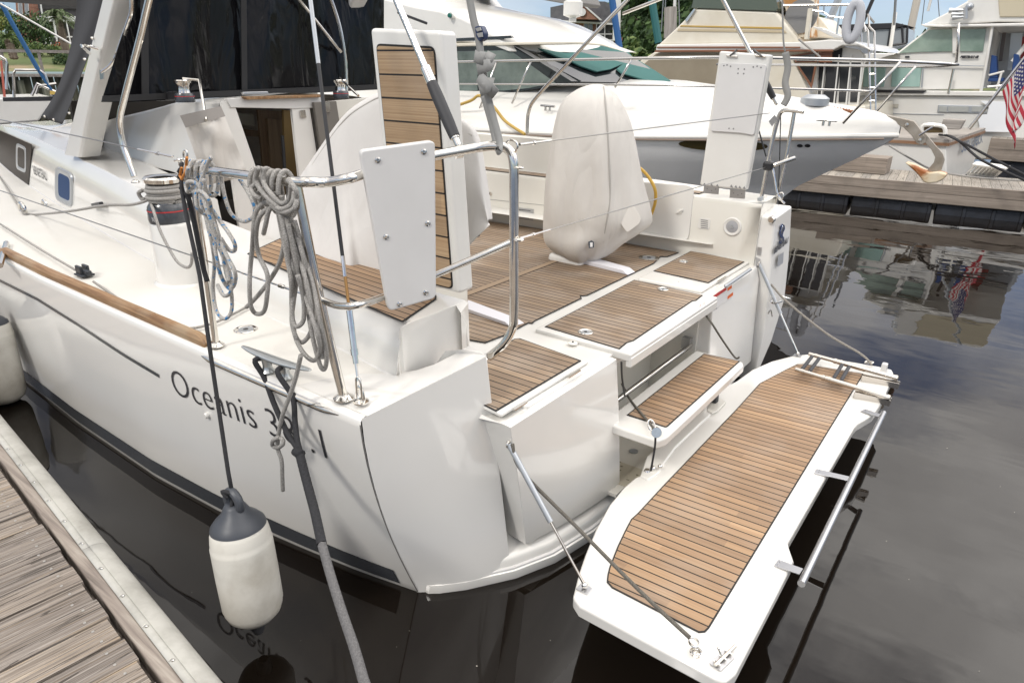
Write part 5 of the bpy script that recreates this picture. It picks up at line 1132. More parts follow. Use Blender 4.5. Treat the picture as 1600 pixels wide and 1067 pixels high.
sk = X(744, 362, -2.545); MB().box(-2.552, -2.54, sk.y-.03, sk.y+.03, sk.z-.035, sk.z+.03).build('black_socket', BLACK, pdl, bevel=.004)
# ------------------------------------------------------------------ coiled lines hanging on the pushpit
def hang(name, label, m, strands, r, grp=None):
    b = MB()
    for s_ in strands: b.tube(spline(s_, 7), r, 9)
    return b.build(name, m, label=label, cat='rope', sharp=180, merge=False, group=grp)
RAILZ = lambda px: None
def rl_at(px):   # a point of the top rail above picture column px
    a = t1.lerp(t2, 0); best = None
    for k in range(101):
        p = t1.lerp(t2, k/100); v = RM@(np.array(p)-CC); xx = 800+FPX*v[0]/v[2]
        if best is None or abs(xx-px) < best[0]: best = (abs(xx-px), p)
    return best[1]
def wrapturn(px, r0, r, drop=0.0, skew=.004, n=10):
    c = rl_at(px); ax = (t2-t1).normalized(); o = []
    for k in range(n+1):
        a = 2*math.pi*k/n; o.append(c+ax*(skew*(k/n-.5))+V(0, -math.cos(a)*r0, math.sin(a)*r0-(drop*(.5-.5*math.sin(a)))))
    return o
yR = 1.60
def yp(L, y0=yR, amp=.015, ph=0): return [Y(px, py, y0+amp*math.sin(i*1.7+ph)-.0) for i, (px, py) in enumerate(L)]
RR = .0086
S = []
for i, px in enumerate((297, 306, 316, 327)): S.append(wrapturn(px, .030+.002*i, RR, .075, .012))
S += [yp([(294, 262), (290, 285), (293, 300), (305, 310), (300, 288), (294, 268)][:3]+[(297, 292), (301, 300)], 1.575),
      yp([(330, 246), (322, 262), (313, 290), (315, 315), (325, 345), (333, 372), (338, 400), (345, 430), (357, 450), (366, 445), (367, 425), (352, 395), (335, 350), (322, 318), (318, 280)], 1.57),
      yp([(316, 300), (322, 340), (330, 375), (335, 410), (333, 450), (338, 485), (350, 498), (361, 488), (362, 460), (352, 420), (345, 380), (330, 330), (318, 300)], 1.585, ph=1),
      yp([(308, 292), (306, 310), (309, 325), (319, 334), (329, 328), (326, 312), (315, 300), (303, 300), (295, 294), (293, 285), (303, 285), (312, 292)], 1.555, ph=2),
      yp([(326, 320), (340, 340), (358, 365), (367, 382), (366, 392), (357, 390), (345, 372)], 1.59, ph=.5),
      yp([(345, 268), (347, 285), (352, 310), (362, 335), (380, 346), (395, 340), (398, 325), (390, 305), (378, 285), (366, 268)], 1.66, .006),
      yp([(310, 300), (322, 340), (337, 375), (348, 400), (360, 430), (361, 455), (350, 462), (340, 445)], 1.58, ph=2.2),
      yp([(312, 296), (326, 335), (343, 385), (353, 415), (357, 440)], 1.565, ph=3)]
hang('coiled_line', 'blue flecked white line coiled and hung over the forward end of the steel rail', ROPE_B, S, RR)
S = []
for i, px in enumerate((402, 410, 418, 427, 436, 447)): S.append(wrapturn(px, .031+.003*(i % 3), RR, .08+.02*(i % 2), .02))
RG = .0096
S += [yp([(404, 262), (400, 282), (410, 300), (428, 318), (445, 330), (460, 322), (463, 300), (450, 280)], 1.56),
      yp([(412, 262), (412, 285), (425, 305), (440, 318), (452, 310), (455, 290)], 1.565, ph=1),
      yp([(400, 288), (393, 294), (397, 305), (408, 311)], 1.56, ph=1),
      yp([(428, 317), (412, 318), (400, 332), (396, 360), (394, 390), (391, 420), (390, 450), (392, 478), (400, 490), (412, 487), (417, 465), (418, 430), (405, 400), (400, 370), (405, 340), (420, 325)], 1.57),
      yp([(430, 318), (420, 330), (415, 352), (412, 365)], 1.575, ph=2),
      yp([(455, 315), (450, 345), (445, 375), (437, 410), (420, 440), (400, 465), (385, 480)], 1.60, ph=1),
      yp([(433, 322), (440, 360), (448, 400), (455, 440), (456, 480), (460, 520), (470, 545), (483, 560), (493, 562), (500, 545), (495, 520), (483, 480), (470, 440), (460, 400), (450, 350)], 1.575),
      yp([(438, 325), (447, 365), (455, 400), (462, 440), (459, 470), (456, 500), (462, 525), (472, 535), (485, 520), (488, 490), (478, 440), (468, 400), (455, 350)], 1.59, ph=1),
      yp([(443, 325), (453, 360), (465, 400), (474, 440), (481, 480), (487, 520), (500, 570), (508, 575), (510, 550), (500, 500), (490, 450), (476, 400), (460, 345)], 1.60, ph=2),
      yp([(436, 325), (446, 370), (452, 410), (458, 455), (456, 490), (462, 510), (474, 500), (474, 465), (465, 430)], 1.565, ph=3),
      yp([(447, 322), (459, 355), (472, 395), (483, 440), (492, 480), (500, 520), (504, 560)], 1.61, ph=1.5),
      yp([(418, 312), (430, 326), (446, 332), (460, 325), (464, 308)], 1.55, ph=.4), yp([(414, 300), (424, 318), (440, 327), (456, 318), (460, 300)], 1.555, ph=.9),
      yp([(470, 555), (462, 590), (452, 620), (441, 650), (435, 680), (434, 700), (440, 720), (441, 745), (442, 766)], 1.53, .004)]
S += [yp([(426, 690), (432, 684), (441, 686), (442, 694), (434, 699), (426, 696), (427, 688), (436, 683)], 1.52, .008)]
hang('coiled_line', 'plain grey coil knotted over the bend of the rail, its tail down the hull', ROPE_G, S, RG)
b = MB(); b.tube(yp([(292, 246), (291, 258), (289, 270), (284, 280), (281, 275), (284, 262)], 1.58), .006, 8); b.build('bungee_loop', mat('orange_bungee', (.45, .17, .03), .6), label='short orange loop tied around the forward end of the rail', cat='cord')
# ------------------------------------------------------------------ fenders
def fender(name, label, c, L, r, tilt, rope_pts, grp):
    t = thing(name, label, 'fender', tuple(c), grp); ax = Vector(tilt).normalized()
    pr = [(r*.30, -L/2-.012), (r*.66, -L/2-.0), (r*.88, -L/2+.03), (r*.965, -L/2+.06), (r*.975, -L/2+.072), (r*1.0, -L/2+.08), (r*1.01, 0), (r, L/2-.10), (r*1.0, L/2-.088), (r*.975, L/2-.08), (r*.97, L/2-.065), (r*.93, L/2-.03), (r*.86, L/2-.0), (r*.6, L/2+.02)]
    bdy = MB().lathe(pr, c, ax, n=48).build('body', FENDER, t, sharp=60)
    p2 = [(r*.90, L/2-.01), (r*.86, L/2+.006), (r*.70, L/2+.03), (r*.48, L/2+.055), (r*.36, L/2+.085), (r*.28, L/2+.10)]
    cp = MB().lathe(p2, c, ax, n=40).build('end_cap', mat('fender_cap', (.045, .05, .06), .45), t, sharp=60)
    e = Vector(c)+ax*(L/2+.105); b = MB(); b.tube([e+V(.045*math.cos(a), 0, .05*math.sin(a)) for a in np.linspace(0, 2*math.pi, 19)[:-1]], .019, 10, closed=True); b.tube([Vector(c)+ax*(L/2+.02), e-ax*.03], [r*.5, .03], 12); b.build('eye', mat('fender_eye', (.05, .055, .065), .45), cp, merge=False)
    MB().lathe([(r*.3, -L/2-.005), (r*.27, -L/2-.05), (r*.16, -L/2-.085), (0, -L/2-.09)], c, ax, n=20, cap=False).build('foot_nipple', RUBBER, t)
    return t, e
f_c = Y(386, 892, 1.235)
FT, FE = fender('fender', 'white cylindrical fender with dark cap hanging between hull and dock', f_c, .47, .128, (-.10, .03, 1), None, 'white fenders along the port side')
q = PL(391, 836, f_c+V(0, -.12, .2), (0.2, -1, .35)); 
MB().lathe([(.011, 0), (.011, .001)], Vector(f_c)+V(.02, -.075, .215), (.3, -1, .9), n=16).build('maker_mark', LAV, FT)
b = MB(); b.tube(spline([FE+V(.0, -.02, .03), FE+V(-.02, -.03, .06), FE+V(.01, -.01, .05), FE+V(.02, 0, .02)], 4), .009, 8); b.tube(spline([FE+V(0, 0, .02), FE+V(.02, -.03, -.02), FE+V(-.01, -.03, -.03)], 4), .009, 8)
hp = [FE+V(0, 0, .04), Y(357, 740, 1.26), Y(330, 560, 1.36), Y(312, 430, 1.44), Y(290, 330, 1.54), Y(284, 296, 1.59), rl_at(290)+V(-.04, -.02, .02)]
b.tube(hp, .0088, 9)
for k in range(5): b.tube([rl_at(290)+V(-.06-.008*(k % 2), .028*math.cos(a), -.02-.025*k+.028*math.sin(a)*.4) for a in np.linspace(0, 2*math.pi, 11)[:-1]], .0095, 8, closed=True)
b.tube(spline(yp([(291, 300), (296, 315), (303, 345), (311, 385), (318, 420), (324, 440)], 1.585, .003), 4), .0115, 9)
b.build('fender_line', ROPE_K, label='black line tied to the rail that carries the near fender', cat='rope', merge=False, sharp=180)
fender('fender', 'partly seen white fender at the left edge of the view against the hull', Z(-6, 566, .33)+V(0, 0, 0), .62, .15, (-.04, .05, 1), None, 'white fenders along the port side')
# ------------------------------------------------------------------ mooring line from the cleat to the dock below the camera
b = MB(); c_a = CL0.lerp(CL1, .36); c_b = CL0.lerp(CL1, .62)
sp_j = Z(468, 712, .74); sp_j = Y(468, 712, 1.50)
b.tube(spline([c_a+V(-.0, .03, -.02), c_a+V(-.03, -.04, -.01), Y(413, 590, 1.62), Y(428, 630, 1.575), Y(447, 672, 1.535), sp_j+V(-.005, 0, .03)], 6), .0125, 10)
b.tube(spline([c_b+V(0, .03, -.02), c_b+V(.02, -.05, -.02), Y(457, 620, 1.60), Y(461, 660, 1.56), Y(465, 690, 1.52), sp_j+V(.01, 0, .02)], 6), .0125, 10)
b.tube(spline([c_a+V(0, .03, -.03), c_a.lerp(c_b, .5)+V(0, .04, -.035), c_b+V(0, .03, -.03)], 5), .0125, 10)
dn = [sp_j+V(0, 0, .02), Y(480, 755, 1.44), Y(492, 800, 1.38), Y(503, 850, 1.30)]
braid(b, dn, .0182); b.tube([sp_j+V(-.02, -.004, .022), sp_j+V(.02, -.004, .012)], .022, 10)
dn2 = [Y(503, 850, 1.30), Y(517, 900, 1.235), Y(536, 960, 1.16), Y(553, 1010, 1.09), Y(568, 1062, 1.02), Y(590, 1140, .93), V(-1.25, .80, .5)]
ml = b.build('mooring_line', ROPE_K, label='spliced black and grey mooring line from the cleat down to the dock', cat='rope', merge=False, sharp=180)
braid(MB(), dn2, .0165).build('grey_part', ROPE_M, ml, sharp=180)
# ------------------------------------------------------------------ lines on the side deck and on the winch
b = MB(); wv_ = V(WC.x, WC.y, pz)
def w_turn(r, z, n=24, a0=0, dz_=0.0): return [wv_+V(r*math.cos(a0+2*math.pi*k/n), r*math.sin(a0+2*math.pi*k/n), z+dz_*k/n) for k in range(n+1)]
for k in range(5): b.tube(w_turn(.094+.012*(k % 2), .125+.022*k, dz_=.01, a0=k), .0125, 9)
b.tube(spline([wv_+V(-.10, -.06, .16), Y(232, 312, 2.05), Y(205, 320, 2.0), Y(165, 321, 1.98), Y(110, 330, 2.05), Z(60, 335, 1.18), Z(37, 334, 1.17)], 6), .0088, 8)
b.tube(spline([wv_+V(-.10, -.05, .15), Y(236, 318, 2.05), Y(240, 330, 1.99), Y(250, 360, 1.97), Y(265, 390, 1.97), Y(278, 410, 1.97), Y(292, 418, 1.97), Y(299, 412, 1.97), Y(300, 395, 1.97)], 6), .0088, 8)
b.tube(spline([wv_+V(-.09, -.09, .19), wv_+V(-.13, -.1, .17), wv_+V(-.12, -.09, .13), wv_+V(-.08, -.1, .14)], 5), .012, 8)
b.tube([Z(37, 334, 1.17), Z(15, 300, 1.2), Z(-10, 262, 1.2)], .0088, 8)
b.build('jib_sheet', ROPE_G, label='grey sheet with five turns on the near winch, led forward along the side deck', cat='rope', merge=False, sharp=180)
b = MB(); b.tube(spline([Z(0, 350, 1.17), Z(60, 388, 1.16), Z(118, 422, 1.16)], 3), .0075, 8); b.tube(spline([Z(146, 440, 1.16), Z(172, 458, 1.14), Z(220, 490, 1.13), Z(280, 512, 1.13), Z(330, 506, 1.14), Z(385, 480, 1.14)], 6), .0075, 8); b.build('furling_line', ROPE_G, label='thin grey furling line through the black block on the side deck', cat='rope', merge=False, sharp=180)
b = MB(); b.tube(spline([Y(1000, 263, 5.2), Y(1012, 275, 5.2), Y(1023, 295, 5.2), Y(1024, 315, 5.25), Y(1018, 335, 5.3)], 6), .013, 10); b.build('yellow_cord', mat('yellow_cord', (.62, .38, .06), .5), label='yellow hose looping out from under the far pedestal cover', cat='hose')  # a yellow cord, looping out from under the pedestal cover
# grey webbing strap with a navy buckle on the gate rail
STRAP = cloth('grey_webbing', (.30, .30, .29), fold=40, st=.2, fd=.002)
yw_ = 2.2
def ribbon(b, pts, w, up=(0, 1, 0)):
    P_ = [Vector(p) for p in pts]
    rows = []
    for i, p in enumerate(P_):
        t = (P_[min(i+1, len(P_)-1)]-P_[max(i-1, 0)]).normalized(); s_ = t.cross(Vector(up)).normalized()*w/2; rows.append([p-s_, p+s_])
    return b.grid(rows)
b = MB(); ribbon(b, spline([Y(732, -15, yw_), Y(740, 30, yw_), Y(748, 60, yw_), Y(758, 130, yw_), Y(770, 180, yw_+.01), Y(781, 222, yw_), Y(779, 236, yw_-.02), Y(776, 224, yw_+.03), Y(768, 190, yw_+.04), Y(756, 148, yw_+.03)], 5), .034)
for (a, c, d) in (((742, 88), (752, 92), (757, 82)), ((746, 108), (764, 102), (768, 96)), ((748, 120), (760, 132), (775, 148)), ((750, 142), (762, 136), (766, 122))): ribbon(b, [Y(*a, yw_-.025), Y(*c, yw_-.035), Y(*d, yw_-.02)], .045)
ribbon(b, [Y(758, 100, yw_-.02), Y(764, 92, yw_-.03), Y(769, 83, yw_-.02)], .04)
stp_ = b.build('webbing_strap', STRAP, label='grey webbing strap with navy buckle wound round itself above the gate rail', cat='strap', solid=.003, norm=False)
b = MB(); b.prism([Y(*p, yw_-.02) for p in roundpts([(741, 42), (751, 40), (756, 52), (755, 62), (748, 66), (743, 58)], 3)], (0, .03, 0)); b.build('buckle', mat('navy_plastic', (.02, .035, .09), .4), stp_, bevel=.004)
b = MB(); b.prism([Y(*p, yw_-.024) for p in ((744, 45), (751, 43), (753, 48), (747, 50))], (0, -.006, 0)); b.prism([Y(*p, yw_-.024) for p in ((746, 53), (754, 51), (755, 58), (749, 59))], (0, -.006, 0)); b.build('strap_tongue', STRAP, stp_)
b = MB(); ribbon(b, spline([q(1222, -20, 5.5), q(1224, 60, 5.55), q(1228, 95, 5.58), q(1231, 120, 5.6), q(1226, 140, 5.6), q(1222, 160, 5.6)] if False else [Y(1222, -20, 5.5), Y(1224, 60, 5.55), Y(1227, 82, 5.58)], 5), .012); ribbon(b, spline([Y(1227, 82, 5.58), Y(1231, 105, 5.6), Y(1227, 130, 5.6), Y(1231, 150, 5.6), Y(1224, 165, 5.6)], 5), .05); b.build('webbing_strap', STRAP, label='thin twisted grey strap above the far corner rail beside the black foam grip', cat='strap', solid=.003, norm=False)
# ------------------------------------------------------------------ neighbouring motor boat (bow to the right)
WHITE2 = dirty(mat('old_white_gelcoat', (.76, .745, .70), .25, coat=.3), (.77, .755, .715), (.70, .68, .63), 1.2)
GREYH = dirty(mat('grey_white_topside', (.75, .75, .75), .3, coat=.15), (.84, .84, .835), (.76, .76, .755), 1.0)
DARKV = mat('smoked_glass', (.02, .022, .025), .08, coat=.5)
TINT = dirty(mat('tinted_cabin_glass', (.16, .2, .18), .08, coat=.6), (.20, .24, .215), (.07, .09, .08), 2.2)
TEAL = cloth('teal_canvas', (.042, .14, .13), (.035, .115, .105), fold=3, fd=.03)
TANC = cloth('tan_canvas', (.30, .26, .19), (.25, .21, .15), fold=3)
BROWNT = wood('brown_trim', (.16, .06, .03), (.22, .09, .045), (.28, .13, .07), 0, 30, .5)
CHROME2 = mat('rail_steel', (.62, .60, .57), .15, 1)
cream2 = dirty(mat('cream_gelcoat', (.72, .67, .56), .3, coat=.2), (.74, .695, .59), (.64, .58, .46), 1.5)
mA = thing('motor_boat', 'white motor boat with teal windscreen cover and anchor over its bow, berthed alongside', 'motor boat', (-7, 9.2, 0))
CA = 9.2
stem = [Y(*p, CA) for p in ((1414, 211), (1398, 223), (1372, 238), (1340, 252), (1300, 268), (1262, 285), (1225, 303))]
zst_ = [p.z for p in stem][::-1]+[0]*0; xst_ = [p.x for p in stem][::-1]
def xs_a(z): return float(np.interp(z, [-.3, 0]+zst_, [xst_[0]-1.2, xst_[0]-.5]+xst_))
def hb(x, z, zt): 
    t = max(0, min(1, z/zt)); s_ = max(0, xs_a(z)-x)/(5.2*(.66+.34*t)); f = 1-(1-min(1, s_))**2.3; return f*(1.46+.22*t**.8)
def zshA(x): return float(np.interp(x, [-17, -8, -4, -1.2], [1.58, 1.60, 1.66, 1.76]))
rows = []
for u in np.linspace(0, 1, 60):
    r = []
    for t in (-.15, 0, .18, .36, .5, .62, .64, .8, .82, .94, 1.0):
        z = t*1.7; x0 = xs_a(z); x = x0-(16+x0)*u**1.6; zt_ = zshA(x); z = t*zt_; k = .012 if t in (.64, .82) else 0
        r.append(V(x, CA-hb(x, z, zt_)-k*min(1, u*8), z))
    rows.append(r)
b = MB().grid(rows); b.grid([[V(p.x, 2*CA-p.y, p.z) for p in r] for r in rows]); b.add([(rows[-1][k].x, rows[-1][k].y, rows[-1][k].z) for k in range(11)]+[(rows[-1][k].x, 2*CA-rows[-1][k].y, rows[-1][k].z) for k in range(10, -1, -1)], [tuple(range(22))])
b.build('hull', GREYH, mA, sharp=40)
edge_a = [r[-1] for r in rows]
b = MB(); b.tube([p+V(0, -.01, 0) for p in edge_a], .028, 8, flat=1); b.build('rub_rail', WHITE2, mA)
MB().tube([p+V(.0, -.034, -.035) for p in edge_a[3:]], .012, 6).build('rub_strip', mat('brown_strip', (.25, .19, .15), .6), mA)
crest = [Y(*p, CA) for p in ((1412, 203), (1400, 195), (1372, 182), (1325, 173), (1250, 161), (1200, 153), (1112, 140), (1048, 131), (900, 126), (712, 120))]
cx_ = [p.x for p in crest][::-1]; cz_ = [p.z for p in crest][::-1]; print('crest', [(round(p.x, 2), round(p.z, 2)) for p in crest])
def crz(x): return float(np.interp(x, cx_, cz_))
rows2 = []
for p in edge_a:
    r = []
    for s_ in (0, .03, .08, .25, .5, .75, 1.0, 1.25, 1.5, 1.75, 1.92, 1.97, 2):
        q_ = abs(1-s_); y = CA-(CA-p.y)*(1-s_); h = (1-q_**3.2); r.append(V(p.x, y, lerp(p.z, max(crz(p.x), p.z+.04), h)+(.05 if .0 < q_ < .95 else 0)*1))
    rows2.append(r)
MB().grid(rows2).build('deck', WHITE2, mA, sharp=50)
def on_a(px, py, off=.0):
    d = ray(px, py); lo_, hi_ = 6.5/d[1], 9.2/d[1]
    for _ in range(50):
        m = (lo_+hi_)/2; q_ = CC+d*m
        if q_[1] > CA-hb(q_[0], max(0, q_[2]), zshA(q_[0])): hi_ = m
        else: lo_ = m
    q_ = Vector(CC+d*hi_); q_.y -= off; return q_
def oval(cx, cy, rx_, ry_, m, name, par): g = [on_a(cx+rx_*math.cos(a), cy+ry_*math.sin(a)*1.0+rx_*.03*math.cos(a), .02) for a in np.linspace(0, 2*math.pi, 25)[:-1]]; return MB().add(g, [tuple(range(24))]).build(name, m, par, norm=False)
oval(1131, 227, 70, 9.5, mat('oval_window', (.06, .045, .015), .1, coat=1), 'side_window', mA)
for px in (1250.5, 1262.5): oval(px, 228, 4.6, 2.6, BLACK, 'vent', mA)
# windows, windscreen and hardtop
ws = 8.05
MB().prism([Y(*p, ws) for p in ((640, 76), (802, 71), (906, 127), (840, 139), (787, 146), (640, 148))], (0, .05, 0)).build('window_surround', DARKV, mA)
MB().prism([Y(*p, ws-.012) for p in ((640, 82), (797, 79), (862, 128), (822, 137), (787, 142), (748, 142), (748, 82))][:0]+[Y(*p, ws-.012) for p in ((754, 80), (797, 79), (868, 130), (826, 138), (787, 142), (754, 142))], (0, .02, 0)).build('side_window', TINT, mA)
MB().prism([Y(*p, ws-.012) for p in ((640, 82), (746, 80), (746, 142), (640, 144))], (0, .02, 0)).build('side_window', TINT, mA)
Wt, Wb = Y(803, 71, ws), Y(906, 128, ws); Wcb, Wct = Y(1050, 131, 9.35), Y(978, 82, 9.35)
Wm = lambda p: V(p.x, 2*9.35-p.y, p.z)
nW = (Wb-Wt).cross(Wcb-Wt)
b = MB().prism([Wt, Wb, Wcb, Wct], (-.03, 0, -.02)); b.prism([Wm(Wt), Wm(Wb), Wcb, Wct], (-.03, 0, -.02)); wsA = b.build('windscreen', DARKV, mA)
def on_w(px, py, off=.03): return PL(px, py, Wt, nW)+V(off*.8, -off*.3, off)
cvr = [(808, 70), (880, 70), (930, 74), (978, 83), (986, 92), (1012, 108), (1046, 130), (1040, 131), (1004, 128), (970, 118), (962, 111), (971, 104), (952, 112), (931, 116), (905, 107), (893, 101), (868, 92), (845, 82), (826, 74)]
MB().prism([on_w(*p) for p in cvr], (-.02, 0, -.015)).build('windscreen_cover', TEAL, mA, bevel=.004)
MB().prism([on_w(*p, .012) for p in ((800, 72), (808, 72), (902, 129), (893, 129))], (-.01, 0, 0)).build('pillar', GASKET, mA)
HT = [(560, -60), (560, 68), (700, 69), (800, 66), (890, 65), (940, 68), (979, 82), (972, 70), (955, 56), (925, 40), (890, 24), (850, 12), (800, 4), (740, -10), (700, -60)]
rows = []
ht0 = [Y(*p, 8.05) for p in HT]
def shr(L_, y, k): 
    xm = max(p.x for p in L_); return [V(p.x-(k if p.x > -9.5 else k*.3), y, p.z) for p in L_]
lay = [(8.0, 1.75), (8.12, 1.5), (8.5, 1.15), (9.35, .94), (10.2, 1.15), (10.6, 1.5), (10.72, 1.75)]
print('hardtop', [tuple(round(c, 1) for c in p) for p in ht0[:9]])
b = MB().grid([shr(ht0, y, k) for y, k in lay], closeu=True); n_ = len(ht0); b.f += [tuple(range(n_))[::-1], tuple(range((len(lay)-1)*n_, len(lay)*n_))]; b.m += [0, 0]
b.build('flybridge', WHITE2, mA, bevel=.03, seg=3, sharp=30)
MB().prism([Y(*p, 7.99) for p in ((700, 61), (798, 56), (800, 60), (700, 66))], (0, .05, 0)).build('side_stripe', DARKV, mA)
MB().prism([Y(*p, 7.98) for p in ((560, 70), (900, 65), (940, 69), (978, 82), (940, 72), (900, 69), (700, 73), (560, 74))], (0, .3, 0)).build('brow_trim', cream2, mA, bevel=.01)
MB().lathe([(.0, 0), (.045, 0), (.045, .03), (0, .03)], Y(706, 25, 7.98), (0, -1, 0), n=16, cap=False).build('lamp_base', WHITE2, mA); MB().lathe([(.03, .03), (.03, .06), (0, .065)], Y(706, 25, 7.98), (0, -1, 0), n=14, cap=False).build('green_lamp', mat('green_lens', (.01, .12, .09), .2), mA)
GB = mat('grey_bimini', (.2, .19, .18), .8)
MB().prism([Y(*p, 9.2) for p in ((600, -16), (600, -60), (860, -80), (896, 4), (890, 8), (800, -8), (700, -12))], (0, .8, 0)).build('flybridge_canopy', GB, mA, bevel=.02)
b = MB(); c = Y(895, 22, 8.6); b.lathe([(.05, 0), (.05, .05), (.13, .08), (.13, .24), (.1, .26), (0, .26)], c+V(0, 0, -.1), (.0, 0, 1), n=16); b.build('search_light', WHITE2, mA)
# rails
def rl2(pts, r=.017, nm='bow_rail', par=mA, sm=5): return MB().tube(spline(pts, sm) if sm else pts, r, 8).build(nm, CHROME2, par, sharp=180)
ra = rl2([Y(600, 99, 7.75), Y(712, 97, 7.75), Y(987, 92, 7.75), Y(1120, 90, 7.9), Y(1250, 92, 8.25), Y(1375, 95, 8.8), Y(1497, 101, 9.2)])
rl2([Y(1120, 101, 10.6), Y(1250, 102, 10.45), Y(1432, 104, 9.7), Y(1497, 101, 9.2)], par=ra)
rl2([Y(600, 131, 7.75), Y(987, 133, 7.75), Y(1200, 138, 8.1), Y(1365, 143, 8.7)], .012, 'mid_rail', ra)
for a, c, y in (((737, 205), (776, 97), 7.75), ((800, 162), (830, 95), 7.75), ((961, 137), (987, 93), 7.75), ((1317, 193), (1407, 97), 8.6), ((1366, 178), (1431, 104), 9.6)): rl2([Y(*a, y), Y(*c, y)], .014, 'rail_post', ra, 0)
b = MB(); b.tube(spline([Y(1432, 30, 9.2), Y(1443, 30, 9.2)], 2), .01)if False else None
rl2([Y(1494, 100, 9.2), Y(1497, 60, 9.2), Y(1498, 36, 9.2)], .013, 'light_staff', ra, 0)
for cx0, cy0, l_, y in ((856, 166, 11, 7.75), (1292, 188, 16, 8.3)):
    a, c = Y(cx0-l_, cy0-1, y), Y(cx0+l_, cy0+1, y); b = MB(); b.tube([a, c], .014, 8); b.tube([a.lerp(c, .35), a.lerp(c, .35)+V(0, 0, -.06)], .014, 8); b.tube([a.lerp(c, .65), a.lerp(c, .65)+V(0, 0, -.06)], .014, 8); b.build('cleat', CHROME2, mA, merge=False)
MB().lathe([(.16, 0), (.16, .08), (.1, .12), (0, .12)], Y(1272, 165, 9.0), n=16).build('hatch_vent', GREYM, mA)
b = MB()
for k in range(14): b.ball(Y(1272+k*4.5, 166+k*.8, 9.0), .035, n=6)
b.build('anchor_chain', mat('rusty_chain', (.22, .08, .03), .8), mA, merge=False)
ANC = dirty(mat('galvanised_anchor', (.36, .32, .27), .45, .5), (.40, .36, .31), (.26, .22, .17), 8)
ANF = mat('rusty_fluke', (.6, .5, .35), .6); _t = NT(ANF); _t.set('Base Color', _t.ramp(_t.noise(_t.pos(), 5, 4), [(.38, (.32, .10, .02)), (.5, (.62, .5, .33)), (.7, (.7, .62, .48))]))
anc = MB().prism([Y(*p, 9.16) for p in ((1385, 180), (1412, 186), (1428, 190), (1436, 200), (1446, 216), (1446, 223), (1440, 227), (1432, 224), (1424, 212), (1412, 200), (1390, 188))], (0, .08, 0)).build('anchor_bracket', ANC, mA, bevel=.006)
MB().prism([Y(*p, 9.19) for p in ((1441, 206), (1447, 210), (1462, 228), (1473, 240), (1476, 250), (1471, 266), (1458, 269), (1449, 266), (1459, 254), (1461, 246), (1455, 234), (1444, 222))], (0, .03, 0)).build('anchor_shank', ANC, anc, bevel=.004)
fk = [(1413, 254), (1426, 258), (1442, 266), (1452, 270), (1466, 269), (1479, 273), (1474, 281), (1463, 286), (1450, 287), (1443, 285), (1437, 277), (1430, 269)]
MB().prism([Y(*p, 9.1) for p in fk], (0, .2, 0)).build('anchor_fluke', ANF, anc, bevel=.04)
b = MB(); [b.lathe([(.025, 0), (.02, .01), (0, .012)], Y(px, py, 9.16), (0, -1, 0), n=12) for px, py in ((1417, 195), (1437, 219))]; b.build('bracket_pin', CHROME2, anc, merge=False); b = MB(); b.tube([Y(1436, 212, 9.1), Y(1457, 199, 9.1)], .012, 8); b.build('locking_pin', CHROME2, anc, merge=False)
MB().tube(spline([Y(700, 170, 7.6), Y(735, 158, 7.55), Y(750, 150, 7.55), Y(772, 168, 7.5), Y(790, 190, 7.5), Y(820, 210, 7.3)], 5), .02, 8).build('yellow_line', mat('yellow_rope', (.5, .33, .08), .7), label='pale yellow dock line slung from the rail of the motor boat alongside', cat='rope')
# ------------------------------------------------------------------ generic side-on boat pieces: outlines at a known distance
def sl(name, pts, y, d, m, par, bev=.02, lab=None): return MB().prism([Y(px, py, y) for px, py in pts], (0, d, 0)).build(name, m, par, bevel=bev, label=lab)
def bar(name, pts, y, r, m, par, sm=0, n=8):
    P_ = [Y(px, py, y) for px, py in pts]; return MB().tube(spline(P_, sm) if sm else P_, r, n).build(name, m, par)
# tan flybridge cruiser behind
yB = 17.3
mB = thing('cabin_cruiser', 'cream cabin cruiser with brown trim stripes and tan window covers behind the white motor boat', 'motor boat', tuple(Y(1150, 260, yB)))
sl('hull', [(560, 150), (1352, 165), (1352, 230), (1330, 262), (560, 262)], yB-.1, 4.2, cream2, mB, .05)
sl('cabin_side', [(980, 108), (1022, 82), (1300, 80), (1235, 86), (1262, 140), (1275, 172), (980, 172)], yB, 3.8, cream2, mB, .03)
sl('window_cover', [(1002, 104), (1025, 84), (1128, 84), (1128, 134), (1050, 134), (990, 124)], yB-.05, .05, TANC, mB, .01)
sl('flybridge', [(1026, 72), (1060, 40), (1087, 13), (1212, 18), (1232, 42), (1248, 62), (1250, 70)], yB, 3.6, cream2, mB, .08)
sl('coaming_band', [(1024, 80), (1026, 70), (1250, 66), (1298, 62), (1330, 64), (1350, 70), (1362, 80), (1340, 72), (1315, 72), (1302, 79)], yB-.12, 4.0, WHITE2, mB, .03)
sl('brown_stripe', [(1022, 82), (1024, 79), (1300, 78), (1302, 81)], yB-.15, .06, BROWNT, mB, .005); sl('brown_stripe', [(1026, 75.5), (1027, 73.5), (1140, 73), (1250, 73.5), (1250, 76)], yB-.15, .04, BROWNT, mB, .004)
sl('gold_stripe', [(1062, 42), (1064, 40), (1222, 43), (1224, 46)], yB-.02, .03, mat('gold_stripe', (.5, .33, .08), .5), mB, .002); sl('gold_stripe', [(1058, 49), (1060, 45), (1226, 48), (1229, 52)], yB-.02, .03, mat('sand_stripe', (.5, .42, .28), .5), mB, .002)
sl('venturi_screen', [(1080, 13), (1084, -4), (1212, -4), (1216, 14), (1212, 18)], yB-.02, 3.4, mat('green_screen', (.10, .12, .09), .15), mB, .01)
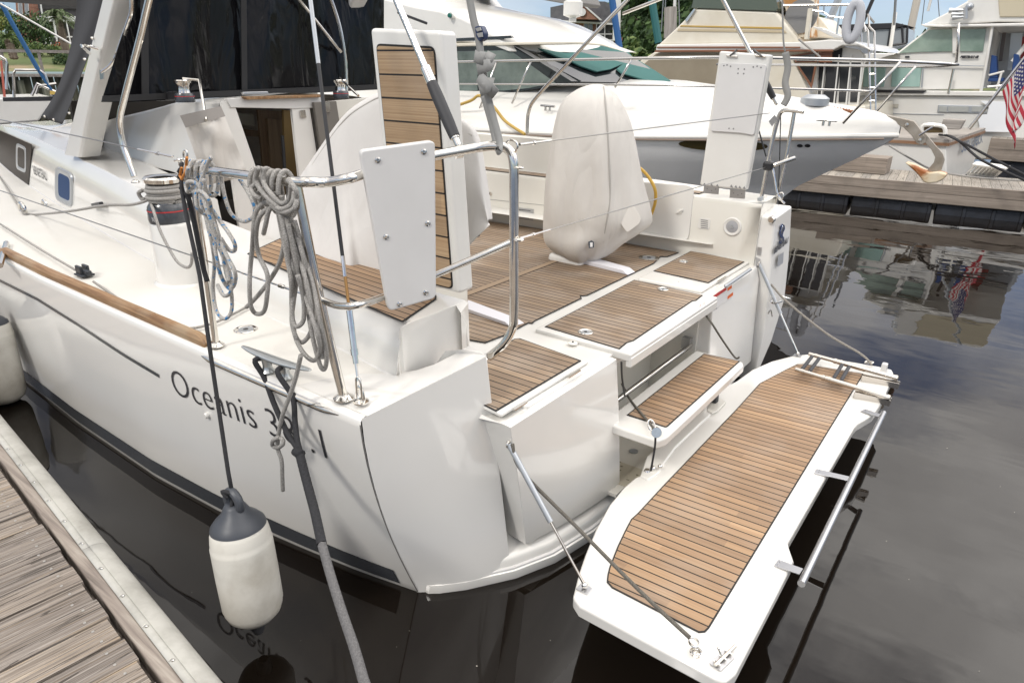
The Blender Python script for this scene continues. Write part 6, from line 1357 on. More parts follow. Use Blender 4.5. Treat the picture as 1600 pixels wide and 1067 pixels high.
sl('grab_bar', [(1070, 32), (1084, 14), (1087, 15), (1073, 36)], yB-.06, .04, CHROME2, mB, .005)
for pts in (((1236, 87), (1277, 81), (1276, 98), (1243, 98)), ((1244, 102), (1276, 102), (1268, 139)), ((1279, 82), (1300, 80), (1300, 98), (1279, 98))): sl('brown_frame', pts, yB-.04, .03, BROWNT, mB, .003)
for pts in (((1241, 89), (1274, 84), (1273, 96), (1245, 96)), ((1249, 104), (1272, 104), (1267, 130))): sl('side_window', pts, yB-.06, .03, DARKV, mB, .002)
# aft end with sliding doors
sl('aft_bulkhead', [(1276, 86), (1300, 80), (1320, 74), (1342, 78), (1352, 88), (1340, 165), (1276, 172)], yB+.25, .1, WHITE2, mB, .01)
for x0, x1 in ((1280, 1287), (1291, 1294), (1313, 1328), (1331, 1345)): sl('door_glass', [(x0, 98), (x1, 98), (x1-4, 160), (x0-3, 160)], yB+.22, .04, DARKV, mB, .003)
sl('door_curtain', [(1296, 76), (1316, 76), (1304, 168), (1284, 168)], yB+.18, .05, HOOD, mB, .006)
for x0 in (1289, 1310, 1329, 1347): sl('door_post', [(x0, 86), (x0+2, 86), (x0-7, 170), (x0-9, 170)], yB+.15, .05, WHITE2, mB, .003)
sl('aft_stripe', [(1280, 94), (1347, 95), (1347, 98), (1280, 97)], yB+.15, .04, WHITE2, mB, .002)
ACR = mat('rusty_white_metal', (.6, .5, .35), .6); _t = NT(ACR); _t.set('Base Color', _t.ramp(_t.noise(_t.pos(), 3.5, 5), [(.42, (.42, .2, .06)), (.52, (.62, .54, .42)), (.7, (.68, .63, .52))]))
ac = sl('cooling_unit', [(1222, 0), (1248, -6), (1262, -6), (1262, 58), (1246, 60), (1238, 50)], yB+.3, 1.0, ACR, mB, .02); MB().lathe([(0, 0), (.36, 0), (.36, .02), (0, .02)], Y(1252, 26, yB+.28), (0, -1, 0), n=20, cap=False).build('fan_grille', GASKET, ac)
sl('davit_post', [(1262, 14), (1268, 13), (1262, 62), (1256, 62)], yB-.0, .14, cream2, mB, .01); sl('white_panel', [(1268, 42), (1282, 43), (1320, 60), (1304, 60)], yB-.1, .4, WHITE2, mB, .01); sl('rear_canopy', [(1268, 24), (1282, 28), (1298, 50), (1302, 60), (1264, 60)], yB+1.2, 1.5, cream2, mB, .03)
bar('fly_rail', [(1218, -2), (1224, 9), (1330, 8), (1345, 20), (1352, 50)], yB, .025, CHROME2, mB)
for a, c in (((1314, 8), (1306, 60)), ((1345, 14), (1346, 66)), ((1288, 8), (1287, 20))): bar('rail_post', [a, c], yB, .02, CHROME2, mB)
bar('wire_rail', [(1270, 17), (1286, 19), (1296, 26), (1330, 30)], yB, .015, CHROME2, mB)
lad2 = bar('boarding_ladder', [(1348, 22), (1350, 40), (1356, 48), (1358, 90), (1360, 175)], yB+.1, .02, CHROME2, mB); bar('ladder_side', [(1357, 22), (1358, 42), (1366, 50), (1367, 90), (1368, 178)], yB+.1, .02, CHROME2, lad2)
for py in (96, 116, 137, 158): bar('rung', [(1358, py), (1368, py)], yB+.1, .018, CHROME2, lad2)
b = MB(); cl2 = Y(1333.5, 34, yB-.1); b.tube([cl2+V(.13*math.cos(a), 0, .36*math.sin(a)) for a in np.linspace(0, 2*math.pi, 25)[:-1]], .09, 10, closed=True); b.build('life_ring', cloth('wrapped_white', (.48, .49, .52)), label='white wrapped life ring lashed upright on the cruiser flybridge rail', cat='life ring', sharp=180)
lettering('lettering', 'Miss', .30, BROWNT, mB, Y(1214, 126, yB-.03), (1, 0, 0), (0, 0, 1), shear=.3) if False else None
bar('bow_cord', [(1248, 62), (1282, 90)], yB-.3, .02, ROPE_G, mB)
# ------------------------------------------------------------------ right-hand sport yacht
yC = 20.6
GLG = dirty(mat('green_tinted_glass', (.22, .30, .25), .08, coat=.6), (.28, .36, .30), (.12, .18, .14), 1.6)
AQUA = dirty(mat('aqua_glass', (.3, .47, .42), .15, coat=.5), (.34, .5, .45), (.27, .42, .38), .8)
mC = thing('sport_yacht', 'large white flybridge yacht with green tinted windows at the right behind the dock', 'motor boat', tuple(Y(1480, 240, yC)))
sl('hull', [(1335, 150), (1560, 150), (1700, 150), (1700, 250), (1335, 250)], yC, 4.5, WHITE2, mC, .05)
sl('cabin_side', [(1345, 100), (1400, 84), (1452, 44), (1552, 42), (1540, 96), (1532, 140), (1345, 142)], yC+.2, 4.0, WHITE2, mC, .03)
sl('side_deck', [(1335, 141), (1560, 143), (1700, 144), (1700, 152), (1335, 149)], yC-.1, .5, WHITE2, mC, .02)
sl('flybridge', [(1441, 40), (1480, 20), (1512, 2), (1530, -30), (1700, -30), (1700, 37), (1560, 35), (1470, 40)], yC-.05, 4.2, WHITE2, mC, .04)
sl('roof_trim', [(1438, 38), (1470, 39), (1700, 34), (1700, 40), (1470, 43), (1444, 42)], yC-.15, 4.4, WHITE2, mC, .02)
sl('fly_canvas', [(1558, -20), (1700, -20), (1700, 26), (1562, 27)], yC-.1, .1, mat('cream_canvas', (.55, .49, .36), .8), mC, .02)
sl('windscreen', [(1404, 84), (1452, 47), (1488, 46), (1488, 81), (1440, 82)], yC+.15, .06, GLG, mC, .01); sl('side_window', [(1500, 46), (1541, 45), (1536, 81), (1500, 81)], yC+.15, .06, GLG, mC, .01)
sl('window_post', [(1488, 44), (1497, 44), (1497, 84), (1488, 84)], yC+.1, .08, WHITE2, mC, .01)
for x0, x1 in ((1350, 1384), (1394, 1440)): sl('side_window', [(x0, 106), (x1, 106), (x1-3, 136), (x0-2, 136)], yC+.15, .05, AQUA, mC, .01)
sl('window_frame', [(1441, 105), (1443, 105), (1441, 137), (1439, 137)], yC+.12, .05, GREYM, mC, .004)
for pts in ([(1466, 164), (1562, 166), (1545, 178), (1464, 176)],): f = sl('hull_window', pts, yC-.03, .04, GREYM, mC, .01); [sl('pane', [(a, 166.5), (c, 167), (c-1, 175.5), (a-1, 175)], yC-.05, .03, mat('pale_pane', (.4, .41, .39), .15), f, .003) for a, c in ((1468, 1480), (1482, 1514), (1519, 1550))]
sl('side_vent', [(1368, 162), (1404, 163), (1403, 169), (1367, 168)], yC-.03, .03, mat('vent_plate', (.5, .47, .4), .5), mC, .004); sl('hull_line', [(1335, 176), (1475, 179), (1475, 180), (1335, 177)], yC-.02, .03, GREYM, mC, .002); sl('black_strip', [(1352, 140), (1448, 142), (1442, 146), (1352, 145)], yC-.14, .04, BLACK, mC, .004); sl('deck_line', [(1345, 99), (1540, 103), (1540, 104.5), (1345, 100.5)], yC+.1, .04, GREYM, mC, .002)
a = Y(1500, 91, yC+.14); c = Y(1531, 91, yC+.14); lettering('lettering', 'BERTRAM 42', (c-a).length/6.2, TEXT, mC, a, (c-a).normalized(), (0, 0, 1), shear=.35, bold=.008)
sl('label_plate', [(1414, 88), (1421, 88), (1421, 91), (1414, 91)], yC+.12, .03, TEXT, mC, .002); sl('hull_patch', [(1532, 158), (1580, 160), (1580, 207), (1530, 206), (1530, 196), (1526, 180), (1542, 179), (1545, 168)], yC-.12, .05, mat('fresh_white', (.82, .84, .86), .5), mC, .004)
b = MB()
for (a, c) in (((1483, 17), (1509, 16)), ((1487, 23), (1509, 22)), ((1488, 28), (1508, 27))): b.tube([Y(*a, yC-.3), Y(*c, yC-.3)], [.06, .02, .02], 8)
b.tube([Y(1509, 12, yC-.3), Y(1509, 30, yC-.3)], .05, 8); b.build('horns', GREYM, mC, merge=False)
MB().ball(Y(1515, 11, yC-.25), .09).build('lamp', GREYM, mC)
bar('awning_post', [(1551, 40), (1541, 100), (1532, 148)], yC-.05, .03, WHITE2, mC); bar('stanchion', [(1490, 108), (1482, 146)], yC-.1, .03, CHROME2, mC); sl('door_post', [(1537, 110), (1541, 110), (1533, 148), (1529, 148)], yC-.08, .05, WHITE2, mC, .01)
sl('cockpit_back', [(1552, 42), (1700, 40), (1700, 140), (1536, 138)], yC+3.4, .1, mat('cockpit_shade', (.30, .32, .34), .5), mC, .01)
sl('cockpit_frame', [(1566, 52), (1572, 52), (1566, 96), (1560, 96)], yC+1.0, .1, mat('brown_frame', (.12, .10, .09), .5), mC, .01); sl('clear_curtain', [(1580, 52), (1598, 52), (1592, 110), (1574, 110)], yC+.9, .03, mat('clear_curtain', (.45, .48, .5), .2), mC, .003)
BLUEF = cloth('blue_fabric', (.02, .06, .19)); 
def dchair(px, py, lab):
    t = thing('deck_chair', lab, 'chair', tuple(Y(px, py+35, yC+.3)), 'chairs in the open cockpit'); sl('seat', [(px-8, py+24), (px+16, py+24), (px+14, py+30), (px-10, py+30)], yC+.3, .5, BLUEF, t, .02); sl('backrest', [(px-4, py-12), (px+4, py-10), (px+6, py+24), (px-8, py+24)], yC+.3, .5, BLUEF, t, .02)
    for a, c in (((px-8, py+20), (px+16, py+14)), ((px-10, py+38), (px+14, py+36)), ((px+12, py+16), (px+4, py+42))): MB().tube([Y(*a, yC+.28), Y(*c, yC+.28)], .025, 8).build('frame', WHITE2, t)
dchair(1553, 98, 'blue deck chair in the yacht cockpit, left one of the two'); dchair(1588, 96, 'blue deck chair in the yacht cockpit nearest to the flag')
sl('red_canvas', [(1586, 60), (1640, 50), (1640, 90), (1588, 92)], yC+2.6, .1, mat('red_canvas', (.25, .03, .03), .7), mC, .01); bar('ladder', [(1582, 97), (1605, 68)], yC+.4, .05, WHITE2, mC)
# ------------------------------------------------------------------ small wooden-decked boat with a flagstaff
yD = 16.4
def YD(px, py, dy=0): return Y(px, py, yD+dy)
mD = thing('day_boat', 'small white boat with grey wooden deck and lettered transom, flagstaff at its stern', 'boat', tuple(YD(1460, 262)))
hD = MB().prism([YD(1330, 222), YD(1480, 222), YD(1484, 240), YD(1479, 275), YD(1470, 300), YD(1330, 300)], (0, .02, 0)) if False else None
A, B_2, C_, D_2 = Y(1478, 224, 16.8), Y(1534, 205, 19.2), Y(1519, 268, 19.0), Y(1479, 290, 16.8)
A2, D3 = Y(1340, 216, 16.8), Y(1330, 290, 16.8)
b = MB(); b.add([A, B_2, C_, D_2, A2, D3, V(A2.x, B_2.y, A2.z), V(A2.x, B_2.y, D3.z)], [(0, 1, 2, 3), (0, 3, 5, 4), (4, 5, 7, 6), (1, 6, 7, 2), (3, 2, 7, 5)]); hullD = b.build('hull', WHITE2, mD, bevel=.02)
DW = wood('grey_deck_wood', (.22, .20, .18), (.34, .31, .28), (.46, .43, .39), 0, 18, .8)
b = MB(); up_ = V(0, 0, .05); o_ = [A+V(.06, -.05, 0), B_2+V(.06, .05, 0), V(A2.x, B_2.y+.05, A2.z), A2+V(0, -.05, 0)]; b.prism(o_, (0, 0, .07)); b.build('deck', DW, mD, bevel=.01)
b = MB(); b.prism([A+V(.07, -.07, -.05), B_2+V(.07, .05, -.05), B_2+V(.03, .05, -.05), A+V(.03, -.03, -.05), A2+V(0, -.03, -.05), A2+V(0, -.07, -.05)], (0, 0, .06)); b.build('gunwale', wood('worn_gunwale', (.16, .08, .04), (.24, .13, .07), (.32, .2, .12), 0, 18, .6), mD)
sl('hatch_cover', [(1474, 186), (1508, 188), (1500, 203), (1468, 202)], yD+.9, .3, DW, mD, .02); sl('cockpit_window', [(1442, 196), (1474, 198), (1476, 208), (1440, 208)], yD+.2, .3, mat('cockpit_interior', (.12, .08, .03), .4), mD, .02); bar('coaming_rail', [(1440, 208), (1444, 196), (1473, 198), (1477, 210)], yD+.15, .04, WHITE2, mD, 4)
e0, e1 = A.lerp(D_2, .40), B_2.lerp(C_, .32); ex = (e1-e0).normalized(); ez = (A-D_2).normalized(); on_ = e0.lerp(e1, .30)+V(.02, -.01, 0)
lettering('lettering', 'Sun Deck', .42, mat('navy_lettering', (.10, .13, .18), .4), hullD, e0.lerp(e1, .38)+V(.03, -.02, .02), ex, ez, bold=.006, shear=.2)
stf = MB().tube([YD(1514, 202, 1.0), YD(1600, 92, 1.0), YD(1640, 41, 1.0)], .03, 8).build('flagstaff', CHROME2, mD)
# flag hanging from the staff: stripes and canton as geometry
FW, FB, FR = cloth('flag_white', (.62, .58, .55), fold=5, fd=.03), cloth('flag_blue', (.04, .045, .16), fold=5, fd=.03), cloth('flag_red', (.42, .03, .05), fold=5, fd=.03)
h0, h1 = YD(1566, 143, .95), YD(1606, 86, .95); fly = V(.15, .0, -1.08); b = MB(); NR, NCc = 13, 26
def flagp(s_, t): 
    hp_ = h0.lerp(h1, s_); w_ = hp_+fly*t*(1-.10*math.sin(s_*6))+V(.07*math.sin(t*9+s_*5)*t+.28*t*(1-s_), .09*math.sin(t*7+s_*8)*t, 0); return w_
idx = {}
for i in range(NR+1):
    for j in range(NCc+1): b.v.append(tuple(flagp(i/NR, j/NCc)))
for i in range(NR):
    for j in range(NCc):
        a = i*(NCc+1)+j; b.f.append((a, a+1, a+NCc+2, a+NCc+1)); b.m.append(1 if (i >= 6 and j < 10) else (2 if i % 2 == 0 else 0))
flg = b.build('flag', [FW, FB, FR], label='striped red, white and blue flag hanging from the slanting staff', cat='flag', sharp=180, norm=False, solid=.004)
b = MB()
for i in range(5):
    for j in range(6):
        c = flagp((6.7+i*1.35)/13, (.9+j*1.6)/26)+V(.0, -.012, 0); rr_ = .028; b.add([c+V(.7*rr_*(1 if k % 2 == 0 else .42)*math.cos(2*math.pi*k/10+1.57), -.002, rr_*(1 if k % 2 == 0 else .42)*math.sin(2*math.pi*k/10+1.57)) for k in range(10)], [tuple(range(10))])
b.build('stars', FW, flg, norm=False, merge=False)
b = MB(); b.tube(spline([A+V(-.2, .5, .12), Y(1485, 213, 16.8), Y(1500, 222, 15.8), Y(1530, 248, 14.6), Y(1570, 268, 14.1), Y(1620, 290, 13.6)], 6), .022, 8); b.tube(spline([Y(1480, 212, 16.8), Y(1510, 226, 15.3), Y(1555, 250, 14.8), Y(1620, 283, 14.2)], 6), .022, 8); b.build('dock_line', ROPE_K, label='pair of black dock lines from the small boat to the far dock', cat='rope', merge=False)
MB().tube(spline([Y(1390, 228, 14.2), Y(1420, 246, 14.0), Y(1460, 266, 15.3), Y(1520, 277, 15.3), Y(1620, 284, 15.3)], 6), .018, 8).build('dock_line', ROPE_G, label='grey line sagging from the motor boat bow to the far dock', cat='rope')
# slatted white plastic chair lying on the far dock
pcx = thing('plastic_chair', 'white slatted plastic chair lying on the far dock below the small boat', 'chair', tuple(Z(1540, 268, .56)))
P4 = [Z(1512, 271, .58), Z(1555, 275, .58), Z(1570, 262, .80), Z(1527, 256, .80)]
b = MB()
for k in range(8): a = P4[0].lerp(P4[1], k/7); c = P4[3].lerp(P4[2], k/7); b.obox(a, c, (0, -.5, 1), .07, .02)
b.obox(P4[3]+V(-.05, 0, 0), P4[2]+V(.05, 0, 0), (0, -.5, 1), .12, .03); b.obox(P4[0], P4[1], (0, -.5, 1), .08, .03); b.build('backrest', WHITE2, pcx, merge=False)
# ------------------------------------------------------------------ boats and masts farther off
yE = 31
mE = thing('sailing_boat', 'sailing boat with black framed clear cockpit enclosure and pale mast between the two motor yachts', 'sailing boat', tuple(Y(1365, 110, yE)))
sl('hull', [(1290, 82), (1420, 84), (1420, 130), (1290, 130)], yE, 3, WHITE2, mE, .05); sl('cabin', [(1296, 46), (1312, 42), (1316, 84), (1296, 84)], yE+.2, 2.5, WHITE2, mE, .05)
CLR = mat('clear_vinyl_grey', (.30, .32, .33), .15)
sl('clear_enclosure', [(1316, 50), (1340, 46), (1400, 44), (1417, 44), (1415, 70), (1385, 76), (1345, 80)], yE+.3, 2, CLR, mE, .03); sl('black_canopy', [(1310, 39), (1345, 38), (1400, 36), (1418, 40), (1400, 45), (1340, 48), (1312, 46)], yE+.2, 2.2, HOOD, mE, .03)
for a, c in (((1391, 46), (1386, 80)), ((1409, 38), (1411, 68)), ((1418, 42), (1417, 68)), ((1312, 46), (1326, 62)), ((1386, 80), (1340, 82)), ((1417, 68), (1386, 72))): bar('enclosure_seam', [a, c], yE+.25, .04, BLACK, mE)
MST = mat('mast_paint', (.55, .50, .42), .4)
bar('mast', [(1420, 60), (1435, -10)], yE+2, .14, MST, mE); 
def mast(px0, py0, px1, py1, y, r, m, lab, extra=()):
    o = MB().tube([Y(px0, py0, y), Y(px1, py1, y)], r, 8).build('mast', m, label=lab, cat='mast')
    for a, c, rr_ in extra: MB().tube([Y(*a, y), Y(*c, y)], rr_, 6).build('shroud', WIRE, o)
    return o
mast(963, 64, 965, -10, 60, .35, WHITE2, 'white mast in front of the brick apartments')
mast(968, 76, 955, -10, 58, .30, mat('blue_sail_cover', (.015, .09, .26), .7), 'leaning blue furled forestay crossing the brick apartments')
mast(1029, 68, 1017, -10, 50, .28, mat('green_sail_cover', (.02, .12, .12), .7), 'leaning green furled sail before the trees')
mast(1047, 60, 1048, 12, 30, .28, wood('piling', (.22, .2, .18), (.34, .31, .28), (.42, .39, .35), 2, 14, .9), 'grey timber piling left of the cream cruiser', )
mast(1054, 14, 1055, -10, 40, .09, WHITE2, 'thin white mast above the timber piling', [((1038, 60), (1040, -10), .03), ((1062, 50), (1060, -10), .03), ((1033, 50), (1037, -10), .03)])
mast(1293, 40, 1314, -10, 22, .10, GREYM, 'slanting grey radar pole left of the life ring', [((1298, 24), (1310, -6), .03)])
mast(1348, 36, 1368, -10, 22, .05, BLACK, 'black diagonal stay right of the life ring', [((1330, -8), (1366, 36), .03), ((1397, 40), (1400, -10), .035)])
mast(1390, 83, 1399, 20, 23.5, .05, WHITE2, 'thin white staff before the black framed cockpit enclosure')
mast(1450, 18, 1457, -10, 40, .06, WHITE2, 'thin far mast just left of the large yacht', [((1440, 40), (1446, -10), .02), ((1468, 30), (1465, -10), .02)])
# ------------------------------------------------------------------ shore: lawn, sea wall, houses, trees
GRASS = mat('lawn_grass', (.07, .10, .03), .9); _t = NT(GRASS); _t.set('Base Color', _t.ramp(_t.noise(_t.pos(), .35, 5), [(.42, (.085, .115, .035)), (.55, (.12, .14, .05)), (.68, (.26, .20, .12))]))
BRICK = mat('brick', (.3, .13, .08), .85); _t = NT(BRICK)
_br = _t.n('ShaderNodeTexBrick', {'Vector': _t.n('ShaderNodeMapping', {'Vector': _t.n('ShaderNodeTexCoord').outputs['Object'], 'Rotation': (R_(90), 0, 0)}).outputs[0], 'Color1': (.36, .17, .115, 1), 'Color2': (.27, .12, .08, 1), 'Mortar': (.36, .28, .23, 1), 'Scale': 4.0, 'Mortar Size': .012})
_t.set('Base Color', _br.outputs['Color'])
ROOFG = dirty(mat('shingle_roof', (.12, .12, .13), .85), (.14, .14, .15), (.09, .09, .10), 2)
TRIM = mat('white_trim', (.7, .7, .69), .5); SCREEN = mat('screened_porch', (.07, .065, .065), .5); SID = mat('grey_siding', (.26, .28, .31), .6); PANE = mat('house_glass', (.14, .16, .17), .1, coat=.5)
OLDW = wood('weathered_rail', (.16, .14, .12), (.24, .215, .19), (.33, .3, .27), 0, 8, .9)
hL = V(*ray(60, 93)); hL.z = 0; hL.normalize(); sL = V(-hL.y, hL.x, 0)*-1
def LB(px, py, D_): return PL(px, py, hL*D_+V(0, 0, CAM_H), hL)
def lb(name, pts, D_, th, m, par=None, bev=0, **k): return MB().prism([LB(px, py, D_) for px, py in pts], hL*th).build(name, m, par, bevel=bev, **k)
def GR(u, D_, z): return hL*D_+sL*u+V(0, 0, z)
# terrain: bank behind the sea wall rising to the houses, running the whole shore
rows = []
for D_, z in ((45.5, 1.85), (48, 2.0), (52, 2.6), (57, 3.2), (62, 3.45), (90, 3.6), (200, 4)): rows.append([GR(u, D_, z+.25*math.sin(u*.21)*(D_ > 50)) for u in np.linspace(-90, 160, 60)])
MB().grid(rows).build('lawn', GRASS, kind='structure', sharp=180)
sw = thing('sea_wall', 'timber sea wall and walkway with post and rail along the lawn at upper left', 'wall', tuple(LB(60, 150, 45)))
b = MB(); 
for k in range(-60, 60): b.prism([GR(k*.5, 45, -.5), GR(k*.5+.46, 45, -.5), GR(k*.5+.46, 45.12, -.5), GR(k*.5, 45.12, -.5)], (0, 0, 2.15))
b.build('sheet_boards', wood('mossy_boards', (.06, .065, .04), (.12, .12, .08), (.2, .19, .14), 2, 6, .9), sw)
for k in range(-30, 30): MB().tube([GR(k*1.0, 44.8, -.6), GR(k*1.0, 44.8, 1.45)], .16, 8).build('pile', wood('pile_wood', (.12, .13, .09), (.22, .22, .16), (.3, .3, .23), 2, 5, .9) if k == -30 else bpy.data.materials['pile_wood'], sw)
b = MB(); b.prism([GR(-30, 44.3, 1.62), GR(30, 44.3, 1.62), GR(30, 46.2, 1.62), GR(-30, 46.2, 1.62)], (0, 0, .12)); b.build('walkway', OLDW, sw)
b = MB(); b.prism([GR(-30, 44.4, 2.75), GR(30, 44.4, 2.75), GR(30, 44.6, 2.75), GR(-30, 44.6, 2.75)], (0, 0, .14)); b.build('top_rail', OLDW, sw)
for k in range(-15, 15): MB().prism([GR(k*1.55, 44.42, 1.7), GR(k*1.55+.14, 44.42, 1.7), GR(k*1.55+.14, 44.56, 1.7), GR(k*1.55, 44.56, 1.7)], (0, 0, 1.06)).build('rail_post', OLDW, sw)
# house at the left
DH = 60
hs = thing('brick_house', 'brick house with white screened porches behind the palm at upper left', 'house', tuple(LB(90, 80, DH)))
lb('wall', [(20, -60), (160, -60), (160, 80), (30, 80), (26, 30)], DH+1.2, 8, BRICK, hs)
for i, (x0, x1) in enumerate(((26, 32), (36, 42))): w_ = lb('window', [(x0+0, -20), (x1+1, -20), (x1+4, 24), (x0+3, 24)], DH+1.1, .1, TRIM, hs); lb('pane', [(x0+1, -19), (x1, -19), (x1+2.6, 23), (x0+4, 23)], DH+1.0, .1, SID, w_)
po = lb('porch', [(57, 26), (122, 26), (122, 34), (60, 34)], DH, 1.4, TRIM, hs)
lb('porch_screen', [(60, 8), (122, 8), (122, 76), (66, 76)], DH+.9, .1, SCREEN, hs)
for (a, c, e) in ((60, 66, 2.6), (71, 75.5, 2.2), (82, 86, 1.6), (84, 87, 1.3), (102, 107, 2), (117, 121, 1.6)): lb('porch_post', [(a, -10 if a < 62 else 30), (a+e, -10 if a < 62 else 30), (c+e+ (6 if a < 62 else 4), 76), (c+(6 if a < 62 else 4), 76)], DH-.05, .3, TRIM, hs)
lb('porch_rail', [(68, 57), (122, 57), (122, 59), (68, 59)], DH-.02, .25, TRIM, hs); lb('upper_porch', [(58, 0), (124, 0), (124, 14), (60, 14)], DH+.6, .2, SCREEN, hs); lb('upper_rail', [(58, 0), (124, 0), (124, 3), (58, 3)], DH, .4, TRIM, hs)
# foliage
LEAF = []
for nm, c in (('leaf_dark', (.02, .045, .012)), ('leaf_mid', (.045, .085, .02)), ('leaf_light', (.10, .14, .035)), ('leaf_yellow', (.18, .18, .04))): LEAF.append(dirty(mat(nm, c, .7), c, tuple(x*1.5 for x in c), 1.2))
BARK = wood('bark', (.07, .055, .04), (.13, .10, .075), (.2, .165, .13), 2, 10, .95)
def crownm(c, rx, ry, rz, n, ls, seed, mix=(0, 1), flat=0):
    rnd = random.Random(seed); b = MB(); lob = [(Vector((rnd.gauss(0, .45), rnd.gauss(0, .45), rnd.gauss(0, .4))), rnd.uniform(.45, .7)) for _ in range(9)]+[(Vector((0, 0, 0)), .8)]
    for _ in range(n):
        l_, rl_r = rnd.choice(lob); d = Vector((rnd.gauss(0, 1), rnd.gauss(0, 1), rnd.gauss(0, 1))).normalized()*rl_r*rnd.uniform(.55, 1.05); p = l_+d
        if p.length > 1.15: p = p.normalized()*rnd.uniform(.8, 1.1)
        p = c+Vector((p.x*rx, p.y*ry, p.z*rz)); a = Vector((rnd.gauss(0, 1), rnd.gauss(0, 1), rnd.gauss(0, .7))).normalized(); e = a.orthogonal().normalized(); f = a.cross(e); s_ = ls*rnd.uniform(.6, 1.3)
        b.add([p-e*s_*.5, p+f*s_*.3, p+e*s_*.6, p-f*s_*.3], [(0, 1, 2, 3)], 0 if rnd.random() < .55 else 1)
    return b
def bush(name, lab, c, r, n, ls, seed, ms, cat='shrub', rz=None, grp=None, trunk=None):
    if trunk:
        t = thing(name, lab, cat, tuple(trunk), grp); crownm(Vector(c), r, r, rz or r, n, ls, seed).build('crown', ms, t, norm=False, merge=False, sharp=0)
        b = MB(); b.tube([Vector(trunk), Vector(trunk).lerp(Vector(c), .6)+V(.1, 0, 0), Vector(c)+V(0, 0, (rz or r)*.4)], [r*.10, r*.06, r*.02], 8)
        rnd = random.Random(seed)
        for k in range(6): a = rnd.uniform(0, 6.28); s0 = Vector(trunk).lerp(Vector(c), .5+.08*k); b.tube([s0, s0+V(math.cos(a)*r*.6, math.sin(a)*r*.6, (rz or r)*.35)], [r*.04, r*.01], 6)
        b.build('trunk', BARK, t, merge=False); return t
    t = crownm(Vector(c), r, r, rz or r, n, ls, seed); return t.build(name, ms, norm=False, merge=False, sharp=0, label=lab, cat=cat, group=grp)
bush('large_shrub', 'tall round dark green shrub left of the porch', LB(47, 50, 55), 1.08, 2200, .17, 1, LEAF[0:2], rz=1.35, trunk=LB(52, 84, 55))
bush('shrub', 'low olive shrub at the foot of the tall dark shrub', LB(53, 78, 52), .6, 600, .16, 2, LEAF[1:3], rz=.62); bush('shrub', 'small clipped green shrub on the lawn by the walkway', LB(96, 94, 49), .45, 600, .12, 3, LEAF[0:2], rz=.42); bush('shrub', 'low clipped green shrub under the palm', LB(88, 80, 52), .5, 500, .13, 4, LEAF[1:3], rz=.35)
bush('shrub', 'yellow green hedge at the left edge above the small palm', LB(4, 40, 56), 1.0, 1300, .16, 5, [LEAF[2], LEAF[3]], rz=.42); bush('shrub', 'dark hedge at the left edge behind the small palm', LB(10, 66, 55), 1.15, 1200, .16, 6, LEAF[0:2], rz=.5)
bush('shrub', 'shrub with red flowers before the porch', LB(90, 72, 57), .5, 260, .13, 8, [LEAF[1], mat('red_flowers', (.4, .05, .03), .7)], rz=.22)
bush('tree', 'small light green tree at the top left corner', LB(0, 24, 64), .85, 800, .17, 7, LEAF[1:3], cat='tree', rz=.8, trunk=LB(2, 60, 64))
def palm(lab, base, top, r, n, L_, seed, m, sag=1.0, w=.05, trunkm=None):
    rnd = random.Random(seed); t = thing('palm_tree', lab, 'palm', tuple(base)); b = MB(); N = 14; b.tube([Vector(base).lerp(Vector(top), k/N)+V(.03*math.sin(k), 0, 0) for k in range(N+1)], [r*(1.15 if k % 2 else .95) for k in range(N+1)], 10); b.build('trunk', BARK, t); b = MB()
    for i in range(n):
        a = rnd.uniform(0, 6.28); el = rnd.uniform(-.25, 1.25); d = V(math.cos(a)*math.cos(el), math.sin(a)*math.cos(el), math.sin(el)); ll = L_*rnd.uniform(.8, 1.1); P_ = [Vector(top)+d*ll*s_+V(0, 0, -sag*ll*.55*s_*s_) for s_ in np.linspace(0, 1, 8)]
        side = d.cross(V(0, 0, 1)).normalized() if abs(d.z) < .98 else V(1, 0, 0)
        for k in range(1, 8):
            p = P_[k]; tt = (P_[k]-P_[k-1]).normalized()
            for sg in (-1, 1):
                for q_ in (0, .5): pp_ = P_[k-1].lerp(p, q_); tip = pp_+side*sg*ll*.24*(1.15-k/8)+tt*ll*.16+V(0, 0, -.10*ll*rnd.uniform(.3, 1.4)); b.add([pp_, pp_+tt*w*ll, tip], [(0, 1, 2)], int(rnd.random() < .5))
    b.build('crown', m, t, norm=False, merge=False, sharp=0); return t
palm('tall palm with grey green fronds before the porch', LB(104, 84, 50), LB(90, 26, 50), .2, 60, 1.15, 11, [dirty(mat('palm_grey', (.13, .16, .08), .7), (.13, .16, .08), (.22, .25, .14), 1), LEAF[1]], 1.3)
palm('short thick palm at the left edge of the lawn', LB(22, 92, 49), LB(12, 60, 49), .2, 44, .8, 12, [LEAF[2], LEAF[1]], .9)
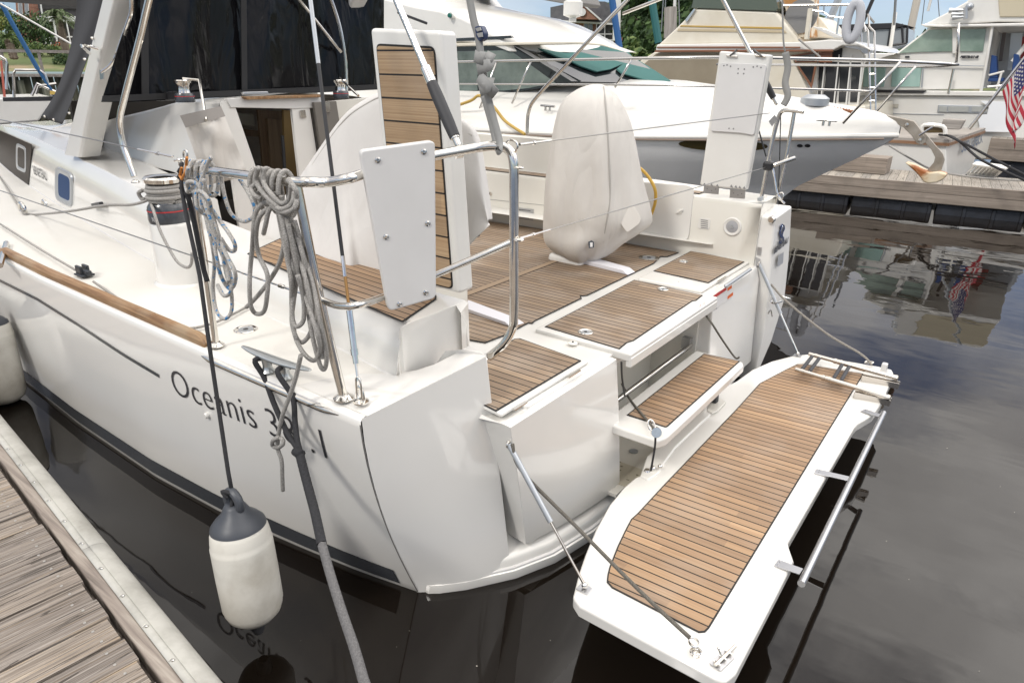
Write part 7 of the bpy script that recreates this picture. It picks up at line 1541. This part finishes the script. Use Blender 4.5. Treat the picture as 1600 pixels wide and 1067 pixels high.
# boat rails and a blue furled sail on the neighbour at far left
mF = thing('moored_boat', 'moored boat at the left edge with a blue furled forestay and steel bow rail', 'sailing boat', tuple(Z(10, 190, 0)))
FD = 22
b = MB(); b.prism([LB(-60, 155, FD), LB(60, 152, FD), LB(85, 158, FD), LB(60, 190, FD), LB(-60, 200, FD)], hL*2.2); b.build('hull', WHITE2, mF, bevel=.05)
MB().tube([LB(2, 6, FD), LB(60, 110, FD)], .055, 8).build('furled_forestay', mat('navy_sail_cover', (.02, .10, .24), .7), mF); MB().tube([LB(60, 110, FD), LB(86, 150, FD)], .04, 8).build('stay_foot', mat('navy_sail_cover2', (.02, .10, .24), .7), mF); MB().tube([LB(0, 6, FD-.5), LB(118, 73, FD-.5)], .026, 6).build('white_halyard', WHITE2, mF)
for pts in ([(22, 152), (21, 116), (24, 110), (62, 110), (70, 116), (82, 152)], [(0, 88), (8, 93), (11, 100), (10, 140)], [(56, 147), (60, 135), (88, 131)], [(50, 150), (58, 131), (92, 146)]): MB().tube([LB(*p, FD) for p in pts], .035, 8).build('bow_rail', CHROME2, mF)
lb('orange_post', [(0, 95), (3, 95), (9, 152), (5, 152)], FD-.3, .1, mat('coral_paint', (.5, .13, .09), .6), mF); lb('boom', [(4, 153), (98, 151), (98, 158), (5, 159)], FD-2, .15, HOOD, mF); lb('yellow_strap', [(78, 142), (102, 146), (102, 149), (78, 148)], FD-2.1, .05, mat('yellow_strap', (.6, .42, .1), .6), mF)
# brick apartments and trees behind the boats
hM = V(*ray(960, 100)); hM.z = 0; hM.normalize()
def MB_(px, py, D_): return PL(px, py, hM*D_+V(0, 0, CAM_H), hM)
def mb(name, pts, D_, th, m, par=None, bev=0, **k): return MB().prism([MB_(px, py, D_) for px, py in pts], hM*th).build(name, m, par, bevel=bev, **k)
DM = 110
ap = thing('apartment_block', 'brick apartment block with white trimmed balconies and grey gabled roof', 'building', tuple(MB_(950, 110, DM)))
mb('wall', [(860, 26), (1018, 38), (1014, 120), (860, 120)], DM, 14, BRICK, ap)
mb('roof', [(860, 12), (908, 2), (945, 3), (1000, 22), (1020, 40), (860, 30)], DM-.5, 15, ROOFG, ap)
for (x0, y0, xm, ym_, x1, y1) in ((893, 30, 910, 8, 937, 31), (968, 38, 988, 20, 1010, 40)): g = mb('gable', [(x0, y0), (xm, ym_), (x1, y1)], DM-2, 2, BRICK, ap); mb('gable_trim', [(x0-3, y0+1), (xm, ym_-3), (x1+4, y1+1), (x1, y1+1), (xm, ym_), (x0, y0+1)], DM-2.3, .4, TRIM, g); MB().lathe([(0, 0), (.5, 0), (.5, .1), (0, .1)], MB_(xm, lerp(ym_, y1, .5), DM-2.2), tuple(-hM), n=14, cap=False).build('gable_vent', TRIM, g)
mb('eave_trim', [(862, 31), (1020, 40), (1020, 43), (862, 34)], DM-1, 1, TRIM, ap)
for (x0, x1, y0, y1) in ((971, 982, 42, 57), (991, 1002, 43, 58), (991, 1001, 66, 81), (912, 926, 36, 50)): w_ = mb('window', [(x0, y0), (x1, y0), (x1, y1), (x0, y1)], DM-.2, .3, TRIM, ap); [mb('pane', [(x0+1+k*(x1-x0)/2, y0+1), (x0+(k+1)*(x1-x0)/2-.7, y0+1), (x0+(k+1)*(x1-x0)/2-.7, y1-1), (x0+1+k*(x1-x0)/2, y1-1)], DM-.4, .2, PANE, w_) for k in (0, 1)]
for (x0, x1) in ((932, 958), (1005, 1016)):
    for (y0, y1) in ((38, 62), (65, 87)):
        g = mb('balcony', [(x0, y0), (x1, y0), (x1, y1), (x0, y1)], DM-.3, .3, SCREEN, ap); mb('balcony_rail', [(x0, y1-9), (x1, y1-9), (x1, y1-7.6), (x0, y1-7.6)], DM-.9, .3, TRIM, g); mb('balcony_slab', [(x0-1, y1), (x1+1, y1), (x1+1, y1+2.5), (x0-1, y1+2.5)], DM-1, 1, TRIM, g)
        for xx in (x0, (x0+x1)/2, x1): mb('balcony_post', [(xx-.6, y0), (xx+.6, y0), (xx+.6, y1), (xx-.6, y1)], DM-1, .4, TRIM, g)
for i, (px, py, r, rz_, D_, k) in enumerate(((1015, 30, 5, 7, 92, 1), (1040, 8, 6, 8, 95, 0), (1075, 30, 5, 7, 90, 1), (1095, 12, 6, 8, 98, 0), (1000, 4, 5, 6, 105, 1), (1050, 60, 5, 4, 88, 0), (985, 92, 2.4, 3, 80, 2))):
    bush('tree', ['dark pine left of the piling', 'tallest dark pine behind the timber piling', 'green pine right of the timber piling', 'dark pine behind the cream cruiser bow', 'high green pine above the apartment roof', 'low dense greenery at the foot of the piling', 'small light tree before the brick apartments'][i], MB_(px, py, D_), r*.8, 1300, .8, 30+i, LEAF[0:2] if k != 2 else LEAF[1:3], cat='tree', rz=rz_*.8, grp='trees behind the boats', trunk=MB_(px, 120, D_))
# distant ground and wooded shore far behind everything
rows = []
for D_, z in ((100, -1), (104, 1.5), (112, 2.2), (160, 2.4), (600, 3)): rows.append([V(math.cos(a)*D_, math.sin(a)*D_, z) for a in np.linspace(R_(48), R_(150), 60)])
MB().grid(rows).build('far_shore', GRASS, kind='structure', sharp=180)
rnd = random.Random(3); b = MB()
for k in range(5200):
    a = R_(rnd.uniform(50, 152)); D_ = rnd.uniform(128, 150); h = 3+4.2*abs(math.sin(a*23)+.6*math.sin(a*61))*rnd.random()**.5; p = V(math.cos(a)*D_, math.sin(a)*D_, 2+h*rnd.random()); e = V(rnd.gauss(0, 1), rnd.gauss(0, 1), rnd.gauss(0, 1)).normalized(); f = e.orthogonal().normalized(); s_ = rnd.uniform(.7, 1.6)
    b.add([p-e*s_, p+f*s_*.6, p+e*s_, p-f*s_*.6], [(0, 1, 2, 3)], int(rnd.random() < .5))
b.build('far_wood', LEAF[0:2], norm=False, merge=False, sharp=0, kind='stuff', label='low dark band of trees along the far shore', cat='trees')
